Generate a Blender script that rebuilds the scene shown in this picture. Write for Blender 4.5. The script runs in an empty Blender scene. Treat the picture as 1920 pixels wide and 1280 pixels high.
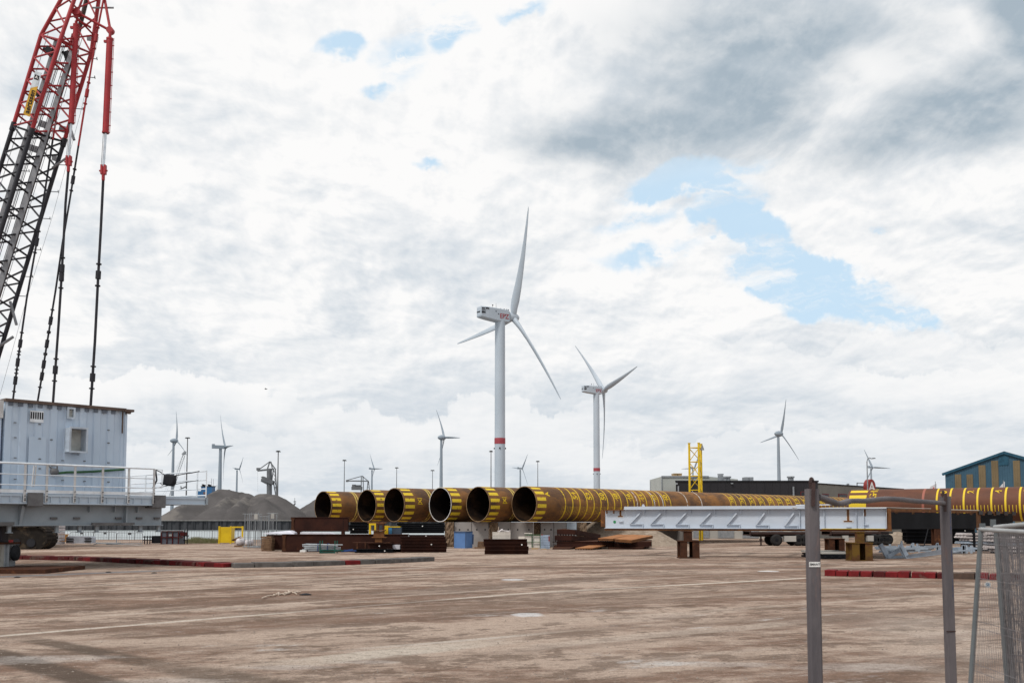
import bpy, math, random
from mathutils import Vector, Matrix
random.seed(7)
R = math.radians
C = bpy.context.scene.collection
V = Vector
# ------------------------------------------------------------------ camera
F = 35 / 36 * 1920
EYE = 2.1
PITCH = R(4.2)
SH = 0.10463 * 1920
cam_d = bpy.data.cameras.new('camera')
cam = bpy.data.objects.new('camera', cam_d); C.objects.link(cam)
cam_d.lens = 35; cam_d.sensor_width = 36; cam_d.sensor_fit = 'HORIZONTAL'
cam_d.shift_y = 0.10463; cam_d.clip_start = 0.1; cam_d.clip_end = 20000
cam_d.dof.use_dof = True; cam_d.dof.focus_distance = 75; cam_d.dof.aperture_fstop = 4.5
cam.location = (0, 0, EYE); cam.rotation_euler = (R(90) + PITCH, 0, 0)
bpy.context.scene.camera = cam

def ray(px, py):
    xc = (px - 960) / F; yc = (640 - py + SH) / F
    return V((xc, math.cos(PITCH) - yc * math.sin(PITCH), math.sin(PITCH) + yc * math.cos(PITCH)))
def at(px, py, Y):                       # point of the place seen at a photo pixel, Y metres away
    d = ray(px, py); return V((0, 0, EYE)) + d * (Y / d.y)
def gp(px, py, z=0.0):                   # ground point seen at a photo pixel
    d = ray(px, py); return V((0, 0, EYE)) + d * ((z - EYE) / d.z)
def X_(px, Y): return at(px, 978, Y).x
def Z_(py, Y): return at(960, py, Y).z

# ------------------------------------------------------------------ mesh builder
class MB:
    def __init__(s): s.v = []; s.f = []; s.sm = []
    def add(s, vs, fs, smooth=False):
        n = len(s.v); s.v += [V(p) for p in vs]
        for f in fs: s.f.append([i + n for i in f]); s.sm.append(smooth)
        return s
    def ob(s, o, ax, ay, az):            # oblique box: corner + three edge vectors
        o, ax, ay, az = V(o), V(ax), V(ay), V(az)
        vs = [o, o + ax, o + ax + ay, o + ay, o + az, o + ax + az, o + ax + ay + az, o + ay + az]
        fs = [(0, 3, 2, 1), (4, 5, 6, 7), (0, 1, 5, 4), (1, 2, 6, 5), (2, 3, 7, 6), (3, 0, 4, 7)]
        if ax.cross(ay).dot(az) < 0: fs = [f[::-1] for f in fs]
        return s.add(vs, fs)
    def box(s, x0, x1, y0, y1, z0, z1): return s.ob((x0, y0, z0), (x1 - x0, 0, 0), (0, y1 - y0, 0), (0, 0, z1 - z0))
    def bar(s, p, q, w, h=None, up=(0, 0, 1)):
        p, q = V(p), V(q); h = h or w; d = (q - p)
        if d.length < 1e-6: return s
        dn = d.normalized(); u = V(up)
        if abs(dn.dot(u)) > .98: u = V((0, 1, 0))
        a = dn.cross(u).normalized(); b = a.cross(dn).normalized()
        return s.ob(p - a * w / 2 - b * h / 2, a * w, d, b * h)
    def tube(s, p, q, r0, r1=None, n=10, caps=True):
        p, q = V(p), V(q); r1 = r0 if r1 is None else r1; d = (q - p)
        if d.length < 1e-6: return s
        dn = d.normalized(); u = V((0, 0, 1)) if abs(dn.z) < .95 else V((0, 1, 0))
        a = dn.cross(u).normalized(); b = a.cross(dn).normalized()
        vs = []
        for c, r in ((p, r0), (q, r1)):
            for i in range(n):
                t = 2 * math.pi * i / n; vs.append(c + a * math.cos(t) * r + b * math.sin(t) * r)
        s.add(vs, [(i, (i + 1) % n, n + (i + 1) % n, n + i) for i in range(n)], True)
        if caps: s.add(vs, [tuple(range(n))[::-1], tuple(range(n, 2 * n))])
        return s
    def path(s, pts, r, n=6):
        for a, b in zip(pts[:-1], pts[1:]): s.tube(a, b, r, r, n)
        return s
    def prism(s, poly, ext):             # planar polygon swept by ext
        poly = [V(p) for p in poly]; e = V(ext); n = len(poly)
        vs = poly + [p + e for p in poly]
        nrm = V((0, 0, 0))
        for i in range(n): nrm += poly[i].cross(poly[(i + 1) % n])
        fs = [tuple(range(n))[::-1], tuple(range(n, 2 * n))] + [(i, (i + 1) % n, n + (i + 1) % n, n + i) for i in range(n)]
        if nrm.dot(e) < 0: fs = [f[::-1] for f in fs]
        return s.add(vs, fs)
    def loft(s, rings, caps=True, smooth=True):
        n = len(rings[0]); vs = [p for r in rings for p in r]; fs = []
        for k in range(len(rings) - 1):
            for i in range(n): fs.append((k * n + i, k * n + (i + 1) % n, (k + 1) * n + (i + 1) % n, (k + 1) * n + i))
        s.add(vs, fs, smooth)
        if caps: s.add(vs, [tuple(range(n))[::-1], tuple(range(len(vs) - n, len(vs)))])
        return s
    def lathe(s, c, ax, prof, n=20):     # prof: (distance along ax, radius)
        c = V(c); ax = V(ax).normalized(); u = V((0, 0, 1)) if abs(ax.z) < .95 else V((0, 1, 0))
        a = ax.cross(u).normalized(); b = a.cross(ax).normalized()
        rings = [[c + ax * t + (a * math.cos(2 * math.pi * i / n) + b * math.sin(2 * math.pi * i / n)) * r for i in range(n)] for t, r in prof]
        return s.loft(rings)
    def each(s, name, mat, parent):      # every separate piece becomes an object of its own
        par = {}
        def find(a):
            while par[a] != a: par[a] = par[par[a]]; a = par[a]
            return a
        key = [(round(p.x, 4), round(p.y, 4), round(p.z, 4)) for p in s.v]
        for k in key: par.setdefault(k, k)
        for f in s.f:
            for i in f[1:]: par[find(key[f[0]])] = find(key[i])
        gr = {}
        for f, sm in zip(s.f, s.sm): gr.setdefault(find(key[f[0]]), []).append((f, sm))
        out = []
        for fs in gr.values():
            m = MB(); mp = {}
            for f, sm in fs:
                for i in f:
                    if i not in mp: mp[i] = len(m.v); m.v.append(s.v[i])
                m.f.append([mp[i] for i in f]); m.sm.append(sm)
            out.append(m.build(name, mat, parent))
        return out
    def build(s, name, mat, parent=None, loc=None):
        me = bpy.data.meshes.new(name)
        base = V((0, 0, 0))
        if parent is not None:
            p = parent
            while p is not None: base = base + p.location; p = p.parent
        elif loc is not None: base = V(loc)
        else:
            xs = [p.x for p in s.v]; ys = [p.y for p in s.v]; zs = [p.z for p in s.v]
            base = V(((min(xs) + max(xs)) / 2, (min(ys) + max(ys)) / 2, min(zs)))
        me.from_pydata([tuple(p - base) for p in s.v], [], s.f)
        me.polygons.foreach_set('use_smooth', s.sm)
        me.materials.append(mat); me.update()
        o = bpy.data.objects.new(name, me); C.objects.link(o)
        if parent is not None: o.parent = parent
        else: o.location = base
        return o

def tag(o, label, cat, group=None, kind=None):
    if cat and not kind: kind = 'thing'
    if label: o['label'] = label
    if cat: o['category'] = cat
    if group: o['group'] = group
    if kind: o['kind'] = kind
    return o
def thing(name, label, cat, loc, group=None):
    o = bpy.data.objects.new(name, None); C.objects.link(o); o.location = loc; o.empty_display_size = .5
    return tag(o, label, cat, group)
def struct(o): o['kind'] = 'structure'; return o
def dup(o, loc, rz=None, label=None, parent=None):
    c = o.copy(); C.objects.link(c)
    if parent is not None: c.parent = parent
    else:
        c.location = loc
        if rz is not None: c.rotation_euler.z = rz
        if label: c['label'] = label
    for ch in [x for x in KIDS.get(o.name, [])]: dup(ch, None, None, None, c)
    return c
KIDS = {}
def note(root):                          # remember the children of a prototype (before copying it)
    for ch in root.children: KIDS.setdefault(root.name, []).append(ch); note(ch)

def text_mb(txt, size, o, xd, yd, depth=.01, wrap=None, bold=0.0, cx=True):
    cu = bpy.data.curves.new('t', 'FONT'); cu.body = txt; cu.size = size; cu.align_x = 'CENTER' if cx else 'LEFT'; cu.align_y = 'CENTER'
    cu.offset = bold; cu.resolution_u = 3
    ob = bpy.data.objects.new('t', cu); C.objects.link(ob)
    dg = bpy.context.evaluated_depsgraph_get(); me = bpy.data.meshes.new_from_object(ob.evaluated_get(dg))
    xd, yd = V(xd), V(yd); nrm = xd.cross(yd)
    mb = MB()
    pts = [(v.co.x, v.co.y) for v in me.vertices]; fs = [tuple(p.vertices) for p in me.polygons]
    if wrap: mb.add([wrap(x, y) for x, y in pts], fs)
    else: mb.add([V(o) + xd * x + yd * y + nrm * depth for x, y in pts], fs)
    bpy.data.objects.remove(ob); bpy.data.curves.remove(cu); bpy.data.meshes.remove(me)
    return mb

# ------------------------------------------------------------------ node expressions
class E:
    def __init__(s, nt, k): s.nt = nt; s.k = k
    def _m(s, op, *a):
        n = s.nt.nodes.new('ShaderNodeMath'); n.operation = op
        for i, x in enumerate(a):
            if isinstance(x, E): s.nt.links.new(x.k, n.inputs[i])
            else: n.inputs[i].default_value = x
        return E(s.nt, n.outputs[0])
    def __add__(s, o): return s._m('ADD', s, o)
    __radd__ = __add__
    def __sub__(s, o): return s._m('SUBTRACT', s, o)
    def __rsub__(s, o): return s._m('SUBTRACT', o, s)
    def __mul__(s, o): return s._m('MULTIPLY', s, o)
    __rmul__ = __mul__
    def __truediv__(s, o): return s._m('DIVIDE', s, o)
    def max(s, o): return s._m('MAXIMUM', s, o)
    def min(s, o): return s._m('MINIMUM', s, o)
    def abs(s): return s._m('ABSOLUTE', s)
    def sqrt(s): return s._m('SQRT', s)
    def lt(s, o): return s._m('LESS_THAN', s, o)
    def gt(s, o): return s._m('GREATER_THAN', s, o)
    def fract(s): return s._m('FRACT', s)
    def atan2(s, o): return s._m('ARCTAN2', s, o)
    def clamp(s): return s.max(0.0).min(1.0)
    def ss(s, a, b, lo=0.0, hi=1.0):
        n = s.nt.nodes.new('ShaderNodeMapRange'); n.interpolation_type = 'SMOOTHSTEP'
        if a > b: a, b, lo, hi = b, a, hi, lo
        s.nt.links.new(s.k, n.inputs[0])
        for i, x in enumerate((a, b, lo, hi)): n.inputs[i + 1].default_value = x
        return E(s.nt, n.outputs[0])
def sep(nt, sock):
    n = nt.nodes.new('ShaderNodeSeparateXYZ'); nt.links.new(sock, n.inputs[0]); return [E(nt, n.outputs[i]) for i in range(3)]
def comb(nt, x, y, z):
    n = nt.nodes.new('ShaderNodeCombineXYZ')
    for i, a in enumerate((x, y, z)):
        if isinstance(a, E): nt.links.new(a.k, n.inputs[i])
        else: n.inputs[i].default_value = a
    return n.outputs[0]
def noise(nt, vec, scale, detail=3, rough=.5, dist=0.0):
    n = nt.nodes.new('ShaderNodeTexNoise'); nt.links.new(vec, n.inputs['Vector'])
    n.inputs['Scale'].default_value = scale; n.inputs['Detail'].default_value = detail
    n.inputs['Roughness'].default_value = rough; n.inputs['Distortion'].default_value = dist
    return E(nt, n.outputs['Fac'])
def mixc(nt, f, a, b):
    n = nt.nodes.new('ShaderNodeMix'); n.data_type = 'RGBA'
    for i, x in ((0, f), (6, a), (7, b)):
        if isinstance(x, E): nt.links.new(x.k, n.inputs[i])
        elif isinstance(x, (tuple, list)): n.inputs[i].default_value = (*x, 1)
        elif isinstance(x, (int, float)): n.inputs[i].default_value = x
        else: nt.links.new(x, n.inputs[i])
    return n.outputs[2]
def newmat(name):
    m = bpy.data.materials.new(name); m.use_nodes = True; return m, m.node_tree, m.node_tree.nodes['Principled BSDF']
def bump(nt, bs, h, strength=.3, dist=.02):
    n = nt.nodes.new('ShaderNodeBump'); n.inputs['Strength'].default_value = strength; n.inputs['Distance'].default_value = dist
    nt.links.new(h.k, n.inputs['Height']); nt.links.new(n.outputs[0], bs.inputs['Normal'])
def geo_pos(nt): return nt.nodes.new('ShaderNodeNewGeometry').outputs['Position']
def obj_pos(nt): return nt.nodes.new('ShaderNodeTexCoord').outputs['Object']
def mat(name, col, rough=.6, metal=0.0, col2=None, sc=2.0, amt=1.0, bmp=0.0, stretch=(1, 1, 1), dirt=None, dsc=.7, dth=.55, spec=None):
    m, nt, bs = newmat(name)
    bs.inputs['Roughness'].default_value = rough; bs.inputs['Metallic'].default_value = metal
    bs.inputs['Specular IOR Level'].default_value = spec if spec is not None else (.12 if rough > .5 else .3)
    p = geo_pos(nt)
    x, y, z = sep(nt, p); pv = comb(nt, x * stretch[0], y * stretch[1], z * stretch[2])
    n = noise(nt, pv, sc, 5, .6)
    c2 = col2 or tuple(c * .72 for c in col)
    out = mixc(nt, n.ss(.35, .68) * amt, col, c2)
    if dirt:
        d = noise(nt, pv, dsc, 6, .65)
        out = mixc(nt, d.ss(dth, dth + .13), out, dirt)
    nt.links.new(out, bs.inputs['Base Color'])
    if bmp: bump(nt, bs, noise(nt, pv, sc * 6, 4, .6), bmp, .02)
    return m
# ------------------------------------------------------------------ world sky
SUN_EL, SUN_AZ = R(52), R(222)           # azimuth clockwise from +Y: behind the camera, to its left
w = bpy.data.worlds.new('World'); bpy.context.scene.world = w; w.use_nodes = True
w.cycles.sampling_method = 'MANUAL'; w.cycles.sample_map_resolution = 256
nt = w.node_tree; bg = nt.nodes['Background']; bg.inputs[1].default_value = .1
sky = nt.nodes.new('ShaderNodeTexSky'); sky.sky_type = 'NISHITA'; sky.sun_disc = False
sky.sun_elevation = SUN_EL; sky.sun_rotation = SUN_AZ; sky.air_density = 1.3; sky.dust_density = 1.5; sky.ozone_density = 2
gen = nt.nodes.new('ShaderNodeTexCoord').outputs['Generated']
dx, dy, dz = sep(nt, gen)
front = dy.ss(.15, .4)
ya = dy.max(.12)
u = dx / ya; v = dz / ya                 # gnomonic sky coordinates ahead of the camera
p0 = comb(nt, u, v, 0.0)
wx = noise(nt, comb(nt, u, v, 3.1), 7, 5, .62); wy = noise(nt, comb(nt, u, v, 8.7), 7, 5, .62)
bil = noise(nt, comb(nt, u, v, 6.0), 26, 6, .6)
uw = u + (wx - .5) * .13 + (bil - .5) * .022; vw = v + (wy - .5) * .10 + (bil - .5) * .022
us = u + (noise(nt, comb(nt, u, v, 14.0), 3.0, 4, .55) - .5) * .16; vs_ = v + (noise(nt, comb(nt, u, v, 19.0), 3.0, 4, .55) - .5) * .12
def blob(px, py, rx, ry, ang=0, a=.55, b=1.35, U=None, W=None):
    cu, cv = (px - 960) / F, (978 - py) / F
    ca, sa = math.cos(R(ang)), math.sin(R(ang))
    ddx = (U or uw) - cu; ddy = (W or vw) - cv
    e1 = (ddx * ca + ddy * sa) / (rx / F); e2 = (ddy * ca - ddx * sa) / (ry / F)
    return (e1 * e1 + e2 * e2).sqrt().ss(b, a)
def total(rows, op='max'):
    t_ = None
    for a in rows:
        b = blob(*a); t_ = b if t_ is None else (t_.max(b) if op == 'max' else t_ + b)
    return t_
# openings of blue between the clouds
g1 = total([(1290, 352, 120, 38, 0, .7, 1.15), (1385, 430, 120, 40, -18, .7, 1.15), (1480, 500, 130, 55, -15, .75, 1.15), (1600, 562, 130, 46, -18, .7, 1.15), (1690, 598, 90, 18, -10, .5, 1.2), (1385, 380, 45, 40, 0, .7, 1.2)])
g2_ = total([(632, 74, 52, 26, 0, .5, 1.2), (775, 10, 50, 30, 60, .4, 1.3), (835, 45, 62, 46, 40, .5, 1.2), (1330, 315, 110, 20, 10, .3, 1.3), (815, 295, 42, 10, 0, .1, 1.4),
             (700, 155, 30, 14, 0, .1, 1.4), (1230, 465, 90, 16, 0, .0, 1.4), (1640, 425, 22, 10, 0, .1, 1.3), (740, 90, 40, 50, 0, .0, 1.5), (1210, 410, 70, 14, 0, .0, 1.5), (980, -4, 50, 14, 0, .1, 1.4)])
wisps = noise(nt, comb(nt, u * 5.0 + (bil - .5) * .5, v * 15.0 + (bil - .5) * .5, 2.0), 1.8, 8, .6)
gaps = (g1 * ((wisps - g1 * .17).ss(.46, .30) * .8 + .2)).max(g2_ * wisps.ss(.64, .46))
# a layer of cloud overhead, seen in perspective: cells shrink towards the horizon
dzs = dz.max(0.0) + .20
Lx = dx / dzs; Ly = dy / dzs
def fb(k, z_, d=9, r=.58, ox=0.0, oy=0.0, sx_=1.0, di=.25): return noise(nt, comb(nt, Lx * sx_ + ox, Ly + oy, z_), k, d, r, di)
cell = fb(2.1, 2.0, 7, .56, sx_=1.35); cell_o = fb(2.1, 2.0, 7, .56, ox=.03, oy=.05, sx_=1.35)
cell2 = fb(5.5, 9.0, 6, sx_=1.5); cell2_o = fb(5.5, 9.0, 6, ox=.012, oy=.025, sx_=1.5)
emb = (cell_o - cell) * 3.2 + (cell2_o - cell2) * 2.2
bank = fb(.62, 21.0, 4, .55)
lump = noise(nt, comb(nt, uw * 4.0, vw * 6.0, 11.0), 1.5, 8, .6)
tex = noise(nt, comb(nt, uw * 8.0, vw * 11.0, 17.0), 1.4, 8, .62)
puff = noise(nt, comb(nt, u * 9.0, v * 13.0, 1.0), 1.0, 8, .56)
def wide(rows, op='max'): return total([(r_[0], r_[1], r_[2], r_[3], r_[4], .0, 1.5, us, vs_) for r_ in rows], op)
# big grey cloud bases at the upper right
D = wide([(1440, 40, 330, 150, 6), (1400, 165, 260, 130, -4), (1250, 225, 270, 75, 4), (1130, 255, 190, 40, 2)])
D2 = wide([(1800, 190, 220, 105, 14), (1960, 40, 120, 170, 10), (1640, 250, 120, 80, 0)])
Dl = wide([(1850, 480, 200, 80, 10), (1020, 365, 170, 40, 0), (880, 215, 190, 110, 0), (380, 270, 260, 50, 5), (560, 205, 70, 50, 0), (330, 480, 340, 90, 0), (60, 110, 140, 170, 0), (700, 500, 240, 70, 0), (720, 40, 70, 60, 0), (1700, 640, 200, 50, 0)], '+')
Wh = total([(1500, 400, 150, 85, 0, .3, 1.4), (1760, 390, 120, 80, 0, .2, 1.5), (1040, 130, 120, 90, 0, .1, 1.5), (1590, 180, 75, 110, -25, .0, 1.5, us, vs_), (1850, 320, 140, 36, 20, .1, 1.5), (1650, 90, 70, 60, 0, .0, 1.6, us, vs_)])
D = (D * .98 + (lump - .5) * 1.1 * D + (tex - .5) * .5 * D).clamp()
D2 = (D2 * 1.2 + (lump - .5) * 1.2 * D2 + (tex - .5) * .5 * D2).clamp()
dark = (D.max(D2 * .95) * (1.0 - Wh * .75)).clamp()
lowb = v.ss(.05, .25, 1.0, 0.0)           # thicker, greyer air towards the horizon
def puffs(py, amp, px0, px1):
    edge = (978 - py) / F
    top = v - edge - (noise(nt, comb(nt, u * 7.0, 4.0 + py * .01, .0), 1.0, 7, .6) - .5) * .13 - (puff - .5) * .09 - (bil - .5) * .02
    m = top.ss(.003, -.002) * top.ss(-.06, -.005) * u.ss((px0 - 960) / F - .05, (px0 - 960) / F + .05) * u.ss((px1 - 960) / F + .05, (px1 - 960) / F - .05)
    return m * amp
cum = (puffs(730, 1.0, 60, 560).max(puffs(762, .7, 500, 1100))).max(puffs(700, .8, 1560, 2100)).max(puffs(815, .5, 100, 1800)).max(puffs(640, .5, 1300, 2100))
base = (cell.ss(.45, .63) * .44 + bank.ss(.44, .64) * .20 + Dl * .30 * lump.ss(.25, .65)) * (1.0 - Wh * .8) - emb * .9 * (1.0 - lowb * .5) + lowb * .66
base = ((base * (1.0 - lowb * .35) + lowb * .12) * (1.0 - cum * .85)).clamp()
cw = mixc(nt, base, (9.75, 9.7, 9.65), (6.35, 6.95, 7.55))
cw = mixc(nt, (dark - emb * .6 * dark).clamp(), cw, (3.95, 4.75, 5.45))
blue = mixc(nt, .88, sky.outputs[0], (6.1, 8.1, 9.85))
ahead = mixc(nt, (gaps * (1.0 - dark * .8) * .96).clamp(), cw, blue)
# the rest of the sky: broken cloud of the same kind
n3 = noise(nt, gen, 2.3, 7, .6)
nb = noise(nt, gen, 4.0, 6, .6)
cback = mixc(nt, nb.ss(.4, .65) * .8, (9.3, 9.4, 9.5), (5.2, 5.8, 6.4))
back = mixc(nt, n3.ss(.62, .70) * .8, cback, blue)
full = mixc(nt, front, back, ahead)
nt.links.new(full, bg.inputs[0])
sun_d = bpy.data.lights.new('sun', 'SUN'); sun_d.energy = 2.3; sun_d.angle = R(10); sun_d.color = (1, .95, .88)
sun = bpy.data.objects.new('sun', sun_d); C.objects.link(sun); sun.location = (0, 0, 60)
sdir = V((math.sin(SUN_AZ) * math.cos(SUN_EL), math.cos(SUN_AZ) * math.cos(SUN_EL), math.sin(SUN_EL)))
sun.rotation_euler = sdir.to_track_quat('Z', 'Y').to_euler()
sc = bpy.context.scene
sc.view_settings.view_transform = 'Standard'; sc.view_settings.look = 'None'; sc.view_settings.exposure = 0; sc.view_settings.gamma = 1

# ------------------------------------------------------------------ ground
m_ground, nt, bs = newmat('yard_ground')
P = geo_pos(nt); x, y, z = sep(nt, P)
bs.inputs['Roughness'].default_value = .9; bs.inputs['Specular IOR Level'].default_value = .1
ca, sa = math.cos(R(33)), math.sin(R(33))
sx = x * ca + y * sa; sy = y * ca - x * sa
wob = noise(nt, comb(nt, x, y, 0.0), .12, 4, .6)
big = noise(nt, comb(nt, sx * .35, sy, 0.0), .11, 6, .62)
mid = noise(nt, comb(nt, sx * .14, sy + wob * 3.0, 4.0), .42, 7, .68)
med = noise(nt, comb(nt, sx * .3, sy + wob * 3.0, 9.0), 1.3, 6, .7)
fin = noise(nt, comb(nt, x, y, 0.0), 22, 5, .75)
blot = noise(nt, comb(nt, x * .6, y, 7.0), .5, 8, .75)
blot2 = noise(nt, comb(nt, x, y * .8, 17.0), 1.1, 8, .75)
spk = noise(nt, comb(nt, x * .7, y, 3.0), 5, 6, .8)
grit = noise(nt, comb(nt, x, y, 5.0), 60, 3, .7)
col = mixc(nt, (big * .35 + mid * .35 + blot * .45 - .075).ss(.465, .55), (.50, .385, .31), (.24, .150, .108))
nearleft = (y * .9 + x * .55).ss(26, 13)  # ground nearest the camera on the right is paler
col = mixc(nt, (med * .5 + blot2 * .5).ss(.505, .55) * .65, col, (.135, .088, .062))
col = mixc(nt, noise(nt, comb(nt, sx * .22, sy, 20.0), .8, 6, .7).ss(.55, .66) * .5, col, (.50, .41, .35))
# red-brown wet soil and chalky patches
col = mixc(nt, noise(nt, comb(nt, sx * .25, sy, 31.0), .35, 6, .65).ss(.52, .64) * y.ss(48, 34) * .6, col, (.20, .135, .10))
col = mixc(nt, noise(nt, comb(nt, sx * .5, sy, 41.0), .55, 7, .72).ss(.60, .70) * y.ss(30, 20) * .8, col, (.62, .585, .56))
col = mixc(nt, noise(nt, comb(nt, x, y, 47.0), .22, 4, .6).ss(.45, .62) * (x * .8 - y * .35).ss(-3.5, 1.0) * y.ss(30, 20) * .55, col, (.58, .50, .435))
def line(a, b, wd, soft, wobble=.0, fade=1.5):
    a, b = V(a), V(b); d = (b - a); L = d.length; d.normalize(); n = V((-d.y, d.x))
    t = (x - a.x) * d.x + (y - a.y) * d.y; s_ = (x - a.x) * n.x + (y - a.y) * n.y
    if wobble: s_ = s_ + (noise(nt, comb(nt, x, y, 2.0), .35, 3, .5) - .5) * wobble
    return s_.abs().ss(wd + soft, wd) * t.ss(-fade, fade) * t.ss(L + fade, L - fade)
def g2(px, py): p = gp(px, py); return (p.x, p.y)
ragg = noise(nt, comb(nt, x, y, 13.0), 1.6, 6, .75)
def stripe(col, a, b, wd, soft, c, op, wobble=.3, rag=True):
    m = line(a, b, wd, soft, wobble)
    if rag: m = m * ragg.ss(.28, .46)
    return mixc(nt, m * op, col, c)
# pale concrete joints, dark wheel tracks and the wet strip under the platform
col = stripe(col, g2(-250, 1212), g2(960, 1113), .08, .09, (.66, .58, .50), .95, .2)
col = stripe(col, g2(960, 1113), g2(1530, 1082), .12, .09, (.72, .64, .55), 1.0, .1)
col = stripe(col, g2(560, 1243), g2(900, 1205), .28, .3, (.60, .52, .44), .95, .6)
col = stripe(col, g2(680, 1216), g2(1010, 1187), .08, .1, (.60, .52, .45), .85, .3)
col = stripe(col, g2(150, 1098), g2(820, 1062), .10, .25, (.52, .46, .40), .6, .8)
col = stripe(col, g2(760, 1115), g2(1240, 1072), .6, .5, (.17, .125, .10), .45, 1.5)
col = stripe(col, g2(-60, 1212), g2(330, 1320), .20, .22, (.10, .072, .055), .9, .3)
col = stripe(col, g2(60, 1198), g2(300, 1245), .14, .2, (.11, .08, .06), .85, .3)
col = stripe(col, g2(330, 1250), g2(520, 1290), .22, .3, (.12, .088, .066), .8, .5)
col = stripe(col, g2(-300, 1092), g2(330, 1068), .42, .25, (.20, .205, .22), .85, .3, False)
for py_ in (1022, 1029, 1036, 1056, 1064):
    col = stripe(col, g2(900 + py_ % 7 * 40, py_), g2(1900, py_ + 1), .25, .5, (.13, .105, .09), .55, 2.5)
for a_, b_, w_, o_ in (((-100, 1137), (1000, 1063), .22, .6), ((-100, 1142), (1010, 1065), .18, .5), ((-60, 1158), (1150, 1082), .35, .5), ((150, 1172), (1250, 1096), .22, .45), ((500, 1180), (1500, 1108), .3, .4), ((-50, 1105), (700, 1060), .3, .5), ((900, 1230), (1900, 1130), .3, .3), ((560, 1142), (1500, 1094), .5, .4)):
    col = stripe(col, g2(*a_), g2(*b_), w_, .15, (.155, .104, .078), o_, .9)
for a_, b_, w_, o_ in (((-100, 1122), (900, 1070), .12, .5), ((100, 1160), (1300, 1080), .1, .45), ((1100, 1160), (1900, 1105), .12, .4), ((1000, 1212), (1500, 1165), .25, .5)):
    col = stripe(col, g2(*a_), g2(*b_), w_, .12, (.60, .50, .42), o_, .6)
for px_, py_, rx_, ry_ in ((40, 1238, 1.1, .5), (118, 1232, .9, .35), (330, 1277, .9, .3), (545, 1250, .8, .25), (1370, 1245, .9, .35), (1620, 1250, 1.2, .5), (700, 1240, .5, .2)):
    q = gp(px_, py_); e = ((x - q.x) * (x - q.x) / (rx_ * rx_) + (y - q.y) * (y - q.y) / (ry_ * ry_)).sqrt()
    col = mixc(nt, (e + (blot2 - .5) * 2.2 + (spk - .5) * 1.2).ss(1.1, .5) * .32, col, (.60, .56, .53))
for px_, py_, rr in ((990, 1152, .42), (1830, 1032, .5), (960, 1086, .5)):
    q = gp(px_, py_); e = ((x - q.x) * (x - q.x) + (y - q.y) * (y - q.y) * .5).sqrt()
    col = mixc(nt, (e + (ragg - .5) * .5).ss(rr, rr * .6) * .75, col, (.75, .75, .76))
col = mixc(nt, spk.ss(.50, .62) * .45, col, (.13, .096, .072)); col = mixc(nt, spk.ss(.45, .34) * .45, col, (.56, .475, .40))
col = mixc(nt, fin.ss(.44, .62) * .4, col, (.09, .068, .054))
col = mixc(nt, grit.ss(.60, .72) * .4, col, (.62, .58, .54))
nt.links.new(col, bs.inputs['Base Color'])
bump(nt, bs, fin * .8 + spk * 1.2 + mid * 1.0 + grit * .3, .8, .06)
G = MB()
def quad(a, b, c, d, z):
    G.add([(a[0], a[1], z), (b[0], b[1], z), (c[0], c[1], z), (d[0], d[1], z)], [(0, 1, 2, 3)])
BX0, BX1, BY0, BY1 = -900, -8, 119, 432
xs = [-6000, BX0, BX1, 6000]; ys = [-300, BY0, BY1, 9000]
gv = [(X, Y, 0) for Y in ys for X in xs]
G.add(gv, [(j * 4 + i, j * 4 + i + 1, j * 4 + i + 5, j * 4 + i + 4) for j in range(3) for i in range(3) if not (i == 1 and j == 1)])
struct(G.build('ground', m_ground, loc=(0, 0, 0)))
m_quay = mat('quay_concrete', (.30, .29, .28), .9, col2=(.2, .19, .18), sc=.8)
q = MB(); q.box(BX0, BX1, BY0 - .5, BY0, -3, .004 + .02); q.box(BX1, BX1 + .4, BY0 - .5, BY1, -3, .024)
struct(q.build('near_quay_edge', m_quay))
m_water, nt, bs = newmat('harbour_water')
bs.inputs['Base Color'].default_value = (.30, .34, .35, 1); bs.inputs['Roughness'].default_value = .35; bs.inputs['IOR'].default_value = 1.33
P = geo_pos(nt); bump(nt, bs, noise(nt, P, 1.1, 4, .6), .6, .25)
Wm = MB(); Wm.add([(BX0, BY0, -1.5), (BX1, BY0, -1.5), (BX1, BY1, -1.5), (BX0, BY1, -1.5)], [(0, 1, 2, 3)])
struct(Wm.build('harbour_water', m_water))
# far quay: higher ground behind a sheet-pile wall
m_far = mat('far_ground', (.22, .21, .2), .95, col2=(.13, .125, .12), sc=.05)
fg = MB(); fg.box(-6000, BX1, BY1 + .6, 8500, .01, 2.6)
struct(fg.build('far_quay_ground', m_far))
m_sheet = mat('sheet_pile_wall', (.060, .062, .068), .7, col2=(.035, .036, .04), sc=.35, stretch=(1, 1, .2))
sw = MB(); pts = []
xx = BX0
while xx < BX1:
    pts += [(xx, BY1 - .5), (xx + 1.2, BY1 - .5), (xx + 1.7, BY1), (xx + 2.9, BY1)]; xx += 3.4
vs = [(a, b, -2) for a, b in pts] + [(a, b, 2.55) for a, b in pts]; n = len(pts)
sw.add(vs, [(i, i + 1, n + i + 1, n + i) for i in range(n - 1)])
o = sw.build('quay_wall', m_sheet); tag(o, 'long dark sheet pile quay wall across the water below the heaps', 'quay wall')
cp = MB(); cp.box(BX0, BX1, BY1 - .9, BY1 + .6, 2.55, 2.8); cp.build('capping_beam', m_quay, o)
fd = MB()
for i in range(150): fd.box(BX0 + i * 6, BX0 + i * 6 + .25, BY1 - .75, BY1 - .55, -1.2, 2.4)
fd.build('fender', m_sheet, o)
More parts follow.
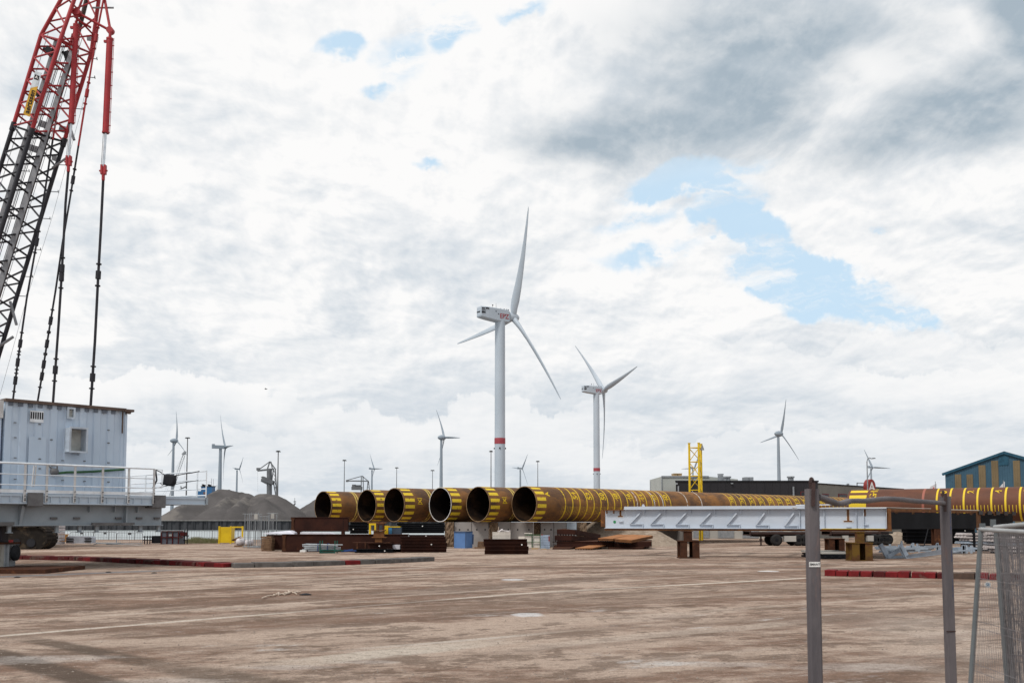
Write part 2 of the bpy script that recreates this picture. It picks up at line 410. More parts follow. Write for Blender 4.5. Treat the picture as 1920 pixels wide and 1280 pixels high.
# ------------------------------------------------------------------ wind turbines
m_turb = mat('turbine_paint', (.43, .485, .545), .5, col2=(.39, .445, .505), sc=.08)
m_turb2 = mat('turbine_grey', (.27, .32, .37), .55, col2=(.24, .285, .335), sc=.05)
m_red = mat('red_band', (.34, .07, .085), .6, col2=(.30, .06, .075), sc=.5)
m_dark = mat('dark_metal', (.016, .017, .02), .7, col2=(.028, .028, .032), sc=1)
def blade_mb(c, ev, ez, n, L, ang, bulge, chord, root):
    bd = ev * math.sin(R(ang)) + ez * math.cos(R(ang)); tg = ev * math.cos(R(ang)) - ez * math.sin(R(ang))
    rings = []
    prof = [(0.0, root, root), (.03, root, root), (.09, chord * .82, root * .8), (.16, chord * .95, chord * .42), (.28, chord * .86, chord * .27), (.42, chord * .72, chord * .2), (.56, chord * .58, chord * .15),
            (.7, chord * .44, chord * .11), (.84, chord * .32, chord * .07), (.94, chord * .22, chord * .05), (.985, chord * .13, chord * .03), (1, chord * .04, chord * .012)]
    for t, ch, th in prof:
        r = L * t; tw = R(34 * (1 - t) ** 1.3 + 6)
        cd = tg * math.cos(tw) + n * math.sin(tw); cn = n * math.cos(tw) - tg * math.sin(tw)
        ctr = c + bd * r + n * (bulge * 4 * t * (1 - t) * (1.15 - .3 * t)) - cd * (ch * .12 * (t > .05))
        rings.append([ctr + cd * (ch * .5 * math.cos(a)) + cn * (th * .5 * math.sin(a) * (1 if math.cos(a) < 0 else .8)) for a in [2 * math.pi * i / 12 for i in range(12)]])
    return MB().loft(rings)
def turbine(label, pxt, hub, Y, k, L, a0, style, r0, r1, over=6, band=None, bulge=1.3, chord=3.4, root=2.2, zbase=2.6, tilt=4.0, cat='wind turbine', group='wind turbines behind the port'):
    phi = math.atan2(hub[0] - 960, F)
    n0 = V((math.sqrt(1 - k * k), k, 0)); n = V((n0.x * math.cos(phi) + n0.y * math.sin(phi), -n0.x * math.sin(phi) + n0.y * math.cos(phi), 0))
    ez = V((0, 0, 1)); ev = V((n.y, -n.x, 0))
    ax = at(pxt, hub[1], Y); hz = ax.z; hubc = V((ax.x, Y, hz)) + n * over
    m = m_turb if style == 'box' else m_turb2
    t = thing('wind_turbine', label, cat, (ax.x, Y, zbase), group)
    tb = MB(); H = hz - (2.6 if style == 'box' else 1.6) - zbase
    tb.lathe((ax.x, Y, zbase), (0, 0, 1), [(0, r0), (H * .33, r0 + (r1 - r0) * .3), (H * .66, r0 + (r1 - r0) * .62), (H, r1)], 28)
    tw = tb.build('tower', m, t)
    if band:
        zt, zb = Z_(band[0], Y), Z_(band[1], Y)
        rr = r0 + .05; MB().lathe((ax.x, Y, zb), (0, 0, 1), [(0, rr), (zt - zb, rr)], 28).build('red_band', m_red, tw)
        for dxm in (-1, 0, 1):
            MB().lathe((ax.x + dxm * r0 * 1.02, Y - (0 if dxm else r0 * 1.02), zb - 2.4), (0, 0, 1), [(0, .3), (.7, .3)], 8).build('obstruction_light', m_dark, tw)
    c = V((ax.x, Y, hz))
    if style == 'box':
        def P(a, b, h): return c + n * a + ev * b + ez * h
        rings = []
        for a, wd, up, dn in [(-11.9, 1.5, 2.2, -1.6), (-11.6, 2.0, 2.9, -2.1), (-8, 2.3, 3.0, -2.6), (-2, 2.3, 2.9, -3.2), (3.6, 2.2, 2.7, -3.2), (4.6, 1.6, 2.1, -2.7)]:
            rings.append([P(a, -wd, dn + .4), P(a, -wd, up - .35), P(a, -wd + .35, up), P(a, wd - .35, up), P(a, wd, up - .35), P(a, wd, dn + .4), P(a, wd - .5, dn), P(a, -wd + .5, dn)])
        nc = MB().loft(rings, smooth=False).build('nacelle', m, t)
        vn = MB()
        for a, h, ln, hh in [(-11.4, 1.9, 1.6, .5), (-9.4, 2.1, 1.8, .6), (-11.5, .1, 2.0, .7), (-11.4, 1.05, 2.2, .22)]:
            wdt = 2.36 if a > -10 else 2.22
            vn.ob(P(a, wdt - .35, h - hh / 2), n * ln, ev * .4, ez * hh)
        for a, h in ((-4, 1.0), (-2.6, -.1), (1.2, -.3)): vn.ob(P(a, 2.1, h), n * .5, ev * .25, ez * .5)
        vn.ob(P(-12.0, -1.4, .1), n * .2, ev * 2.8, ez * .5)
        vn.each('vent', m_dark, nc)
        mt = MB()
        for a, hgt in ((-4.2, 2.0), (-2.2, 2.8), (-5.5, .7)): mt.tube(P(a, 0, 2.6), P(a, 0, 2.7 + hgt), .09, .05, 6)
        mt.ob(P(-4.3, -.2, 4.2), n * .4, ev * .4, ez * .5)
        for a in (-1, 1, 2.4, 3.4): mt.ob(P(a, 1.4, 2.7), n * .5, ev * .4, ez * .35)
        mt.build('mast', m_dark, nc)
        text_mb('EPZ', 3.1, P(.9, 2.36, -.7), n, ez, .02, bold=.05).build('lettering', m_red, nc) if n.cross(ez).dot(ev) > 0 else None
        MB().lathe(hubc - n * 2.6, n, [(0, 1.9), (1, 2.1), (3.4, 2.05), (4.6, 1.75), (5.6, 1.1), (5.9, .3)], 20).build('hub', m, t)
    elif style == 'egg':
        s_ = L / 33
        MB().lathe(hubc - n * 7.6 * s_, n, [(0, .15 * s_), (.6 * s_, 1.2 * s_), (2.2 * s_, 2.2 * s_), (4.4 * s_, 2.75 * s_), (6.2 * s_, 2.6 * s_)], 20).build('nacelle', m, t)
        MB().lathe(hubc - n * 1.3 * s_, n, [(0, 2.4 * s_), (1.4 * s_, 2.1 * s_), (2.6 * s_, 1.2 * s_), (3 * s_, .2 * s_)], 20).build('hub', m, t)
    else:
        s_ = L / 33
        nb_ = MB(); a_ = hubc - n * (11 * s_) - ev * 1.5 * s_ - ez * 1.2 * s_
        nb_.ob(a_, n * 9.6 * s_, ev * 3.0 * s_, ez * 2.7 * s_)
        nb_.ob(a_ + ez * 2.7 * s_, n * 2.0 * s_, ev * 3.0 * s_, ez * .9 * s_)
        nb_.build('nacelle', m, t)
        MB().lathe(hubc - n * 1.4 * s_, n, [(0, 1.3 * s_), (1.4 * s_, 1.3 * s_), (2.6 * s_, .8 * s_), (3 * s_, .1)], 16).build('hub', m, t)
    for i in range(3):
        nt_ = n * math.cos(R(tilt)) + ez * math.sin(R(tilt)); e2 = ez * math.cos(R(tilt)) - n * math.sin(R(tilt))
        blade_mb(hubc, ev, e2, nt_, L, a0 + 120 * i, bulge, chord, root).build('blade', m, t)
    return t
TB = turbine
TB('largest white wind turbine, red lettering on its box nacelle, red band on its tower', 937.5, (962, 591.6), 460, .569, 51.6, 24.56, 'box', 2.5, 2.35, 7.3, (821, 832), 1.1, 4.3, 2.9, tilt=7.5)
TB('second largest white wind turbine with red lettering, right of the largest one', 1118, (1131, 731), 761, .479, 54.9, -41.6, 'box', 2.55, 2.3, 6.5, (877, 883), 1.1, 4.3, 2.9, tilt=8.5)
TB('grey wind turbine with egg shaped nacelle rising above the black building', 1459, (1460, 813), 893, .613, 32.3, 20.3, 'egg', 1.9, 1.1, 3.5, None, .5, 2.6, 1.6, tilt=5.4)
TB('grey wind turbine with egg shaped nacelle whose one blade points level towards the largest turbine', 827.5, (833, 820), 1010, .467, 33.4, -25.6, 'egg', 2.0, 1.2, 3.5, None, .8, 2.6, 1.6)
TB('grey wind turbine with egg shaped nacelle beside a lattice boom, above the platform railing', 325.5, (331, 826), 1090, .36, 33, 3, 'egg', 2.0, 1.2, 3.5, None, .9, 2.8, 1.6)
TB('pale wind turbine with long box nacelle standing above the left end of the gravel heaps', 413.5, (421, 838), 1100, .18, 44, -28.6, 'vest', 2.6, 1.5, 5.5, None, -.8, 2.8, 1.8)
TB('small grey wind turbine between the tall pale turbine and the harbour crane', 444.5, (448.5, 879), 1500, .45, 23, 38, 'vest', 1.7, 1.1, 4, None, .3, 2.2, 1.4)
TB('small grey wind turbine beside the low harbour crane above the pipes', 697.5, (701, 878.6), 1400, .45, 25, -28, 'vest', 1.6, 1.0, 4, None, -.4, 2.2, 1.4)
TB('small grey wind turbine just right of the largest turbine tower', 975.5, (978.3, 878), 1400, .6, 25, 36, 'vest', 1.6, 1.0, 3.6, None, .3, 2.2, 1.4)
TB('small pale wind turbine seen through the yellow lattice tower', 1299, (1297, 877), 1400, .7, 27, 30, 'vest', 1.5, 1.0, 3.6, None, .3, 2.4, 1.4)
TB('small pale wind turbine rising behind the round red sign', 1633, (1634.5, 876), 1300, .8, 27, -25, 'vest', 1.7, 1.0, 3.6, None, .2, 2.8, 1.5)

# ------------------------------------------------------------------ light masts
m_mast = mat('mast_steel', (.10, .105, .11), .6, col2=(.14, .145, .15), sc=.3)
def mast(px, ytop, Y, label, w=14, r=.22):
    b = V((X_(px, Y), Y, 2.6)); zt = Z_(ytop, Y)
    t = thing('light_mast', label, 'light mast', b, 'tall light masts along the far quay')
    MB().tube(b, (b.x, Y, zt), r * 1.5, r * .8, 8).build('pole', m_mast, t)
    h = MB(); s_ = Y / F
    h.box(b.x - w * s_ / 3.6, b.x + w * s_ / 3.6, Y - .8, Y + .8, zt - .15, zt + .15)
    for i in (-1, 0, 1): h.box(b.x + i * w * s_ * .2 - .5, b.x + i * w * s_ * .2 + .5, Y - 1.1, Y + 1.1, zt - .55, zt - .15)
    h.build('lamp_head', m_mast, t)
for a in [(348, 820, 620, 'light mast standing between the egg shaped turbine and the tall pale turbine', 12, .35), (519.5, 845, 520, 'tall light mast touching the right side of the tall harbour crane', 10, .3),
          (644.5, 862, 600, 'light mast at the left end of the low harbour crane', 9), (743, 876, 700, 'light mast between the low crane turbine and the egg shaped turbine'  , 9),
          (810.5, 881, 740, 'short light mast just left of an egg shaped turbine', 11), (920.5, 845, 560, 'light mast close to the left of the largest turbine tower', 9, .25), (1008.5, 864, 660, 'light mast right of the largest turbine tower', 10)]:
    mast(*a)

# ------------------------------------------------------------------ gravel heaps on the far quay
m_heap = mat('gravel_dark', (.100, .093, .092), .95, col2=(.076, .071, .070), sc=.12, bmp=1.0, dirt=(.150, .138, .128), dsc=.055, dth=.52)
def heap_mesh(ridges, x0, x1, y0, y1, slope, st, zb, seed=0, nz=.25):
    rnd = random.Random(seed); nx = int((x1 - x0) / st) + 1; ny = int((y1 - y0) / st) + 1
    ph = [rnd.uniform(0, 9) for _ in range(8)]
    vs = []
    for j in range(ny):
        for i in range(nx):
            X = x0 + i * st; Y = y0 + j * st; h = -1
            for a, b in ridges:
                dx_, dy_ = b[0] - a[0], b[1] - a[1]; L2 = dx_ * dx_ + dy_ * dy_ or 1
                t = max(0, min(1, ((X - a[0]) * dx_ + (Y - a[1]) * dy_) / L2))
                d = math.hypot(X - a[0] - t * dx_, Y - a[1] - t * dy_); top = a[2] + (b[2] - a[2]) * t
                r_ = .45 * st
                h = max(h, top - slope * (math.sqrt(d * d + r_ * r_) - r_))
            g = nz * (math.sin(X * .9 / st * .6 + ph[0]) * math.sin(Y * .7 / st * .6 + ph[1]) + .6 * math.sin(X * 1.9 / st + ph[2]) * math.sin(Y * 2.1 / st + ph[3])) + rnd.uniform(-.3, .3) * nz
            h = h + g if h > 0 else h
            vs.append((X, Y, zb + max(h, -.3)))
    m = MB(); m.add(vs, [(j * nx + i, j * nx + i + 1, (j + 1) * nx + i + 1, (j + 1) * nx + i) for j in range(ny - 1) for i in range(nx - 1)
                         if max(vs[j * nx + i][2], vs[j * nx + i + 1][2], vs[(j + 1) * nx + i][2], vs[(j + 1) * nx + i + 1][2]) > zb - .29], True)
    return m
def rp(px, py, Y): p = at(px, py, Y); return (p.x, p.y, p.z - 2.6)
def heap(label, ridges, Y0=436, seed=0, name='gravel_mound', cat='gravel heap', x0=None, x1=None):
    rr = [(rp(*a), rp(*b)) for a, b in ridges]
    X = [p[0] for r_ in rr for p in r_]
    o = heap_mesh(rr, min(X) - 32, max(X) + 32, Y0, 520, .64, 1.0, 2.6, seed).build(name, m_heap)
    return tag(o, label, cat, 'dark gravel heaps across the water')
heap('dark gravel heap with the highest flat top, leftmost of those across the water', [((335, 948, 452), (375, 938, 462)), ((375, 938, 462), (410, 917, 474)), ((410, 916.5, 474), (430, 917, 476)), ((430, 918, 476), (455, 923, 480)), ((432, 926, 466), (410, 944, 450))], seed=1)
heap('dark gravel heap in the middle of the group, partly hidden between its neighbours', [((456, 925, 476), (466, 924, 474)), ((461, 930, 468), (440, 948, 450))], seed=2)
heap('dark gravel heap below the harbour crane, with a sharp right slope', [((484, 926, 470), (517, 926, 470)), ((500, 943, 452), (497, 934, 458))], seed=3)
heap('dark gravel heap whose top just shows left of the first pipe mouth', [((595, 935, 478), (640, 938, 480))], seed=4)

# ------------------------------------------------------------------ harbour cranes
m_crane = mat('crane_grey', (.16, .17, .18), .6, col2=(.11, .115, .125), sc=.2)
def pc(Y): return lambda px, py, d=0: at(px, py, Y + d)
Y = 540; p = pc(Y)
t = thing('harbour_crane', 'tall grey harbour crane with column and slanted jib above the heaps', 'harbour crane', (X_(505, Y), Y, 2.6))
m = MB(); m.tube(V((X_(505, Y), Y, 2.6)), p(505, 878), 1.5, 1.4, 14); m.build('column', m_crane, t)
m = MB(); m.bar(p(492, 896), p(513, 905), 3.6, 2.2); m.bar(p(491, 900), p(503, 906), 3.0, 1.5); m.bar(p(490, 894), p(497, 894), 2, .4)
m.build('machine_house', m_crane, t)
m = MB(); m.bar(p(483, 882), p(513, 879), 1.2, .9); m.bar(p(483, 882), p(489, 877), .5); m.bar(p(488, 878), p(506, 865), .45); m.bar(p(506, 865), p(517, 880), .6)
m.bar(p(506, 865), p(501, 880), .6); m.bar(p(508, 865), p(511, 880), .5); m.bar(p(481, 879), p(487, 879), .8, 1.4); m.bar(p(483, 884), p(483.5, 922), .05)
m.build('jib', m_crane, t)
m = MB(); m.bar(p(513, 878), p(509, 905), .5); m.bar(p(516, 880), p(519, 928), .6); m.bar(p(513, 905), p(517, 928), .5)
for i in range(5): m.bar(p(512 + i, 880 + i * 8), p(517 + i * .4, 888 + i * 8), .25)
m.build('back_stay', m_crane, t)
Y = 640; p = pc(Y)
t = thing('harbour_crane', 'low grey gantry crane whose top shows above the second pipe', 'harbour crane', (X_(680, Y), Y, 2.6))
m = MB(); m.bar(p(649, 901), p(691, 901.5), 1.4, .7); m.bar(p(650, 900), p(679, 892), .45); m.bar(p(679, 892), p(691, 902), .5); m.box(X_(648, Y), X_(652, Y), Y - 1, Y + 1, Z_(903, Y), Z_(899.5, Y))
m.build('jib', m_crane, t)
m = MB()
for a, b, c_, d in ((677.5, 892, 677, 930), (680.5, 892, 682, 930), (690, 902, 687, 930), (691, 902, 694, 930)): m.bar(p(a, b), p(c_, d), .5)
for i in range(3): m.bar(p(688.5, 906 + i * 6), p(692.5, 909 + i * 6), .25)
m.build('frame', m_crane, t)
m = MB(); m.box(X_(659, Y), X_(678, Y), Y - 2, Y + 2, Z_(918, Y), Z_(912, Y)); m.box(X_(660, Y), X_(666, Y), Y - 2, Y + 2, Z_(912, Y), Z_(908, Y))
for i in range(5): m.box(X_(667 + i * 2, Y), X_(668.2 + i * 2, Y), Y - 2, Y + 2, Z_(912, Y), Z_(909, Y))
m.build('machine_house', m_crane, t)
# slim far lattice crane beside the first turbine
Y = 560; p = pc(Y)
m_faint = mat('pale_lattice', (.32, .34, .36), .6, col2=(.26, .28, .3), sc=.2)
t = thing('lattice_crane', 'faint pale lattice boom crane far behind the platform railing', 'crane', (X_(318, Y), Y, 2.6))
m = MB(); a, b = p(317, 930), p(343, 852); a2, b2 = p(321, 930), p(347, 853)
m.bar(a, b, .22); m.bar(a2, b2, .22)
for i in range(18): m.bar(a.lerp(b, i / 18), a2.lerp(b2, (i + .5) / 18), .12); m.bar(a2.lerp(b2, (i + .5) / 18), a.lerp(b, (i + 1) / 18), .12)
m.bar(p(342, 852), p(348, 846), 1.2, 1); m.bar(p(346, 846), p(347, 852), .8)
m.build('boom', m_faint, t)
m = MB(); m.bar(p(343, 852), p(304, 930), .06); m.bar(p(344, 852), p(308, 930), .06); m.bar(p(346, 856), p(346, 900), .05); m.build('cable', m_faint, t)
m = MB(); m.bar(p(334, 919), p(350, 911), .6); m.bar(p(341, 919), p(339, 911), .5); m.build('chassis', m_crane, t)
# blue ship funnel
m_blue = mat('funnel_blue', (.035, .14, .30), .5, col2=(.03, .11, .25), sc=.3)
Y = 530
t = thing('ship_funnel', 'blue ship funnel with two dark pipes beside the left gravel heap', 'ship', (X_(381, Y), Y, 2.6))
m = MB(); m.box(X_(375.5, Y), X_(396, Y), Y, Y + 6, 2.6, Z_(911, Y)); m.box(X_(369, Y), X_(376, Y), Y, Y + 6, 2.6, Z_(920, Y)); m.build('funnel', m_blue, t)
m = MB()
for px in (378, 389): m.box(X_(px - 1.5, Y), X_(px + 3, Y), Y + 1, Y + 3, Z_(911, Y), Z_(908, Y)); m.box(X_(px - 2.5, Y), X_(px, Y), Y + 1, Y + 3, Z_(909, Y), Z_(907, Y))
m.box(X_(375, Y), X_(396.5, Y), Y - .2, Y + 6.2, Z_(912, Y), Z_(910.5, Y)); m.build('exhaust_pipe', m_dark, t)
MB().box(X_(380, Y), X_(386.5, Y), Y - .12, Y, Z_(926, Y), Z_(922, Y)).build('emblem', mat('dull_orange', (.2, .12, .10), .6), t)
m = MB()
for px, yt in ((390.5, 896), (394, 897), (401, 908), (403, 910)): m.bar((X_(px, Y), Y + 4, 2.6), (X_(px, Y), Y + 4, Z_(yt, Y)), .14)
m.bar(at(389, 903, Y + 4), at(396, 903, Y + 4), .1); m.bar(at(399, 911, Y + 4), at(405, 911, Y + 4), .25); m.build('aerial', m_crane, t)
# small radar mast by the last heap
Y = 560; m = MB(); m.bar((X_(552, Y), Y, 2.6), (X_(552, Y), Y, Z_(933, Y)), .2); m.bar(at(550.5, 940, Y), at(555, 940, Y), .5); m.bar(at(551, 946, Y), at(554, 943, Y), .7)
tag(m.build('radar_mast', m_crane), 'tiny grey radar mast between the last two gravel heaps', 'mast')
# bird
m = MB(); c = at(498.5, 729, 130)
m.loft([[c + V((x_, .05 * math.sin(a) * r_, .05 * math.cos(a) * r_)) for a in [2 * math.pi * i / 8 for i in range(8)]] for x_, r_ in ((-.2, .05), (-.1, .9), (0, 1.2), (.1, .8), (.17, .6), (.22, .1))])
m.add([c + V(v_) for v_ in ((-.06, 0, .02), (.07, 0, .02), (.02, -.3, .10), (-.03, -.3, .10), (-.06, 0, .0), (.07, 0, .0), (.02, .3, .10), (-.03, .3, .10), (-.12, -.5, .03), (-.12, .5, .03))],
      [(0, 1, 2, 3), (4, 7, 6, 5), (3, 2, 8), (7, 9, 6)])
tag(m.build('bird', m_dark), 'small dark bird gliding in the sky above the gravel heaps', 'bird')
# ------------------------------------------------------------------ big steel pipes
def pile_mat(name, r1, r2, r3, s0, unit, rings, period, blen, m2=None):
    m, nt, bs = newmat(name); bs.inputs['Roughness'].default_value = .72
    P = obj_pos(nt); x, y, z = sep(nt, P)
    info = nt.nodes.new('ShaderNodeObjectInfo'); rnd = E(nt, info.outputs['Random'])
    ang = z.atan2(x) * (180 / math.pi)
    sec = noise(nt, comb(nt, 0.0, y * .33, rnd * 40.0), 1.0, 1, .3)
    n1 = noise(nt, comb(nt, x, y * .5, z + rnd * 30.0), 1.1, 6, .65); n2 = noise(nt, comb(nt, x * 3.0, y * .6, z * .5), 2.2, 6, .7)
    col = mixc(nt, n1.ss(.36, .66), r1, r2)
    col = mixc(nt, n2.ss(.52, .72) * .6, col, r3)
    col = mixc(nt, ((y / 2.9).fract() - .5).abs().gt(.492) * .55, col, (.03, .025, .022))      # welds
    col = mixc(nt, sec.ss(.48, .56) * .35, col, r2)
    worn = noise(nt, comb(nt, x, y, z), 4.0, 5, .7)
    wear = worn.ss(.66, .56)
    s = (y * (-1 / unit)) + s0
    yel = (.66, .44, .015)
    if rings:
        f = (s + .5).fract(); ring = (f - .5).abs().gt(.435)
        zone = s.lt(rings[0]) * s.gt(1.0)
        if len(rings) > 1: zone = zone * (s.gt(rings[1]).max(s.lt(rings[2])))
        tick = ((s * 5.0).fract() - .5).abs().gt(.42) * ang.lt(-6) * ang.gt(-34) * zone
        col = mixc(nt, ring * zone * wear, col, yel)
        col = mixc(nt, tick * wear * .85, col, yel)
    for yw, cw_ in (m2 or []):
        col = mixc(nt, (y - yw).abs().lt(.06) * worn.ss(.62, .5) * .9, col, cw_)
    bar = ((ang + rnd * 40.0) / period).fract().lt(.5) * y.gt(.12) * y.lt(blen)
    col = mixc(nt, bar * wear, col, (.70, .50, .02))
    nt.links.new(col, bs.inputs['Base Color']); bump(nt, bs, n2, .25, .01)
    return m
UNIT = .907
S0 = 59.3
W_ = (.62, .6, .56)
m_p6 = pile_mat('rust_pipe_marked', (.245, .103, .018), (.082, .036, .012), (.38, .16, .024), S0, UNIT, (56, 39.2, 28.9), 22.5, 1.15,
                [((5.3 + u_) * UNIT, W_) for u_ in (9.0, 11.8, 13.2, 17.4, 20.0)])
m_p5 = pile_mat('rust_pipe_striped', (.20, .083, .016), (.066, .030, .011), (.30, .125, .02), S0, UNIT, (55.2,), 22.5, 1.15, [(2.9, (.6, .45, .1)), (3.15, (.6, .45, .1))])
def right_pile_mat():
    m, nt, bs = newmat('red_brown_pipe'); bs.inputs['Roughness'].default_value = .7
    P = obj_pos(nt); x, y, z = sep(nt, P); ang = z.atan2(x) * (180 / math.pi)
    n1 = noise(nt, comb(nt, x, y * .5, z), .9, 6, .6); n2 = noise(nt, comb(nt, x * 3.0, y * .6, z * .5), 2.2, 6, .7)
    col = mixc(nt, n1.ss(.36, .66), (.125, .040, .016), (.085, .028, .013)); col = mixc(nt, n2.ss(.55, .75) * .35, col, (.21, .085, .04))
    yel = (.70, .50, .02); un = PU; s = (y - PY0) / un
    f = s.fract()
    zone = s.gt(-.6)
    col = mixc(nt, (f - .5).abs().gt(.43) * zone, col, yel)
    col = mixc(nt, ((s * 4.0).fract() - .5).abs().gt(.42) * ang.lt(-3) * ang.gt(-30) * s.gt(.6), col, yel)
    col = mixc(nt, (y - (PY0 - un * 1.05)).abs().lt(.10), col, (.30, .10, .07))
    bar = ((ang + 7.0) / 30.0).fract().lt(.55) * y.gt(.15) * y.lt(1.7)
    col = mixc(nt, bar, col, yel)
    nt.links.new(col, bs.inputs['Base Color']); bump(nt, bs, n2, .2, .01); return m
m_inside = mat('pipe_inside', (.018, .011, .007), .9, col2=(.045, .025, .014), sc=.6, dirt=(.010, .007, .006), dsc=.5, dth=.4, spec=.05)  # darkness inside the pipes put into the near-black colour
m_rim = mat('cut_edge', (.16, .09, .045), .6, col2=(.28, .2, .12), sc=1.5)
m_white = mat('chalk_white', (.75, .75, .74), .6, col2=(.5, .48, .46), sc=1.5)
m_yel = mat('yellow_paint', (.68, .48, .02), .55, col2=(.58, .38, .02), sc=2)
RAD = 1.47
def pile(label, mpos, d, L, m, rim=m_rim, group='rust brown steel pipes lying side by side'):
    d = V((d[0], d[1], 0)).normalized()
    Wd = 96; th = .06
    b = MB(); vs = []
    for r_ in (RAD, RAD - th):
        for yy in (0, L):
            for i in range(Wd): a = 2 * math.pi * i / Wd; vs.append((math.cos(a) * r_, yy, math.sin(a) * r_))
    fo = [(i, (i + 1) % Wd, Wd + (i + 1) % Wd, Wd + i) for i in range(Wd)]
    o_ = MB(); o_.add(vs[:2 * Wd], [f[::-1] for f in fo], True)
    def fin(mb, nm, mt, par):
        me = bpy.data.meshes.new(nm); me.from_pydata([tuple(v_) for v_ in mb.v], [], mb.f); me.polygons.foreach_set('use_smooth', mb.sm); me.materials.append(mt); me.update()
        o = bpy.data.objects.new(nm, me); C.objects.link(o)
        if par: o.parent = par
        return o
    root = bpy.data.objects.new('steel_pipe', None); C.objects.link(root); root.location = mpos
    root.rotation_euler = (0, 0, math.atan2(d.y, d.x) - math.pi / 2); tag(root, label, 'steel pipe', group)
    fin(o_, 'shell', m, root)
    i_ = MB(); i_.add(vs[2 * Wd:], fo, True); i_.add(vs[3 * Wd:], [tuple(range(Wd))])  # far end closed by an added cap that keeps light out
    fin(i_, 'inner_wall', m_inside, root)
    r_ = MB(); r_.add(vs[:Wd] + vs[2 * Wd:3 * Wd], [(i, Wd + i, Wd + (i + 1) % Wd, (i + 1) % Wd) for i in range(Wd)])
    fin(r_, 'rim', rim, root)
    return root, fin
def pile_text(root, fin, txt, y0, alpha, size, mt=m_yel, name='painted_number'):
    r_ = RAD + .006
    def wrap(a, b): al = R(alpha) + a / r_; return V((math.cos(al) * r_, y0 - b, math.sin(al) * r_))
    return fin(text_mb(txt, size, (0, 0, 0), (1, 0, 0), (0, 1, 0), 0, wrap, bold=.02), name, mt, root)
D6 = (math.sin(R(45.9)), math.cos(R(45.9)))
ZC = 3.57
spec = [((605, 943), 95.5), ((687, 944), 91), ((738.5, 945), 86.2), ((825, 944.5), 84.6), ((896, 944.5), 83), ((982.5, 944.5), 82)]
labs = ['leftmost rusty steel pipe with striped mouth, behind the brown box beam', 'second rusty steel pipe from the left, tucked behind its right neighbour',
        'third rusty steel pipe from the left, with a yellow square mark behind its stripes', 'rusty steel pipe with a white rim, fourth from the left',
        'rusty steel pipe above the blue container, fifth from the left', 'longest seen rusty steel pipe, marked with yellow numbered rings to its far end']
for i, ((px, py), Yc) in enumerate(spec):
    c = V((X_(px, Yc), Yc, ZC))
    root, fin = pile(labs[i], c, D6, 55.5 if i == 5 else 40 + i, m_p6 if i == 5 else m_p5, m_white if i == 3 else m_rim)
    if i == 5:
        for s_ in list(range(54, 38, -2)) + list(range(28, 4, -2)):
            pile_text(root, fin, str(s_), (S0 - s_) * UNIT, 31, .78)
        pile_text(root, fin, 'A', 1.5, 34, .6)
    if i in (2, 4):
        def sq(a0, y0, w_):
            b = MB(); r_ = RAD + .006
            def pt(a, y_): return (math.cos(a) * r_, y_, math.sin(a) * r_)
            for (a1, a2, y1, y2) in ((0, 1, 0, .09), (0, 1, .91, 1), (0, .09, 0, 1), (.91, 1, 0, 1)):
                b.add([pt(R(a0) + a1 * w_ / r_, y0 + y1 * w_), pt(R(a0) + a2 * w_ / r_, y0 + y1 * w_), pt(R(a0) + a2 * w_ / r_, y0 + y2 * w_), pt(R(a0) + a1 * w_ / r_, y0 + y2 * w_)], [(0, 3, 2, 1)])
            return b
        fin(sq(2, 1.45, .55), 'square_mark', m_yel, root); pile_text(root, fin, 'X', 1.73, 12, .5, name='painted_letter')
    if i == 0: pile_text(root, fin, 'III', 3.6, 8, .8, name='painted_letter')
# right-hand pipe
d7 = (math.cos(R(35)), -math.sin(R(35)))
Y7 = 93.5; c7 = V((X_(1598, Y7), Y7, ZC + .05)); dv = V((d7[0], d7[1], 0))
def s_at(px):                            # length along the axis of the surface point (facing us) seen at column px
    nrm = V((d7[1], -d7[0], 0)) ; k = (px - 960) / F * math.cos(PITCH) ** 0
    for _ in range(1):
        b = c7 + nrm * RAD * 0
        # X = k Y
        return (k * b.y - b.x) / (dv.x - k * dv.y)
PY0 = s_at(1762); PU = (s_at(1863) - PY0) / 4
m_p7 = right_pile_mat()
root, fin = pile('red brown steel pipe at the right with bold yellow rings and a striped far end', c7, d7, 27, m_p7, m_rim, None)
for k_, s_ in ((0, '0'), (2, '2'), (4, '4'), (6, '6')): pile_text(root, fin, s_, PY0 + (k_ + .5) * PU, 48, .72)
pile_text(root, fin, 'G·N', 2.3, 52, .9, name='painted_letter')

# ------------------------------------------------------------------ buildings on the right
m_black = mat('black_cladding', (.022, .021, .025), .5, col2=(.018, .017, .02), sc=.3, stretch=(1, 1, .1))
m_gcl = mat('grey_cladding', (.40, .42, .40), .6, col2=(.36, .38, .36), sc=.2)
m_beige = mat('taupe_cladding', (.20, .195, .175), .6, col2=(.17, .165, .15), sc=.25)
m_tan = mat('tan_box', (.45, .31, .17), .6)
m_galv = mat('galvanised', (.30, .32, .34), .45, metal=.3, col2=(.22, .24, .26), sc=3)
m_glass = mat('dark_glass', (.02, .022, .028), .15)
m_redf = mat('red_frame', (.16, .02, .025), .5)
m_gl = mat('light_wall', (.42, .41, .38), .8, col2=(.34, .33, .31), sc=.3)
def zz(py, Y): return Z_(py, Y)
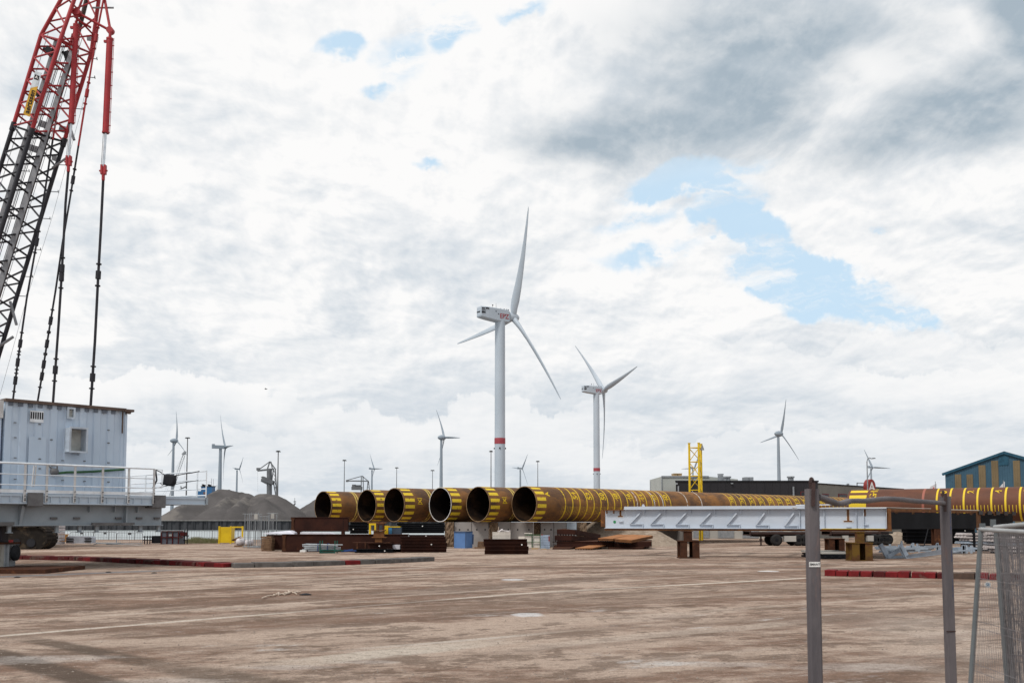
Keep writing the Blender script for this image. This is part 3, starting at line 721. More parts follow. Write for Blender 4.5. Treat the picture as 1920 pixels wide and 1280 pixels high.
# black hall
Y = 127; x0, x1 = X_(1268, Y), X_(1535, Y); zt = zz(903, Y)
t = thing('black_hall', 'long low black clad hall with flat roof and small roof vents', 'building', ((x0 + x1) / 2, Y, 0))
DV = V((4.6, 20, 0)); m = MB(); m.ob((x0, Y, 1.4), (x1 - x0, 0, 0), DV, (0, 0, zt - 1.4))
bw_ = m.build('wall', m_black, t); m = MB()
for i in range(int((x1 - x0) / 1.0)): m.box(x0 + i + .3, x0 + i + .36, Y - .03, Y, 1.4, zt)
m.build('cladding_rib', m_black, bw_)
m = MB(); m.ob((x0 + .1, Y + .1, 0), (x1 - x0 - .2, 0, 0), DV * .98, (0, 0, 1.395)); pl_ = m.build('plinth', m_gl, t)
m = MB(); m.ob((x0 - .1, Y - .1, zt), (x1 - x0 + .2, 0, 0), DV * 1.01, (0, 0, .18)); m.build('parapet', m_dark, t)
m = MB()
for px in (1303, 1368, 1373, 1491, 1494): m.tube((X_(px, Y), Y + 2, zt), (X_(px, Y), Y + 2, zt + .75), .28, .28, 10); m.tube((X_(px, Y), Y + 2, zt + .6), (X_(px, Y), Y + 2, zt + .8), .4, .4, 10)
for px in (1412, 1421): m.box(X_(px - 4, Y), X_(px + 4, Y), Y + 3, Y + 4.5, zt + .1, zt + .75)
m.each('roof_vent', m_galv, t)
m = MB(); m.tube((X_(1272.5, Y), Y - .12, 1.3), (X_(1272.5, Y), Y - .12, zt - .5), .1); m.tube((X_(1488.5, Y), Y - .12, 1.3), (X_(1488.5, Y), Y - .12, zt - .6), .12); m.each('downpipe', m_galv, t)
m = MB(); m.box(X_(1371, Y), X_(1375, Y), Y - .3, Y - .03, zz(907, Y), zz(905, Y)); m.box(X_(1268, Y), X_(1271, Y), Y - .3, Y - .03, zz(908, Y), zz(905, Y)); m.each('wall_lamp', m_galv, t)
for a, b, c_, d in ((1502, 1512, 921, 930),):
    f = MB().box(X_(a, Y), X_(b, Y), Y - .07, Y - .02, zz(d, Y), zz(c_, Y)).build('window', m_redf, t); MB().box(X_(a + 1, Y), X_(b - 1, Y), Y - .09, Y - .075, zz(d - 1, Y), zz(c_ + 1, Y)).build('pane', m_glass, f)
for px in range(1300, 1530, 46): MB().box(X_(px, Y), X_(px + 30, Y), Y + .02, Y + .08, .05, 1.35).build('panel', m_galv, t)
# taupe wing receding to the right
p0_, p1_ = V((X_(1535, 127), 127.5, 0)), V((X_(1696, 150), 150, 0)); dd = (p1_ - p0_); dn = dd.normalized(); nn = V((-dn.y, dn.x, 0))
h0 = zz(907, 127.5)
t = thing('taupe_hall', 'grey brown hall wing with red framed windows behind the right pipe', 'building', p0_)
m = MB(); m.ob(p0_, dd, nn * 14, (0, 0, h0)); m.build('wall', m_beige, t)
m = MB(); m.ob(p0_ + V((0, 0, h0)) - nn * .1, dd, nn * 14.2, (0, 0, .15)); m.build('parapet', m_dark, t)
for px0, px1 in ((1541, 1553), (1571, 1587)):
    def onw(px, off):
        k = (px - 960) / F; s_ = (k * p0_.y - p0_.x) / (dn.x - k * dn.y); return p0_ + dn * s_ - nn * off
    a, b = onw(px0, .06), onw(px1, .06); ze, zs = zz(925, a.y), zz(936, a.y)
    f = MB().ob(V((a.x, a.y, zs)), b - a, nn * .05, (0, 0, ze - zs)).build('window', m_redf, t)
    a2, b2 = a.lerp(b, .08) - nn * .02, a.lerp(b, .92) - nn * .02
    MB().ob(V((a2.x, a2.y, zs + .12)), b2 - a2, nn * .02, (0, 0, ze - zs - .24)).build('pane', m_glass, f)
r_ = MB(); a = at(1607, 905, 138); r_.bar((a.x, 138, h0), (a.x, 138, a.z + .05), .12); r_.bar(a, at(1622, 905.5, 138), .12); r_.box(at(1590, 907, 136).x, at(1592.5, 907, 136).x, 136, 136.6, h0, h0 + .4); r_.build('roof_frame', m_galv, t)
# pale grey hall behind
Y = 139
t = thing('grey_hall', 'pale grey clad hall behind the yellow lattice tower, with tan roof boxes', 'building', (X_(1300, Y), Y, 0))
zt = zz(893, Y); xa, xb, xc_ = X_(1241, Y), X_(1330, Y), X_(1385, Y)
m = MB(); m.prism([(xa, Y, 0), (xc_, Y, 0), (xc_, Y, zz(898, Y)), (xb, Y, zt), (xa, Y, zt)], (3.6, 18, 0)); m.prism([(X_(1219, 150), 150, 0), (xa, Y + .02, 0), (xa, Y + .02, zt), (X_(1219, 150), 150, zt)], (1.0, 1.5, 0)); m.build('wall', m_gcl, t)
m = MB(); m.box(xa - .02, xa + .1, Y - .1, Y - .01, 0, zt); m.box(xa, xb, Y - .12, Y - .01, zt - .12, zt + .1); m.build('trim', m_galv, t)
for px in (1274.5, 1283): 
    m = MB(); m.box(X_(px - 3.6, Y), X_(px + 3.6, Y), Y + 3, Y + 5, zt, zz(886, Y)); m.box(X_(px - 4.1, Y), X_(px + 4.1, Y), Y + 2.9, Y + 5.1, zz(886, Y), zz(885, Y)); m.build('roof_box', m_tan, t)
m = MB(); m.tube((X_(1341, Y), Y - 4, 6), (X_(1341, Y), Y - 4, zz(893.5, Y)), .38, .38, 14); m.tube((X_(1341, Y), Y - 4, zz(892.8, Y)), (X_(1341, Y), Y - 4, zz(890.5, Y)), .42, .42, 14); m.build('chimney', m_galv, t)
MB().tube((X_(1220.5, 149.5), 149, 0), (X_(1220.5, 149.5), 149, zz(903, 150)), .12).build('downpipe', m_galv, t)
# blue and tan hall
m_bl = mat('blue_cladding', (.055, .115, .165), .6, col2=(.045, .095, .14), sc=.3)
m_tn = mat('tan_cladding', (.19, .145, .085), .6, col2=(.155, .118, .07), sc=.4)
m_bt = mat('blue_trim', (.028, .09, .14), .55)
Y = 165; s_ = Y / F
ang = R(-36); gx = V((math.cos(ang), math.sin(ang), 0)); gn = V((-gx.y, gx.x, 0))
o0 = V((X_(1775, Y), Y, 0)); ze = zz(888, Y)
def hs(px): k = (px - 960) / F; return (k * o0.y - o0.x) / (gx.x - k * gx.y)
def hz(px, py): return Z_(py, o0.y + gx.y * hs(px))
sA = hs(1885); wdt = 2 * sA; za = hz(1885, 846) - .2
t = thing('blue_hall', 'tall gabled hall clad in blue and tan vertical stripes behind the red brown pipe', 'building', o0)
m = MB(); m.prism([o0, o0 + gx * wdt, o0 + gx * wdt + V((0, 0, ze)), o0 + gx * sA + V((0, 0, za)), o0 + V((0, 0, ze))], gn * 40)
hw_ = m.build('wall', m_bl, t)
def roofz(s): return ze + (za - ze) * (1 - abs(s / wdt - .5) * 2)
s = .2; m = MB()
while s < wdt - .3: m.ob(o0 + gx * s - gn * .06, gx * .14, gn * .06, (0, 0, roofz(s) - .3)); s += .36
m.build('corrugation', m_bl, hw_)
for pa, pb, ytop in ((1791, 1803, 889), (1813, 1825, 889), (1836, 1849, 0), (1860, 1873, 0), (1901, 1914, 0)):
    sa_, sb = hs(pa), hs(pb); zt_ = hz(pa, ytop) if ytop else min(roofz(sa_), roofz(sb)) - .55
    tp_ = MB().ob(o0 + gx * sa_ - gn * .1, gx * (sb - sa_), gn * .1, (0, 0, zt_)).build('tan_cladding', m_tn, t); st = MB()
    q_ = sa_ + .08
    while q_ < sb - .1: st.ob(o0 + gx * q_ - gn * .16, gx * .13, gn * .06, (0, 0, zt_)); q_ += .36
    st.build('corrugation', m_tn, tp_)
m = MB(); e0, e1, e2 = o0 + V((0, 0, ze)), o0 + gx * sA + V((0, 0, za)), o0 + gx * wdt + V((0, 0, ze))
m.bar(e0 - gn * .2 - gx * .4 - V((0, 0, .1)), e1 - gn * .2, .35, .4); m.bar(e2 - gn * .2, e1 - gn * .2, .35, .4); m.build('roof_edge', m_bt, t)
m = MB()
for a, b in ((e0, e1), (e2, e1)): m.ob(a + V((0, 0, .05)), b - a, gn * 40, (0, 0, .2))
m.build('roof', mat('roof_blue_grey', (.05, .13, .17), .5), t)
MB().ob(o0 + gx * hs(1875) - gn * .12 + V((0, 0, hz(1875, 872))), gx * 1.4, gn * .1, (0, 0, 2.0)).build('dark_panel', m_bt, t)
# yellow lattice tower
m_ylw = mat('yellow_steel', (.72, .50, .012), .45, col2=(.62, .42, .012), sc=1.5)
Y = 114
t = thing('lattice_tower', 'upright yellow lattice tower section behind the long pipe', 'lattice tower', (X_(1304, Y), Y, 0))
lg = [V((X_(1294, Y), Y, 0)), V((X_(1312, Y - .4), Y - .4, 0)), V((X_(1316.3, Y + 1.1), Y + 1.1, 0)), V((X_(1299.5, Y + 1.5), Y + 1.5, 0))]
zt = zz(830, Y)
for i, l in enumerate(lg):
    if i == 3: continue
    h_ = MB().tube(l, l + V((0, 0, zt)), .125, .125, 12); h_.tube(l + V((0, 0, zt - .08)), l + V((0, 0, zt)), .17, .17, 12); h_.build('leg', m_ylw, t)
lv = [zz(q_, Y) for q_ in (945, 918.5, 892, 865.5, 839)]
m = MB()
for (a, b) in ((0, 1), (1, 2), (2, 0)):
    for k, z_ in enumerate(lv):
        m.tube(lg[a] + V((0, 0, z_)), lg[b] + V((0, 0, z_)), .055, .055, 6)
        if k < 4:
            i_, j_ = (a, b) if k % 2 else (b, a)
            m.tube(lg[i_] + V((0, 0, z_ + .08)), lg[j_] + V((0, 0, lv[k + 1] - .08)), .045, .045, 6)
m.build('bracing', m_ylw, t)
m = MB(); m.add([lg[2] + V((.1, -.2, zt)), lg[2] + V((.35, -.2, zt - .75)), lg[2] + V((-.1, -.2, zt - .8)), lg[2] + V((.1, 0, zt)), lg[2] + V((.35, 0, zt - .75)), lg[2] + V((-.1, 0, zt - .8))], [(0, 2, 1), (3, 4, 5), (0, 1, 4, 3), (1, 2, 5, 4), (2, 0, 3, 5)])
m.build('lifting_plate', m_galv, t)
# round red sign, street lamp, flags
Y = 132
m_sred = mat('sign_red', (.26, .035, .03), .5)
c = V((X_(1636, Y), Y, zz(912, Y)))
t = thing('round_signboard', 'thick round red sign with a white letter A above the right pipe', 'sign', (c.x, Y, 0))
sn = V((.42, -.9, 0)).normalized(); se = V((-sn.y, sn.x, 0)) ; se = V((.9, .42, 0)).normalized()
def ell(off, a_, b_): return [c + sn * off + se * a_ * math.cos(q_) + V((0, 0, b_ * math.sin(q_))) for q_ in [2 * math.pi * i / 36 for i in range(36)]]
MB().loft([ell(-.75, .72, 1.0), ell(0, .72, 1.0)]).build('disc', m_sred, t)
text_mb('A', 1.7, c + se * .02 + V((0, 0, -.1)) + sn * .02, se, V((0, 0, 1)), .02, bold=.03).build('letter', m_white, t)
MB().tube((c.x, Y, 0), (c.x, Y, c.z - .9), .18, .18, 12).build('post', m_galv, t)
Y = 108; m = thing('street_lamp', 'grey street lamp with short arm standing before the round red sign', 'street lamp', (X_(1628, Y), Y, 0))
a = V((X_(1628.5, Y), Y, 0)); zt = zz(865, Y); pts = [a, V((a.x, Y, zt)), V((a.x + .08, Y, zt + .3)), V((a.x + .25, Y, zt + .42)), at(1634, 859.5, Y)]
b = MB(); b.tube(pts[0], pts[1], .09, .06, 8); b.path(pts[1:], .05, 8); b.build('pole', m_galv, m)
MB().loft([[q_ + V((0, .12 * math.cos(k) * r_, .06 * math.sin(k) * r_)) for k in [2 * math.pi * i / 8 for i in range(8)]] for q_, r_ in ((at(1633, 859.5, Y), .5), (at(1636, 859, Y), 1), (at(1640, 858.7, Y), .9), (at(1642, 859, Y), .3))]).build('lamp_head', m_mast, m)
for px, pt_, Y, poly, red, lab in ((1756, 902, 140, [(1756, 906), (1744, 912), (1741, 930), (1756, 930)], True, 'white flag with a red triangle flying left of the blue hall'), (1884, 900, 120, [(1884, 902), (1876, 911), (1866, 921), (1866, 928), (1884, 928)], False, 'plain white flag drooping in front of the blue hall')):
    t = thing('flag', lab, 'flag', (X_(px, Y), Y, 0))
    MB().tube((X_(px, Y), Y, 0), (X_(px, Y), Y, zz(pt_, Y)), .05, .04, 8).build('flagpole', m_galv, t)
    MB().prism([at(a_, b_, Y) for a_, b_ in poly], (0, .03, 0)).build('cloth', mat('flag_cloth', (.62, .62, .64), .8, col2=(.5, .5, .53), sc=2), t)
    if red: MB().prism([at(1751, 912, Y - .03), at(1746, 921, Y - .03), at(1755, 921, Y - .03)], (0, .02, 0)).build('emblem', mat('flag_red', (.6, .10, .08), .7), t)
# ------------------------------------------------------------------ crawler crane with lattice mast (left)
m_cred = mat('crane_red', (.36, .028, .035), .5, col2=(.28, .022, .028), sc=1.2, dirt=(.20, .03, .03), dsc=1.5, dth=.6)
m_cblk = mat('crane_black', (.014, .015, .022), .5, col2=(.022, .022, .028), sc=1)
m_cbrn = mat('hoist_tube_brown', (.075, .055, .05), .55, col2=(.05, .04, .038), sc=.8)
m_grate = mat('grating_grey', (.27, .28, .30), .6, col2=(.20, .21, .23), sc=2)
m_chrome = mat('chrome_rod', (.62, .66, .70), .25, metal=.7)
CY = 85
crane = thing('crawler_crane', 'red and black lattice mast crane on crawlers behind the grey platform', 'crawler crane', (X_(-150, CY), CY, 0))
dep = (CY + 1.0, CY - 2.0, CY + 3.2, CY + .6)
ch_b = [at(-217, 1000, dep[0]), at(-172, 1000, dep[1]), at(-139, 1000, dep[2]), at(-104, 1000, dep[3])]
ch_j = [at(25, 236, dep[0]), at(59, 247, dep[1]), at(87, 258, dep[2]), at(120, 266, dep[3])]
ch_u = [at(77, 66, dep[0]), at(113, 75, dep[1]), at(140, 88, dep[2]), at(171, 100, dep[3])]
ch_t = [at(133, -34, dep[0] - .4), at(151, -34, dep[1] + .6), at(171, -34, dep[2] - .6), at(190, -34, dep[3])]
def chords(a, b, name, m, r, idx=(0, 1, 2, 3)):
    for i in idx: MB().tube(a[i], b[i], r, r, 10).build(name, m, crane)
chords(ch_b, ch_j, 'mast_chord', m_cblk, .18, (0, 1, 3)); chords(ch_b, ch_j, 'mast_chord', m_cbrn, .22, (2,))
chords(ch_j, ch_u, 'mast_chord', m_cred, .17, (0, 1, 3)); chords(ch_j, ch_u, 'mast_chord', m_cbrn, .22, (2,))
chords(ch_u, ch_t, 'mast_chord', m_cred, .17, (0, 1, 3)); chords(ch_u, ch_t, 'mast_chord', m_cbrn, .2, (2,))
def lacing(a, b, n, m, r, name='lacing', faces=((0, 1), (1, 3), (3, 2), (2, 0))):
    for k, (i, j) in enumerate(faces):
        mb = MB(); q_ = (k % 2) * .5
        L = lambda c_, t: a[c_].lerp(b[c_], max(0, min(1, t)))
        for s_ in range(n):
            mb.tube(L(i, s_ / n), L(j, (s_ + .5) / n), r, r, 6, False); mb.tube(L(j, (s_ + .5) / n), L(i, (s_ + 1) / n), r, r, 6, False)
        mb.tube(L(i, 0), L(j, 0), r, r, 6); mb.tube(L(i, 1), L(j, 1), r, r, 6)
        mb.build(name, m, crane)
lacing(ch_b, ch_j, 15, m_cblk, .085); lacing(ch_j, ch_u, 4, m_cred, .085); lacing(ch_u, ch_t, 2, m_cred, .08)
# joint frame, lugs
m = MB()
for i in range(4): m.tube(ch_j[i].lerp(ch_b[i], .012), ch_j[i].lerp(ch_b[i], -.008), .24, .24, 10)
m.tube(ch_j[0], ch_j[3], .07); m.tube(ch_j[1], ch_j[2], .07); m.build('joint', m_cblk, crane)
def mid(l, i, j, f): return lambda t: l[0][i].lerp(l[1][i], t).lerp(l[0][j].lerp(l[1][j], t), f)
for (i, j, f, wv) in ((0, 2, .45, .42), (1, 3, .42, .5)):
    m = MB(); bl = mid((ch_b, ch_j), i, j, f); m.bar(bl(.3), bl(1), .5, .05, (0, 1, 0))
    for d_ in (-.75, .75): m.bar(bl(.3) + V((d_, 0, .9)), bl(1) + V((d_, 0, .9)), .035)
    m.build('walkway', m_grate, crane)
    m = MB(); bl = mid((ch_j, ch_u), i, j, f); m.bar(bl(0), bl(1), .4, .05, (0, 1, 0))
    for d_ in (-.75, .75): m.bar(bl(0) + V((d_, 0, .7)), bl(1) + V((d_, 0, .7)), .035)
    m.build('walkway', m_grate, crane)
m = MB(); ax0, ax1 = (ch_b[0] + ch_b[3]) / 2, (ch_j[0] + ch_j[3]) / 2; ax2 = (ch_u[0] + ch_u[3]) / 2
for o_ in (-.35, -.2, .25, .5, .62): m.tube(ax0 + V((o_, .2, 0)), ax1 + V((o_, .2, 0)), .03, .03, 5); m.tube(ax1 + V((o_, .2, 0)), ax2 + V((o_ * .8, .2, 0)), .03, .03, 5)
m.each('hoist_rope', m_cblk, crane)
m = MB()
for t_, ii in ((.94, 3), (.87, 3), (.8, 3), (.72, 3), (.65, 3), (.6, 3), (.9, 1), (.78, 1)):
    c = ch_b[ii].lerp(ch_j[ii], t_); m.bar(c, c + V((.85, 0, -.05)), .05); m.bar(c + V((.8, 0, .12)), c + V((.85, 0, -.12)), .05)
for px, py in ((176, 110), (172, 145), (150, 204)): c = at(px, py, CY); m.bar(c - V((.4, 0, 0)), c + V((.3, 0, -.05)), .05); m.bar(c + V((.25, 0, .12)), c + V((.3, 0, -.15)), .06)
m.each('bracket', m_cblk, crane)
m = MB()
for a, b, w_ in (((88, 92), (98, 99), .5), ((66, 170), (75, 180), .45), ((124, 98), (132, 122), .4)): m.bar(at(*a, CY - .5), at(*b, CY - .5), w_, .5); m.tube(at(*a, CY - .5) - V((.3, 0, 0)), at(*b, CY - .5) + V((.2, 0, .2)), .14)
m.each('winch', m_dark, crane)
m = MB()
for pts in (((76, 225), (88, 229), (85, 241), (70, 236)), ((112, 235), (126, 238), (123, 250), (109, 246)), ((55, 270), (72, 275), (68, 287), (52, 281)), ((162, 66), (172, 66), (171, 77), (163, 76)), ((97, 290), (106, 292), (105, 303), (97, 300))):
    m.prism([at(a, b, CY + 1.2) for a, b in pts], (0, .08, 0))
m.each('access_panel', m_grate, crane)
m = MB(); m.tube(at(173, 15, CY), at(213, 15, CY), .08); m.tube(at(129, 232, CY - .3), at(139, 263, CY - .3), .12); m.tube(at(98, 315, CY), at(125, 296, CY - .3), .1)
m.tube(at(19, 565, CY), at(31, 609, CY), .12); m.tube(at(0, 648, CY), at(25, 631, CY), .12); m.each('strut', m_grate, crane)
# head frame carrying the two long cylinders
m = MB(); A_, B_, T_ = at(145, 24, CY - 1.2), at(207, 58, CY - .6), at(191, -30, CY)
m.tube(A_, at(118 + 24, 34, CY - 1.2), .18); m.tube(A_, B_, .11); m.tube(B_, T_, .12); m.tube(A_, at(165, -30, CY), .1); m.tube(at(143, 36, CY - 1.2), at(170, 52, CY), .1); m.lathe(B_ - V((0, .25, 0)), (0, 1, 0), [(0, .3), (.5, .3)], 14); m.lathe(A_ - V((0, .25, 0)), (0, 1, 0), [(0, .32), (.5, .32)], 14)
m.build('head_frame', m_cred, crane)
for top, c0, c1, r1_, e_, bot, rad in (((143, 40), (143, 46), (133.5, 232), (128.8, 297), (128, 322), (100, 752), .24), ((207, 60), (206, 72), (198, 250), (194, 314), (193.5, 338), (172, 768), .27)):
    dy = CY - .8; P_ = [at(q_[0], q_[1], dy) for q_ in (top, c0, c1, r1_, e_)]
    m = MB(); m.tube(P_[0], P_[1], .13); m.tube(P_[1], P_[2], rad, rad, 16)
    m.tube(P_[1].lerp(P_[2], .985), P_[2], rad * 1.12, rad * 1.12, 16); m.tube(P_[1], P_[1].lerp(P_[2], .02), rad * 1.1, rad * 1.1, 16)
    for k in range(7): q_ = P_[1].lerp(P_[2], .08 + k * .14); m.tube(q_ + V((rad, 0, 0)), q_ + V((rad + .14, 0, 0)), .04)
    m.tube(P_[1] + V((rad + .09, 0, 0)), P_[2] + V((rad + .09, 0, 0)), .025, .025, 5); m.bar(P_[1] - V((.5, 0, .3)), P_[1] - V((0, 0, .3)), .2)
    cy = m.build('ram_cylinder', m_cred, crane)
    MB().tube(P_[2], P_[3], .11, .11, 12).build('ram_rod', m_chrome, cy); MB().tube(P_[2] - V((.2, 0, 0)), P_[3] - V((.2, 0, 0)), .02, .02, 5).build('hose', m_cblk, cy)
    m = MB(); m.bar(P_[3] + V((-.13, 0, .2)), P_[3].lerp(P_[4], .55) + V((-.13, 0, 0)), .16, .34); m.bar(P_[3] + V((.15, 0, .2)), P_[3].lerp(P_[4], .55) + V((.15, 0, 0)), .16, .34); m.tube(P_[3] + V((0, 0, .05)), P_[4], .14); m.tube(P_[3] - V((.35, 0, .3)), P_[3] + V((.35, 0, -.3)), .08)
    m.build('clevis', m_cred, cy)
def pend(pts, m, red_to=None, r=.085, nodes=()):
    P_ = [at(a, b, CY - .4) for a, b in pts]
    mb = MB(); mb.path(P_, r, 8)
    for k, f in nodes:
        c = P_[k].lerp(P_[k + 1], f); d = (P_[k + 1] - P_[k]).normalized(); mb.tube(c - d * .35, c + d * .35, r * 1.9, r * 1.9, 10); mb.tube(c - d * 1.0, c - d * .9, r * 2.0, r * 2.0, 8); mb.tube(c + d * 1.0, c + d * .9, r * 2.0, r * 2.0, 8)
    return mb.build('pendant', m, crane)
pend([(145, 34), (115, 160), (99, 262)], m_cred, nodes=((0, .3), (1, .05)))
pend([(99, 262), (85, 354), (70, 448), (50, 560), (35, 665), (29, 712), (22, 768)], m_cblk, nodes=((2, .05), (3, .8), (4, .3), (5, .02)))
pend([(196, -10), (181, 66), (163, 175), (147, 274)], m_cred, nodes=((1, .05), (2, .0)))
pend([(147, 274), (130, 380), (117, 457), (104, 546), (89, 638), (79, 702), (68, 768)], m_cblk, nodes=((0, .6), (3, .6), (4, .1), (4, .7), (5, .05)))
pend([(128, 322), (123, 380), (116, 510), (110, 606), (103, 703), (97, 790), (92, 905)], m_cblk, r=.11, nodes=((1, .95), (3, .9), (2, .1)))
pend([(193.5, 338), (189, 430), (184, 520), (178, 640), (173, 715), (168, 790), (163, 905)], m_cblk, r=.12, nodes=((1, .95), (3, .9)))
m = MB(); m.path([at(185, 70, CY), at(150, 215, CY), at(100, 400, CY), at(50, 560, CY), at(0, 740, CY)], .015, 4); m.build('guy_line', m_galv, crane)
# banner on the mast
bn = MB(); Yb = CY - 2.6
c4 = [at(66, 133, Yb), at(77.5, 137, Yb), at(55, 219, Yb), at(43.5, 214, Yb)]
up = (c4[0] - c4[3]).normalized(); sd = (c4[1] - c4[0]).normalized(); H_ = (c4[0] - c4[3]).length; W2 = (c4[1] - c4[0]).length
bn.prism([c4[3], c4[2], c4[2] + up * H_ * .70, c4[3] + up * H_ * .60], (0, .06, 0))
b_ = bn.build('banner', mat('banner_orange', (.62, .36, .05), .6), crane)
MB().prism([c4[3] + up * H_ * .60, c4[2] + up * H_ * .70, c4[1], c4[0]], (0, .06, 0)).build('banner_top', mat('banner_white', (.6, .66, .7), .6), b_)
cc = c4[3] + up * H_ * .87 + sd * W2 * .5 + V((0, -.02, 0)); hs = W2 * .36
MB().prism([cc - sd * hs - up * hs, cc + sd * hs - up * hs, cc + sd * hs + up * hs, cc - sd * hs + up * hs], (0, .01, 0)).build('emblem', m_dark, b_)
text_mb('A', hs * 1.7, cc + V((0, -.02, 0)), sd, up, .0, bold=.01).build('emblem_letter', m_white, b_)
text_mb('aertssen', .62, c4[3] + up * H_ * .31 + sd * W2 * .52 + V((0, -.03, 0)), up, -sd, 0, bold=.012).build('lettering', m_dark, b_)
# crawlers, car body, counterweight tray (mostly behind the platform)
m_track = mat('track_steel', (.022, .018, .015), .85, col2=(.014, .012, .011), sc=2, dirt=(.07, .052, .036), dsc=1.2, dth=.52)  # dark shade around the crawlers put into the steel colour
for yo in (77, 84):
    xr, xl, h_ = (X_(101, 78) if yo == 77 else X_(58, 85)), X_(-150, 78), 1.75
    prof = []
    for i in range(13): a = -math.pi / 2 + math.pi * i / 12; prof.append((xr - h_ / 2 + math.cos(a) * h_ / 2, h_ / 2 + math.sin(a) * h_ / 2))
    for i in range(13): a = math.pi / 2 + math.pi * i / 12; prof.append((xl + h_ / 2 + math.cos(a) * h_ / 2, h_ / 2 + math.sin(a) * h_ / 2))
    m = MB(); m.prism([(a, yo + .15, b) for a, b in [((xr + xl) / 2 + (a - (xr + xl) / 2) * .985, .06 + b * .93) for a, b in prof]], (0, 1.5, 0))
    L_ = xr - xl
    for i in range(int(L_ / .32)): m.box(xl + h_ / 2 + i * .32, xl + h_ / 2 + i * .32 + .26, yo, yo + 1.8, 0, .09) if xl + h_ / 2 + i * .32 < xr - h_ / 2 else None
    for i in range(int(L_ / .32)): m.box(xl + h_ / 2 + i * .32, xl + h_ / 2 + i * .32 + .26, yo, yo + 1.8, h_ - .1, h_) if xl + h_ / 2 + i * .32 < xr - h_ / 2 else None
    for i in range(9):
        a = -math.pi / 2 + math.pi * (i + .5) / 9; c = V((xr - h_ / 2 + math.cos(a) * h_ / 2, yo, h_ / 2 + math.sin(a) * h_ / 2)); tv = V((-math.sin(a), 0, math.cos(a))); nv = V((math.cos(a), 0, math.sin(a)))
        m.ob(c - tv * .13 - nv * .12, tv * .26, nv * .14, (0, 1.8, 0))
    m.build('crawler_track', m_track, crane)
    m = MB()
    for i in range(8): m.lathe((xr - 1.3 - i * 1.15, yo + .08, .5), (0, 1, 0), [(0, .34), (.12, .34)], 16)
    m.each('track_roller', m_dark, crane)
m = MB(); m.box(X_(-150, 80), X_(60, 80), 78.8, 84, .9, 2.4); m.box(X_(-180, 80), X_(30, 80), 78.5, 85.5, 2.4, 4.6); m.build('car_body', m_cblk, crane)
m = MB()
for k in range(5): m.box(X_(60, CY) + .05 * (k % 2), X_(196, CY), CY - 2.2, CY + 1.8, 2.6 + k * .5, 3.05 + k * .5)
m.each('counterweight', m_cred, crane)

# ------------------------------------------------------------------ grey steel platform with cabin (left)
m_pb = mat('pale_blue_paint', (.49, .585, .70), .45, col2=(.43, .525, .64), sc=.6, stretch=(1, 1, .4), dirt=(.55, .64, .74), dsc=.8, dth=.55)
m_pg = mat('platform_grey', (.31, .355, .395), .5, col2=(.255, .295, .33), sc=.8, dirt=(.27, .25, .23), dsc=.9, dth=.62)
m_brk = mat('bracket_grey', (.15, .15, .155), .6, col2=(.11, .11, .115), sc=3)
m_edgep = mat('edge_paint', (.44, .52, .60), .5, col2=(.39, .46, .54), sc=.8, dirt=(.34, .38, .42), dsc=1.5, dth=.62)
m_rail = mat('rail_white', (.74, .79, .84), .45, col2=(.60, .63, .66), sc=2)
m_post = mat('rail_post', (.58, .585, .59), .6, col2=(.46, .455, .45), sc=3, dirt=(.33, .28, .25), dsc=5, dth=.62)
m_rsty = mat('rusty_steel', (.068, .028, .016), .8, col2=(.042, .019, .012), sc=2.2, dirt=(.11, .044, .02), dsc=2, dth=.55)
m_brn = mat('roof_flashing', (.13, .095, .08), .7, col2=(.09, .065, .055), sc=1.5)
PA = V((.68, .73, 0)).normalized(); PB = V((-PA.y, PA.x, 0)); PO = V((-21.6, 42, 0))
def pl(t, w_, z): return PO + PA * t + PB * w_ + V((0, 0, z))
def onp(px, py, w_=0.0):                 # photo pixel on the vertical plane w = const -> (t, z)
    d = ray(px, py); o_ = PO + PB * w_; k = d.x / d.y; t = (k * o_.y - o_.x) / (PA.x - k * PA.y); Yq = o_.y + PA.y * t
    return t, EYE + d.z * Yq / d.y
def pbx(m, t0, t1, w0, w1, z0, z1): return m.ob(pl(t0, w0, z0), PA * (t1 - t0), PB * (w1 - w0), (0, 0, z1 - z0))
plat = thing('steel_platform', 'long grey steel platform with white railings, raised above the yard at the left edge', 'platform', pl(2, 2, 0))
TL, TE, TM = -7.0, 9.6, 7.45
m = MB(); pbx(m, TL, TE, .12, 8.0, 3.22, 3.32); m.build('deck', m_pg, plat)
m = MB()
pbx(m, TL, TE - .02, 0, .12, 3.20, 3.30); pbx(m, TL, TM, .05, .12, 2.93, 3.20); pbx(m, TL, TM, 0, .3, 2.87, 2.93); pbx(m, TM, TE - .02, .05, .12, 2.98, 3.20); pbx(m, TM, TE - .02, .0, .25, 2.93, 2.98)
for k in range(40):
    t = TL + .3 + k * .42
    if t < TM - .1: pbx(m, t, t + .03, .0, .05, 2.93, 3.2)
m.build('edge_beam', m_edgep, plat)
m = MB(); pbx(m, TE, TE + .12, .0, 8.0, 2.95, 3.3); m.build('end_beam', m_pg, plat)
for t0 in (onp(60, 940)[0], onp(293, 940)[0]):
    m = MB(); pbx(m, t0 - .2, t0 + .45, -.06, -.003, 2.78, 3.36); pbx(m, t0 - .2, t0 + .45, -.003, .9, 2.76, 2.865); m.build('bracket_plate', m_brk, plat)
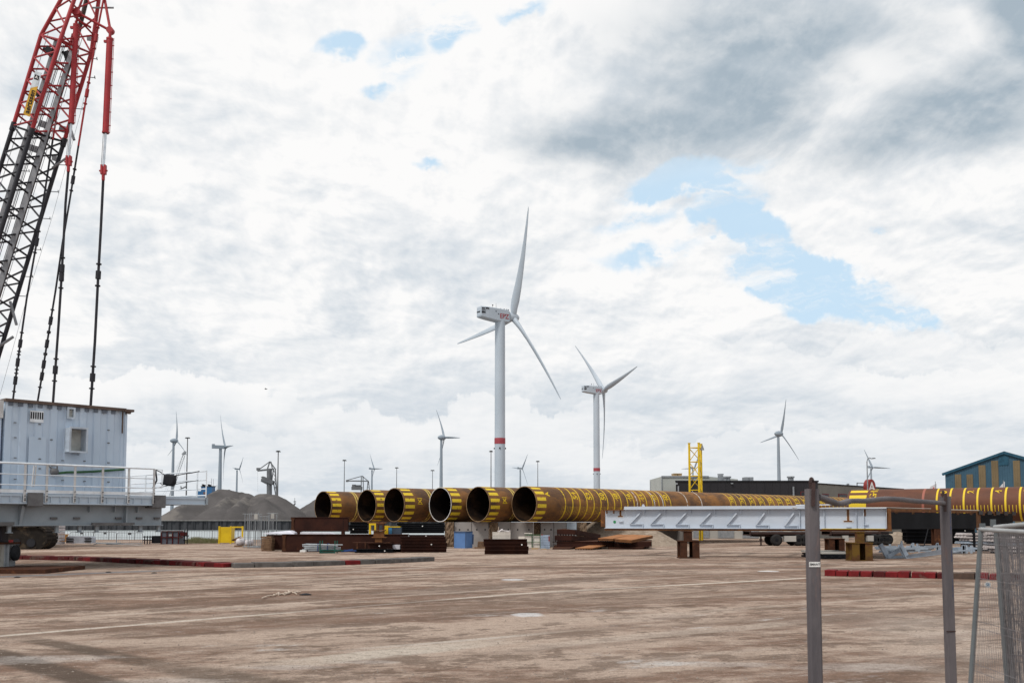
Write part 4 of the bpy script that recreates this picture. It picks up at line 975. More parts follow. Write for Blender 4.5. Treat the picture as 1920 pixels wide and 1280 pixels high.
# main girder below the deck
ge = onp(303, 960, .7)[0]; gz0 = 1.93
m = MB(); pbx(m, TL, ge, .7, .78, gz0 + .04, 2.86); pbx(m, TL, ge, .5, 1.0, gz0, gz0 + .04); pbx(m, TL, ge, .5, 1.0, 2.82, 2.865)
for px in (36, 165, 255, 212): t = onp(px, 950, .7)[0]; pbx(m, t, t + .04, .5, .7, 2.55, 2.82)
t = onp(232, 950, .7)[0]; pbx(m, t, t + .06, .42, .7, gz0 + .04, 2.82)
m.build('girder', m_pg, plat)
m = MB(); t = onp(35, 950, .7)[0]; m.prism([pl(t, .7, 2.82), pl(t, .3, 2.82), pl(t, .62, gz0)], PA * .12); m.build('gusset', m_pg, plat)
m = MB()
for px in (100, 143, 221, 260, 293): t, z_ = onp(px, 971, .7); pbx(m, t - .14, t + .14, .6, .7, z_ - .05, z_ + .05)
m.each('lug', m_brk, plat)
m = MB(); t0, t1 = onp(171, 983, .5)[0], onp(250, 983, .5)[0]; pbx(m, t0, t1, .36, .5, 1.97, 2.07); t0, t1 = onp(-40, 983, .5)[0], onp(25, 983, .5)[0]; pbx(m, t0, t1, .36, .5, 1.97, 2.10); m.each('spreader_bar', m_brk, plat)
m = MB()
for k in range(6): pbx(m, TL + k * 2.9, TL + k * 2.9 + .2, 1.1, 7.9, 2.3, 3.2)
pbx(m, TL, ge, 7.3, 7.5, gz0, 3.2); m.each('cross_beam', m_pg, plat)
for px in (17, 106, 149, 181, 263, 297): 
    t = onp(px, 990, .75)[0]; m = MB(); pbx(m, t - .07, t + .07, .68, .82, gz0 - .28, gz0 - .003); pbx(m, t - .12, t + .12, .62, .88, gz0 - .31, gz0 - .28); m.build('foot', m_pg, plat)
# railing
RZ = 4.6
def post(t, w_=0.0, z1=RZ - .02, lower=True, br=True):
    m = MB(); pbx(m, t - .05, t + .05, w_ - .05, w_ - .025, 2.95 if lower else 3.32, z1); pbx(m, t - .05, t - .03, w_ - .1, w_ - .05, 2.95 if lower else 3.32, 3.5 if lower else z1); m.build('rail_post', m_post, plat)
    if br and lower:
        m = MB()
        for z_ in (3.02, 3.08, 3.2, 3.42): pbx(m, t - .035, t + .035, w_ - .12, w_ - .1, z_, z_ + .03)
        m.each('bolt', m_dark, plat)
for px in (-60, 46, 87, 139.5, 191.5, 240.5, 288): post(onp(px, 910)[0])
tb = onp(289, 880)[0]
def rail(pts, r, m_=m_rail): MB().path(pts, r, 8).build('rail', m_, plat)
rail([pl(TL, -.04, RZ), pl(tb, -.04, RZ)], .045)
for z_ in (4.13, 3.68): rail([pl(TL, -.04, z_), pl(tb, -.04, z_)], .024)
m = MB(); pbx(m, TL, tb, -.02, -.005, 3.34, 3.48); m.build('toe_board', m_rail, plat)
# end gate and end railing
tg = onp(303, 900)[0]
rail([pl(tb, -.04, RZ - .02), pl(tg, -.04, RZ - .02), pl(tg, -.04, 3.72), pl(tb, -.04, 3.72)], .022)
for z_ in (RZ, 4.16, 3.72, 3.40): rail([pl(TE, 0, z_), pl(TE, 7.9, z_)], .032, m_rail)
rail([pl(TE, 0, 3.3), pl(TE, 0, RZ)], .03)
for w_ in (.75, 6.1, 7.85): m = MB(); m.ob(pl(TE - .05, w_, 3.3), PA * .03, PB * .12, (0, 0, RZ - 3.32)); m.build('rail_post', m_rail, plat)
rail([pl(TM, 7.95, RZ), pl(TE, 7.95, RZ)], .02)
m = MB(); pbx(m, onp(-40, 915)[0], onp(33, 915)[0], .15, .3, onp(20, 921)[1], onp(20, 916)[1]); m.build('cable_tray', m_post, plat)
m = MB()
for px in (63, 67): a = V(pl(onp(px, 895)[0], .15, onp(px, 912)[1])); b = V(pl(onp(px + 3.5, 872)[0], .15, onp(px, 872)[1])); m.tube(a, b, .03)
m.each('stanchion', m_post, plat)
# supports under the platform (pillar at the left edge of the picture)
m_pil = mat('weathered_pillar', (.26, .23, .20), .85, col2=(.16, .14, .12), sc=1.2, stretch=(1, 1, .3), dirt=(.36, .35, .32), dsc=1.4, dth=.5)
def support(px0, px1, Yp, label):
    zt = Z_(1016, 43.5); x0, x1 = X_(px0, Yp), X_(px1, Yp)
    t = thing('support_pillar', label, 'support', ((x0 + x1) / 2, Yp, 0), 'pillars under the grey platform')
    m = MB(); m.box(x0, x1 - .12, Yp, Yp + .9, .12, zt - .08); m.build('column', m_pil, t)
    m = MB(); m.box(x1 - .12, x1, Yp + .1, Yp + .12, .12, zt - .08); m.box(x1 - .16, x1 - .12, Yp - .02, Yp + .92, .12, zt - .08); m.build('flange', m_galv, t)
    MB().box(x0 - .1, x1 + .06, Yp - .06, Yp + 1, zt - .08, zt).build('cap_plate', m_rsty, t)
    MB().box(x0, x1 - .4, Yp + .2, Yp + .8, zt, 1.93).build('packing', m_cblk, t)
    MB().lathe((x1 + .02, Yp + .5, .75), (1, 0, 0), [(0, .34), (.12, .34), (.16, .2)], 20).build('tyre_fender', m_dark, t)
    return t
t = support(-46, 17, 43.3, 'weathered grey brown pillar carrying the platform at the left picture edge')
MB().box(X_(10, 43), X_(15.5, 43), 43.35, 43.5, Z_(1016, 43.5), Z_(1011.5, 43.5)).build('red_lamp', m_cred, t)
m = MB(); m.box(X_(-160, 40.8), X_(88, 40.8), 40.8, 44.6, 0.004, .17); tag(m.build('base_plate', m_rsty), 'flat dark rusty plate on the ground under the platform pillar', 'steel plate')
# cabin on the platform
CW = 1.25
cab = thing('cabin', 'pale blue corrugated cabin with brown roof edge, standing on the platform', 'cabin', pl(3.4, CW + 2, 3.32))
t0, t1 = onp(11, 760, CW)[0], onp(241, 800, CW)[0]; zr0 = 7.35
t1 = onp(237, 850, CW)[0] - .02
m = MB(); prof = [(t0, CW)]; tt = t0 + .25; rib = [(.10, .06), (.22, .06), (.32, 0)]
while tt < t1 - .55:
    prof += [(tt, CW), (tt + .06, CW + .06), (tt + .32, CW + .06), (tt + .38, CW)]; tt += .66
prof += [(t1, CW)]
poly = [pl(a, b, 3.32) for a, b in prof] + [pl(t1, CW + 3.6, 3.32), pl(t0, CW + 3.6, 3.32)]
m.prism(poly, (0, 0, zr0 - 3.32)); m.build('wall', m_pb, cab)
m = MB(); pbx(m, t0 - .06, t1 - .1, CW - .14, CW + 3.7, zr0, zr0 + .13); m.build('roof_edge', m_brn, cab)
m = MB(); pbx(m, t1 - .16, t1 + .24, CW - .24, CW + .1, zr0 - .02, zr0 + .09); pbx(m, t1 - .1, t1 + .1, CW - .2, CW - .05, zr0 - .12, zr0 - .02); pbx(m, t1 - .26, t1 - .2, CW - .05, CW - .01, zr0 - 1.05, zr0 - .02); m.build('corner_bracket', m_brn, cab)
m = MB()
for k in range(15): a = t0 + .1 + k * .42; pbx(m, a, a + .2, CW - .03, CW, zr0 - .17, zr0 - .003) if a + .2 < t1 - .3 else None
m.each('eave_shadow', mat('eave_shadow_grey', (.17, .20, .25), .6), cab)  # dark pieces standing in for the blocky shadow below the roof edge
m = MB(); pbx(m, t1 - .12, t1, CW - .035, CW - .003, 3.34, zr0 - .15); m.build('corner_post', m_pb, cab)
m_hood = mat('hood_paint', (.50, .57, .65), .5)
def hood(a, b, c_, d, dep_, name):
    q0, q1 = onp(a, d, CW - dep_), onp(b, c_, CW - dep_)
    T0, T1, Z0, Z1 = q0[0], q1[0], q0[1], q1[1]; e = .04
    m = MB(); pbx(m, T0, T1, CW - dep_, CW - .002, Z0, Z0 + e); pbx(m, T0, T1, CW - dep_, CW - .002, Z1 - e, Z1); pbx(m, T0, T0 + e, CW - dep_, CW - .002, Z0 + e, Z1 - e); pbx(m, T1 - e, T1, CW - dep_, CW - .002, Z0 + e, Z1 - e)
    f_ = e * 1.8
    pbx(m, T0 - e, T1 + e, CW - dep_ - .02, CW - dep_, Z1 - e, Z1 + e); pbx(m, T0 - e, T1 + e, CW - dep_ - .02, CW - dep_, Z0 - e, Z0 + e); pbx(m, T0 - e, T0 + e, CW - dep_ - .02, CW - dep_, Z0 + e, Z1 - e); pbx(m, T1 - e, T1 + e, CW - dep_ - .02, CW - dep_, Z0 + e, Z1 - e)
    hb_ = m.build(name, m_hood, cab); MB().ob(pl(T0 + e, CW - .06, Z0 + e), PA * (T1 - T0 - 2 * e), PB * .05, (0, 0, Z1 - Z0 - 2 * e)).build('back_panel', mat('hood_inside', (.52, .53, .50), .6), hb_)  # lit hood interior put into the pale back panel colour
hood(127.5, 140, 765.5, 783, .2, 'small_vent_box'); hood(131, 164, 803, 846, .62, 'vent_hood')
q0, q1 = onp(56, 787, CW - .03), onp(82, 771, CW - .03)
m = MB(); pbx(m, q0[0], q1[0], CW - .05, CW - .003, q0[1] - .08, q1[1]); vf = m.build('vent_frame', m_rail, cab)
m = MB(); n_ = 6
for k in range(n_): a = q0[0] + (q1[0] - q0[0]) * (k + .18) / n_; pbx(m, a, a + (q1[0] - q0[0]) / n_ * .6, CW - .058, CW - .052, q0[1] + .06, q1[1] - .06)
m.build('slot', m_dark, vf)
m = MB(); rnd = random.Random(3)
for px, ys_ in ((28, (792, 820, 858, 898)), (74, (795, 822, 860, 878)), (96, (824,)), (117, (863, 900)), (158, (864, 902)), (203, (806, 830, 867, 903))):
    for py in ys_: t, z_ = onp(px, py, CW); pbx(m, t - .05, t + .05, CW - .05, CW, z_ - .02, z_ + .02)
m.each('lifting_lug', m_brk, cab)
m = MB()
for a, b in ((36, 61),): pbx(m, onp(55, 800, CW)[0], onp(55, 800, CW)[0] + .75, CW - .012, CW - .002, 3.5, 5.9)
pbx(m, onp(121, 860, CW)[0], onp(156, 860, CW)[0], CW - .012, CW - .002, 3.4, 5.15); m.build('panel_seam', m_pb, cab)
# neighbouring cabin, only its edge in view
cb2 = thing('cabin', 'edge of a second pale cabin with grey corner, left of the corrugated one', 'cabin', pl(-3, CW + 2, 3.32))
m = MB(); pbx(m, TL, t0 - .10, CW + .15, CW + 3.4, 3.32, 7.1); m.build('wall', m_pb, cb2)
m = MB(); pbx(m, TL, t0 - .08, CW + .02, CW + .15, 6.62, 7.4); m.build('roof_edge', m_post, cb2)
# hose and bag
m = MB(); m.path([pl(*(lambda q: (q[0], CW - .12, q[1]))(onp(px, py, CW - .12))) for px, py in ((106, 887), (125, 885), (150, 884.5), (175, 883.5), (205, 881.5), (233, 879.5))], .055, 10)
tag(m.build('hose', mat('green_hose', (.05, .12, .06), .6)), 'green hose stretched along the cabin wall behind the railing', 'hose')
m = MB(); q = onp(101, 884, CW - .1); c = pl(q[0], CW - .15, q[1]); m.lathe(c, PA, [(-.16, .1), (-.1, .16), (.1, .16), (.16, .1)], 14); m.bar(c + V((-.1, 0, .12)), c + V((-.3, 0, .3)), .05); m.bar(c + V((.12, 0, .1)), c + V((.12, 0, .28)), .05); m.bar(c + V((-.15, 0, .26)), c + V((.15, 0, .26)), .04)
tag(m.build('hose_valve', m_brk), 'grey valve coupling at the left end of the green hose', 'valve')
t = thing('bag', 'black bag strapped to the end of the platform railing', 'bag', pl(TE - .1, 4.0, 3.9))
def bagpt(px, py, w_=2.4): return at(px, py, 48.2)
m = MB(); bc = bagpt(318, 900)
m.loft([[bc + V((a * sx_, -.16 + dd_, b * sz_)) for a, b in [(-.30, -.2), (-.26, .25), (-.1, .31), (.12, .28), (.3, .22), (.28, -.14), (.16, -.3), (-.12, -.26)]] for dd_, sx_, sz_ in ((0, .7, .7), (.06, 1, 1), (.3, 1, 1), (.36, .7, .7))]); m.build('bag_body', m_dark, t)
m = MB(); m.path([bagpt(291, 880), bagpt(300, 884), bagpt(308, 890), bagpt(316, 893), bagpt(330, 891), bagpt(345, 888), bagpt(360, 886), bagpt(374, 883)], .025, 6); m.path([bagpt(292, 882), bagpt(294, 900), bagpt(286, 916)], .04, 6); m.path([bagpt(288, 915), bagpt(310, 911), bagpt(330, 907), bagpt(352, 903), bagpt(372, 900)], .018, 6); m.path([bagpt(300, 905), bagpt(305, 909), bagpt(312, 904)], .02, 6)
m.path([bagpt(296, 928), bagpt(310, 933), bagpt(330, 933)], .012, 5)
m.build('strap', m_dark, t)
# ------------------------------------------------------------------ white plate girder deck (right)
m_gw = mat('girder_white', (.48, .53, .60), .5, col2=(.43, .48, .55), sc=.5, dirt=(.53, .57, .62), dsc=.8, dth=.6)
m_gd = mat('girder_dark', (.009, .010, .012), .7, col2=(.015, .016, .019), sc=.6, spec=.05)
m_ox = mat('oxide_steel', (.17, .075, .03), .75, col2=(.10, .045, .022), sc=2, dirt=(.24, .10, .035), dsc=1.5, dth=.55)
m_cream = mat('cream_plate', (.66, .62, .56), .6, col2=(.56, .52, .47), sc=1)
GA = V((X_(1135, 62), 62, 0)); GB = V((X_(1661, 56), 56, 0)); gd = (GB - GA); GL = gd.length; gd.normalize(); gb = V((-gd.y, gd.x, 0))   # gb points away
zT, zB = 2.90, 1.70
def gq(s, w_, z): return GA + gd * s + gb * w_ + V((0, 0, z))
def gbx(m, s0, s1, w0, w1, z0, z1): return m.ob(gq(s0, w0, z0), gd * (s1 - s0), gb * (w1 - w0), (0, 0, z1 - z0))
def ong(px, py, w_=0.0):
    d = ray(px, py); o_ = GA + gb * w_; k = d.x / d.y; s = (k * o_.y - o_.x) / (gd.x - k * gd.y); Yq = o_.y + gd.y * s; return s, EYE + d.z * Yq / d.y
deck = thing('plate_girder_deck', 'long pale blue white plate girder deck section raised on short stools at the right', 'girder deck', gq(GL / 2, 3, 0))
m = MB(); gbx(m, 0, GL, 0, .03, zB + .03, zT - .05); gbx(m, .02, GL, -.28, .3, zB, zB + .03); m.build('web', m_gw, deck)
m = MB(); s1 = ong(1172, 955)[0]; gbx(m, s1, GL + .05, -.32, .35, zT - .05, zT); gbx(m, s1 + .02, ong(1535, 950)[0], -.3, -.22, zT, zT + .14); m.build('top_flange', m_gw, deck)
m = MB(); gbx(m, .0, s1 - .02, -.3, .32, zT - .09, zT - .04); gbx(m, -.32, -.04, .1, .5, zB + .1, zT - .05); gbx(m, -.04, 0, -.02, .3, zB, zT - .09); gbx(m, ong(1130, 958)[0], ong(1300, 958)[0] * .0 - .04, .1, .4, zT - .12, zT - .04); m.build('rusty_end', m_ox, deck)
m = MB(); gbx(m, .02, GL + .3, -.2, .45, zB - .12, zB - .003); gbx(m, GL, GL + .28, .0, .5, zB + .0, zT - .06); m.build('bottom_strip', m_ox, deck)
for px in (1182, 1220, 1270, 1315, 1365, 1419, 1474, 1530):  # sloping brace, ledge and stiffener groups
    pass
for (xa_, ya_, xb_, yb_) in ((1182, 981, 1201, 961), (1221, 981, 1240, 961), (1268, 982, 1287, 961), (1313, 982, 1333, 961), (1364, 982, 1382, 961), (1418, 983, 1434, 961), (1472, 984, 1489, 961)):
    m = MB(); a, b = ong(xa_, ya_), ong(xb_, yb_); m.bar(gq(a[0], -.10, a[1]), gq(b[0], -.10, b[1]), .085, .085); m.build('brace', m_gw, deck)
    m = MB(); e = ong(xa_ + 24, ya_)[0]; gbx(m, a[0] - .05, e, -.12, -.003, a[1] - .05, a[1] - .015); gbx(m, e - .04, e, -.1, -.003, a[1] - .22, a[1] - .05); m.build('ledge', m_gw, deck)
    m = MB(); s_ = b[0] + .22; gbx(m, s_, s_ + .05, -.12, -.003, zT - .33, zT - .055); m.build('stiffener', m_gw, deck)
for px in (1545, 1619, 1605, 1661.5, 1499):
    s_ = ong(px, 970)[0]; m = MB(); gbx(m, s_, s_ + .03, -.16, -.003, zB + .035, zT - .055); m.build('stiffener', m_gw, deck)
m = MB(); gbx(m, ong(1541, 980)[0], ong(1660, 980)[0], -.285, -.281, zB + .0, zB + .03); m.build('yellow_edge', m_yel, deck)
def tplate(px, yb, w1=.35, w2=.17, foot=True):
    s_, z_ = ong(px, yb); m = MB(); gbx(m, s_ - w2 / 2, s_ + w2 / 2, -.012, -.002, z_ + .15, zT - .06)
    if foot: gbx(m, s_ - w1, s_ + w1, -.012, -.002, z_, z_ + .15)
    h_ = m.build('bare_patch', m_post, deck); m = MB(); gbx(m, s_ - w2 / 3.4, s_ + w2 / 3.4, -.018, -.013, z_ + .12, zT - .08)
    if foot: gbx(m, s_ - w1 * .8, s_ + w1 * .7, -.018, -.013, z_ + .04, z_ + .12)
    m.build('rust_patch', m_ox, h_)
tplate(1163.5, 970, .2, .2); tplate(1151, 966, .1, .14, False); tplate(1138, 966, .1, .14, False); tplate(1590.5, 979.5, .3, .2); tplate(1622, 971, .1, .16, False)
s_, z_ = ong(1152.5, 978); MB().tube(gq(s_, -.012, z_), gq(s_, -.003, z_), .09, .09, 16).build('green_dot', mat('green_mark', (.04, .26, .10), .6), deck)
m = MB()
for px, py in ((1165, 978), (1592, 988), (1624, 984)): s_, z_ = ong(px, py); gbx(m, s_ - .15, s_ + .12, -.1, -.003, z_, z_ + .06)
m.each('lug', m_gw, deck)
s_, z_ = ong(1208, 951); m = MB(); m.loft([[gq(s_ + a, -.26 + e, zT + .14 + b) for a, b in [(-.1, 0), (-.04, .14), (.04, .14), (.1, 0)]] for e in (0, .05)], smooth=False); m.build('lifting_eye', m_gw, deck)
m = MB(); s_ = ong(1491, 956)[0]; gbx(m, s_ - .12, s_ + .12, -.32, -.3, zT - .06, zT + .08); m.build('clamp', m_post, deck)
m = MB(); a = gq(ong(1493, 955)[0], -.15, zT + .17); b = gq(ong(1590, 955)[0], .6, zT + .2); m.bar(a, b, .05); m.build('loose_bar', m_rail, deck)
# deck plate and the side running back to the right
QA = GB + gd * .05; QB = V((X_(1903, 74), 74, 0)); qd = (QB - QA); QL = qd.length; qd.normalize()
m = MB(); m.prism([gq(ong(1540, 950)[0], .36, zT + .002), gq(GL + .06, .36, zT + .002), QA + qd * 7.0 + V((0, 0, zT + .002)) + gb * .0, gq(ong(1560, 950)[0], 10, zT + .002), gq(ong(1540, 950)[0], 10, zT + .002)], (0, 0, .03)); m.build('deck_plate', m_cream, deck)
m = MB(); m.ob(QA + qd * .35 + V((0, 0, zB - .02)), qd * (QL - 9.2), gb * .05, (0, 0, zT - zB - .22)); m.build('side_web', m_gd, deck)
m = MB(); m.ob(QA + qd * .3 + V((.0, 0, zT - .19)), qd * (QL - 1), gb * .4, (0, 0, .13)); m.ob(QA + qd * (QL - 8.8) + V((0, 0, zB)), qd * .9, gb * .3, (0, 0, zT - zB - .2)); m.ob(QA + qd * (QL - 8.8) + V((0, 0, zB - .15)), qd * 8, gb * .6, (0, 0, .12))
for k in range(9): c = QA + qd * (1.2 + k * 2.6) + V((0, 0, zT - .34)); m.ob(c, qd * .5, gb * .8, (0, 0, .14))
m.each('side_beam', m_ox, deck)
m = MB(); m.ob(QA + qd * (QL * .42) + V((0, 0, zT - .03)), qd * 6, gb * 2.5, (0, 0, .04)); m.build('deck_plate', m_cream, deck)
m = MB()
for k in range(5): c = QA + qd * (QL * .66 + k * 1.9) + V((0, 0, zT - .30 )) - gb * .2; m.ob(c, qd * .9, gb * .3, (0, 0, .26))
m.each('hanging_bracket', m_cblk, deck)
m = MB(); m.ob(QA + qd * (QL - 9) + gb * 1.5 + V((0, 0, zB + .1)), qd * 9, gb * .1, (0, 0, 1.0)); m.ob(gq(.5, 8, zB), gd * (GL - .5), gb * .1, (0, 0, 1.1))
for k in range(6): m.ob(gq(1.2 + k * 2.9, .4, zB + .2), gd * .12, gb * 7.6, (0, 0, .9))
m.each('inner_beam', m_gd, deck)
# stools below the deck
def stool(px0, px1, yt, yb, label, mt, gap=True, topw=0, grp='short steel stools under the girder deck'):
    Yq = F * EYE / (yb - 978) * 1.003; x0, x1 = X_(px0, Yq), X_(px1, Yq); zt = Z_(yt, Yq); w_ = x1 - x0
    t = thing('support_stool', label, 'support', ((x0 + x1) / 2, Yq + w_ / 2, 0), grp)
    m = MB(); D_ = w_
    for a in (0, .64): m.box(x0 + w_ * a, x0 + w_ * (a + .36), Yq, Yq + D_ * .05, .05, zt - .05); m.box(x0 + w_ * a, x0 + w_ * (a + .36), Yq + D_ * .95, Yq + D_, .05, zt - .05)
    for a in (.16, .80): m.box(x0 + w_ * a, x0 + w_ * (a + .04), Yq + D_ * .05, Yq + D_ * .95, .05, zt - .05)
    m.each('column', mt, t)
    m = MB(); m.box(x0 - .03, x1 + .03, Yq - .04, Yq + D_ + .03, zt - .05, zt); m.box(x0 - .03, x1 + .03, Yq - .04, Yq + D_ + .03, 0.004, .05); m.build('plate', mt, t)
    if topw:
        xm = (x0 + x1) / 2 + topw[1]; m = MB(); m.box(xm - topw[0] / 2, xm + topw[0] / 2, Yq + D_ * .3, Yq + D_ * .3 + .05, zt, topw[2]); m.box(xm - .03, xm + .03, Yq + D_ * .3 + .05, Yq + D_ * .9, zt, topw[2]); m.box(xm - topw[0] / 2 - .05, xm + topw[0] / 2 + .05, Yq + D_ * .25, Yq + D_, topw[2] - .04, topw[2] - .001)
        m.build('upper_column', mt, t)
    return t
m_yst = mat('worn_yellow', (.13, .075, .016), .75, col2=(.08, .042, .016), sc=2.5, dirt=(.09, .04, .02), dsc=2, dth=.48)
stool(1275, 1311, 1013, 1046, 'rusty brown stool with an upper column under the left half of the white girder', m_rsty, topw=(.5, -.05, 1.58))
stool(1554, 1583, 1009, 1034.5, 'dark rusty stool standing on stacked plates, left of the yellow stool', m_rsty)
stool(1597, 1635, 1016.5, 1051, 'worn yellow stool with two legs under the right end of the white girder', m_yst, topw=(.5, -.02, 1.58))
for px, yb, l_ in ((1759, 1024, 'brown column under the dark side girder just left of the second gantry post'),):
    Yq = F * EYE / (yb - 978); t = MB(); x_ = X_(px, Yq); t.box(x_ - .35, x_ + .35, Yq, Yq + .06, .0, 1.55); t.box(x_ - .03, x_ + .03, Yq + .06, Yq + .6, 0, 1.55); t.box(x_ - .35, x_ + .35, Yq + .6, Yq + .66, 0, 1.55)
    t.box(x_ - .45, x_ + .45, Yq - .05, Yq + .7, 1.55, 1.6); tag(t.build('support_column', m_rsty), l_, 'support')
Yq = 63; t = thing('plate_stack', 'low stack of pale topped dark plates beneath the dark rusty stool', 'plate stack', (X_(1560, Yq), Yq, 0))
x0, x1 = X_(1537, 57), X_(1600, 58)
for k in range(3): m = MB(); m.box(x0 + .05 * (k % 2), x1 - .1 * k, 56.6 + .06 * k, 60.8, .01 + k * .14, .11 + k * .14); m.build('plate', m_gd if k < 2 else m_gl, t)
m = MB()
for k in range(5): m.box(x0 + .1 + k * .4, x0 + .2 + k * .4, 56.5, 60.7, .11, .148)
m.each('spacer', m_cblk, t)

# ------------------------------------------------------------------ trailers under the girder
m_tyre = mat('tyre', (.018, .018, .019), .85, col2=(.03, .029, .028), sc=3)
m_tlr = mat('trailer_dark', (.035, .022, .02), .6, col2=(.05, .03, .026), sc=1)
def trailer(pxa, pxb, Yq, label, wheels, box, leg):
    x0, x1 = X_(pxa, Yq), X_(pxb, Yq)
    t = thing('flatbed_trailer', label, 'trailer', ((x0 + x1) / 2, Yq, 0), 'trailers parked under the girder deck')
    m = MB(); m.box(x0, x1, Yq + .1, Yq + 2.4, 1.02, 1.22); m.box(x0 + .5, x1 - .3, Yq + .6, Yq + .75, .8, 1.02); m.box(x0 + .5, x1 - .3, Yq + 1.7, Yq + 1.85, .8, 1.02); m.box(x0, x0 + .15, Yq, Yq + 2.5, .9, 1.3); m.build('bed', m_tlr, t)
    for px in wheels:
        for yo in (0, 2.0):
            c = V((X_(px, Yq), Yq + yo, .52)); wh = MB().lathe(c, (0, 1, 0), [(0, .36), (.03, .5), (.25, .52), (.45, .5), (.48, .36)], 24).build('wheel', m_tyre, t)
            MB().lathe(c - V((0, .01, 0)), (0, 1, 0), [(0, .08), (.01, .16), (.05, .2)], 16).build('rim', m_gd, wh)
    for b in box: MB().box(X_(b[0], Yq), X_(b[1], Yq), Yq - .05, Yq + .5, .38, .88).build('side_box', m_gl, t)
    if leg: m = MB(); m.box(X_(leg, Yq) - .06, X_(leg, Yq) + .06, Yq + .3, Yq + .42, .06, 1.02); m.box(X_(leg, Yq) - .16, X_(leg, Yq) + .16, Yq + .22, Yq + .5, 0.0, .06); m.box(X_(leg, Yq) - .12, X_(leg, Yq) + .12, Yq + .28, Yq + .44, .45, .6); m.build('landing_leg', m_tlr, t)
trailer(1405, 1530, 88, 'dark flatbed trailer left of the gantry post, with a pale side box between its wheels', (1456, 1497, 1510, 1523), ((1470, 1492),), 1428)
trailer(1556, 1667, 90, 'dark flatbed trailer with twin tyres near the rear, behind the yellow stool', (1640, 1652, 1664), ((1626, 1637), (1580, 1590)), None)
Yq = 86; m = MB()
for k in range(3): m.box(X_(1667, Yq), X_(1671, Yq) + k * .06, Yq, Yq + 2, .5 + .3 * k, .62 + .3 * k)
tag(m.build('rear_rack', m_gd), 'small dark rack behind the tyres of the rear trailer', 'rack')

# ------------------------------------------------------------------ steel scrap frames on the ground
m_gs = mat('galvanised_blue', (.33, .39, .46), .45, col2=(.25, .30, .36), sc=1.6)
def Lb(m, p, q, w_=.2, th=.02):         # angle section between two points
    m.bar(p, q, w_, th); p, q = V(p), V(q); d = (q - p).normalized(); a = d.cross(V((0, 0, 1))).normalized() * (w_ / 2); m.bar(p + a + V((0, 0, w_ / 2)), q + a + V((0, 0, w_ / 2)), th, w_)
def gg(px, py, z=0): p = gp(px, py, 0); return V((p.x, p.y, z))
t = thing('bent_bracket', 'two bent grey blue steel brackets lying open on the ground below the dark side girder', 'steel frame', gg(1710, 1046))
Yf = 57.5; P_ = lambda px, py, d=0: at(px, py, Yf + d)
m = MB(); m.bar(P_(1649, 1022), P_(1661, 1044), .22, .06); m.bar(P_(1650, 1020), P_(1663, 1040), .06, .3); m.bar(P_(1661, 1044.5), P_(1697, 1044.5, .8), .1, .2); m.bar(P_(1662, 1044), P_(1690, 1030, .7), .12, .12); m.build('angle_bracket', m_gs, t)
m = MB(); m.prism([P_(1697, 1046), P_(1765, 1036, 2.5), P_(1768, 1029, 2.5), P_(1702, 1040)], (0, .05, 0)); m.bar(P_(1688, 1025), P_(1698, 1045), .24, .06); m.bar(P_(1688, 1024), P_(1699, 1042), .06, .34); m.bar(P_(1697, 1046), P_(1820, 1030, 5), .1, .08); m.bar(P_(1664, 1043), P_(1687, 1030, .4), .1, .22); m.build('angle_bracket', m_gs, t)
m = MB(); m.prism([P_(1686, 1027, .5), P_(1690, 1013, .5), P_(1692, 1013, .5), P_(1696, 1040, .5)], (0, .05, 0)); m.prism([P_(1665, 1042, .4), P_(1667, 1031, .4), P_(1672, 1033, .4), P_(1676, 1042, .4)], (0, .05, 0)); m.build('gusset', m_gs, t)
rnd = random.Random(5)
for k, (px, py, l_) in enumerate(((1700, 1034, 'short grey steel offcuts lying right behind the bent brackets'), (1735, 1031, 'grey steel angle pieces heaped left of the second gantry post'), (1800, 1036, 'low heap of grey steel pieces right of the second gantry post'))):
    m = MB(); b0 = gg(px, py + 4)
    for i in range(9):
        c = b0 + V((rnd.uniform(-1.1, 1.1), rnd.uniform(-.2, 1.5), .06 + i * .035)); a = rnd.uniform(-.5, .5); Lb(m, c - V((math.cos(a), math.sin(a), 0)) * rnd.uniform(.5, 1), c + V((math.cos(a), math.sin(a), rnd.uniform(-.05, .1))) * rnd.uniform(.5, 1), .13)
    for i in range(5): c = b0 + V((rnd.uniform(-1, 1), .3, .05)); m.box(c.x - .07, c.x + .07, c.y, c.y + .03, .1, .55 + rnd.random() * .12)
    tag(m.build('steel_offcut', m_gs), l_, 'steel scrap', 'loose grey steel pieces under the girder deck')
m = MB(); m.bar(gg(1733, 1026, .2), gg(1736, 1022, 1.5) + V((.25, 0, 0)), .08); m.box(*(lambda c: (c.x - .5, c.x + .5, c.y, c.y + .5, 0, .15))(gg(1734, 1025))); tag(m.build('steel_post', m_gd), 'thin dark bar leaning upright behind the grey steel pieces', 'bar')
m = MB(); m.prism([P_(1817, 1031, 9), P_(1826, 1023, 9), P_(1826, 1031, 9)], (0, .1, 0)); 
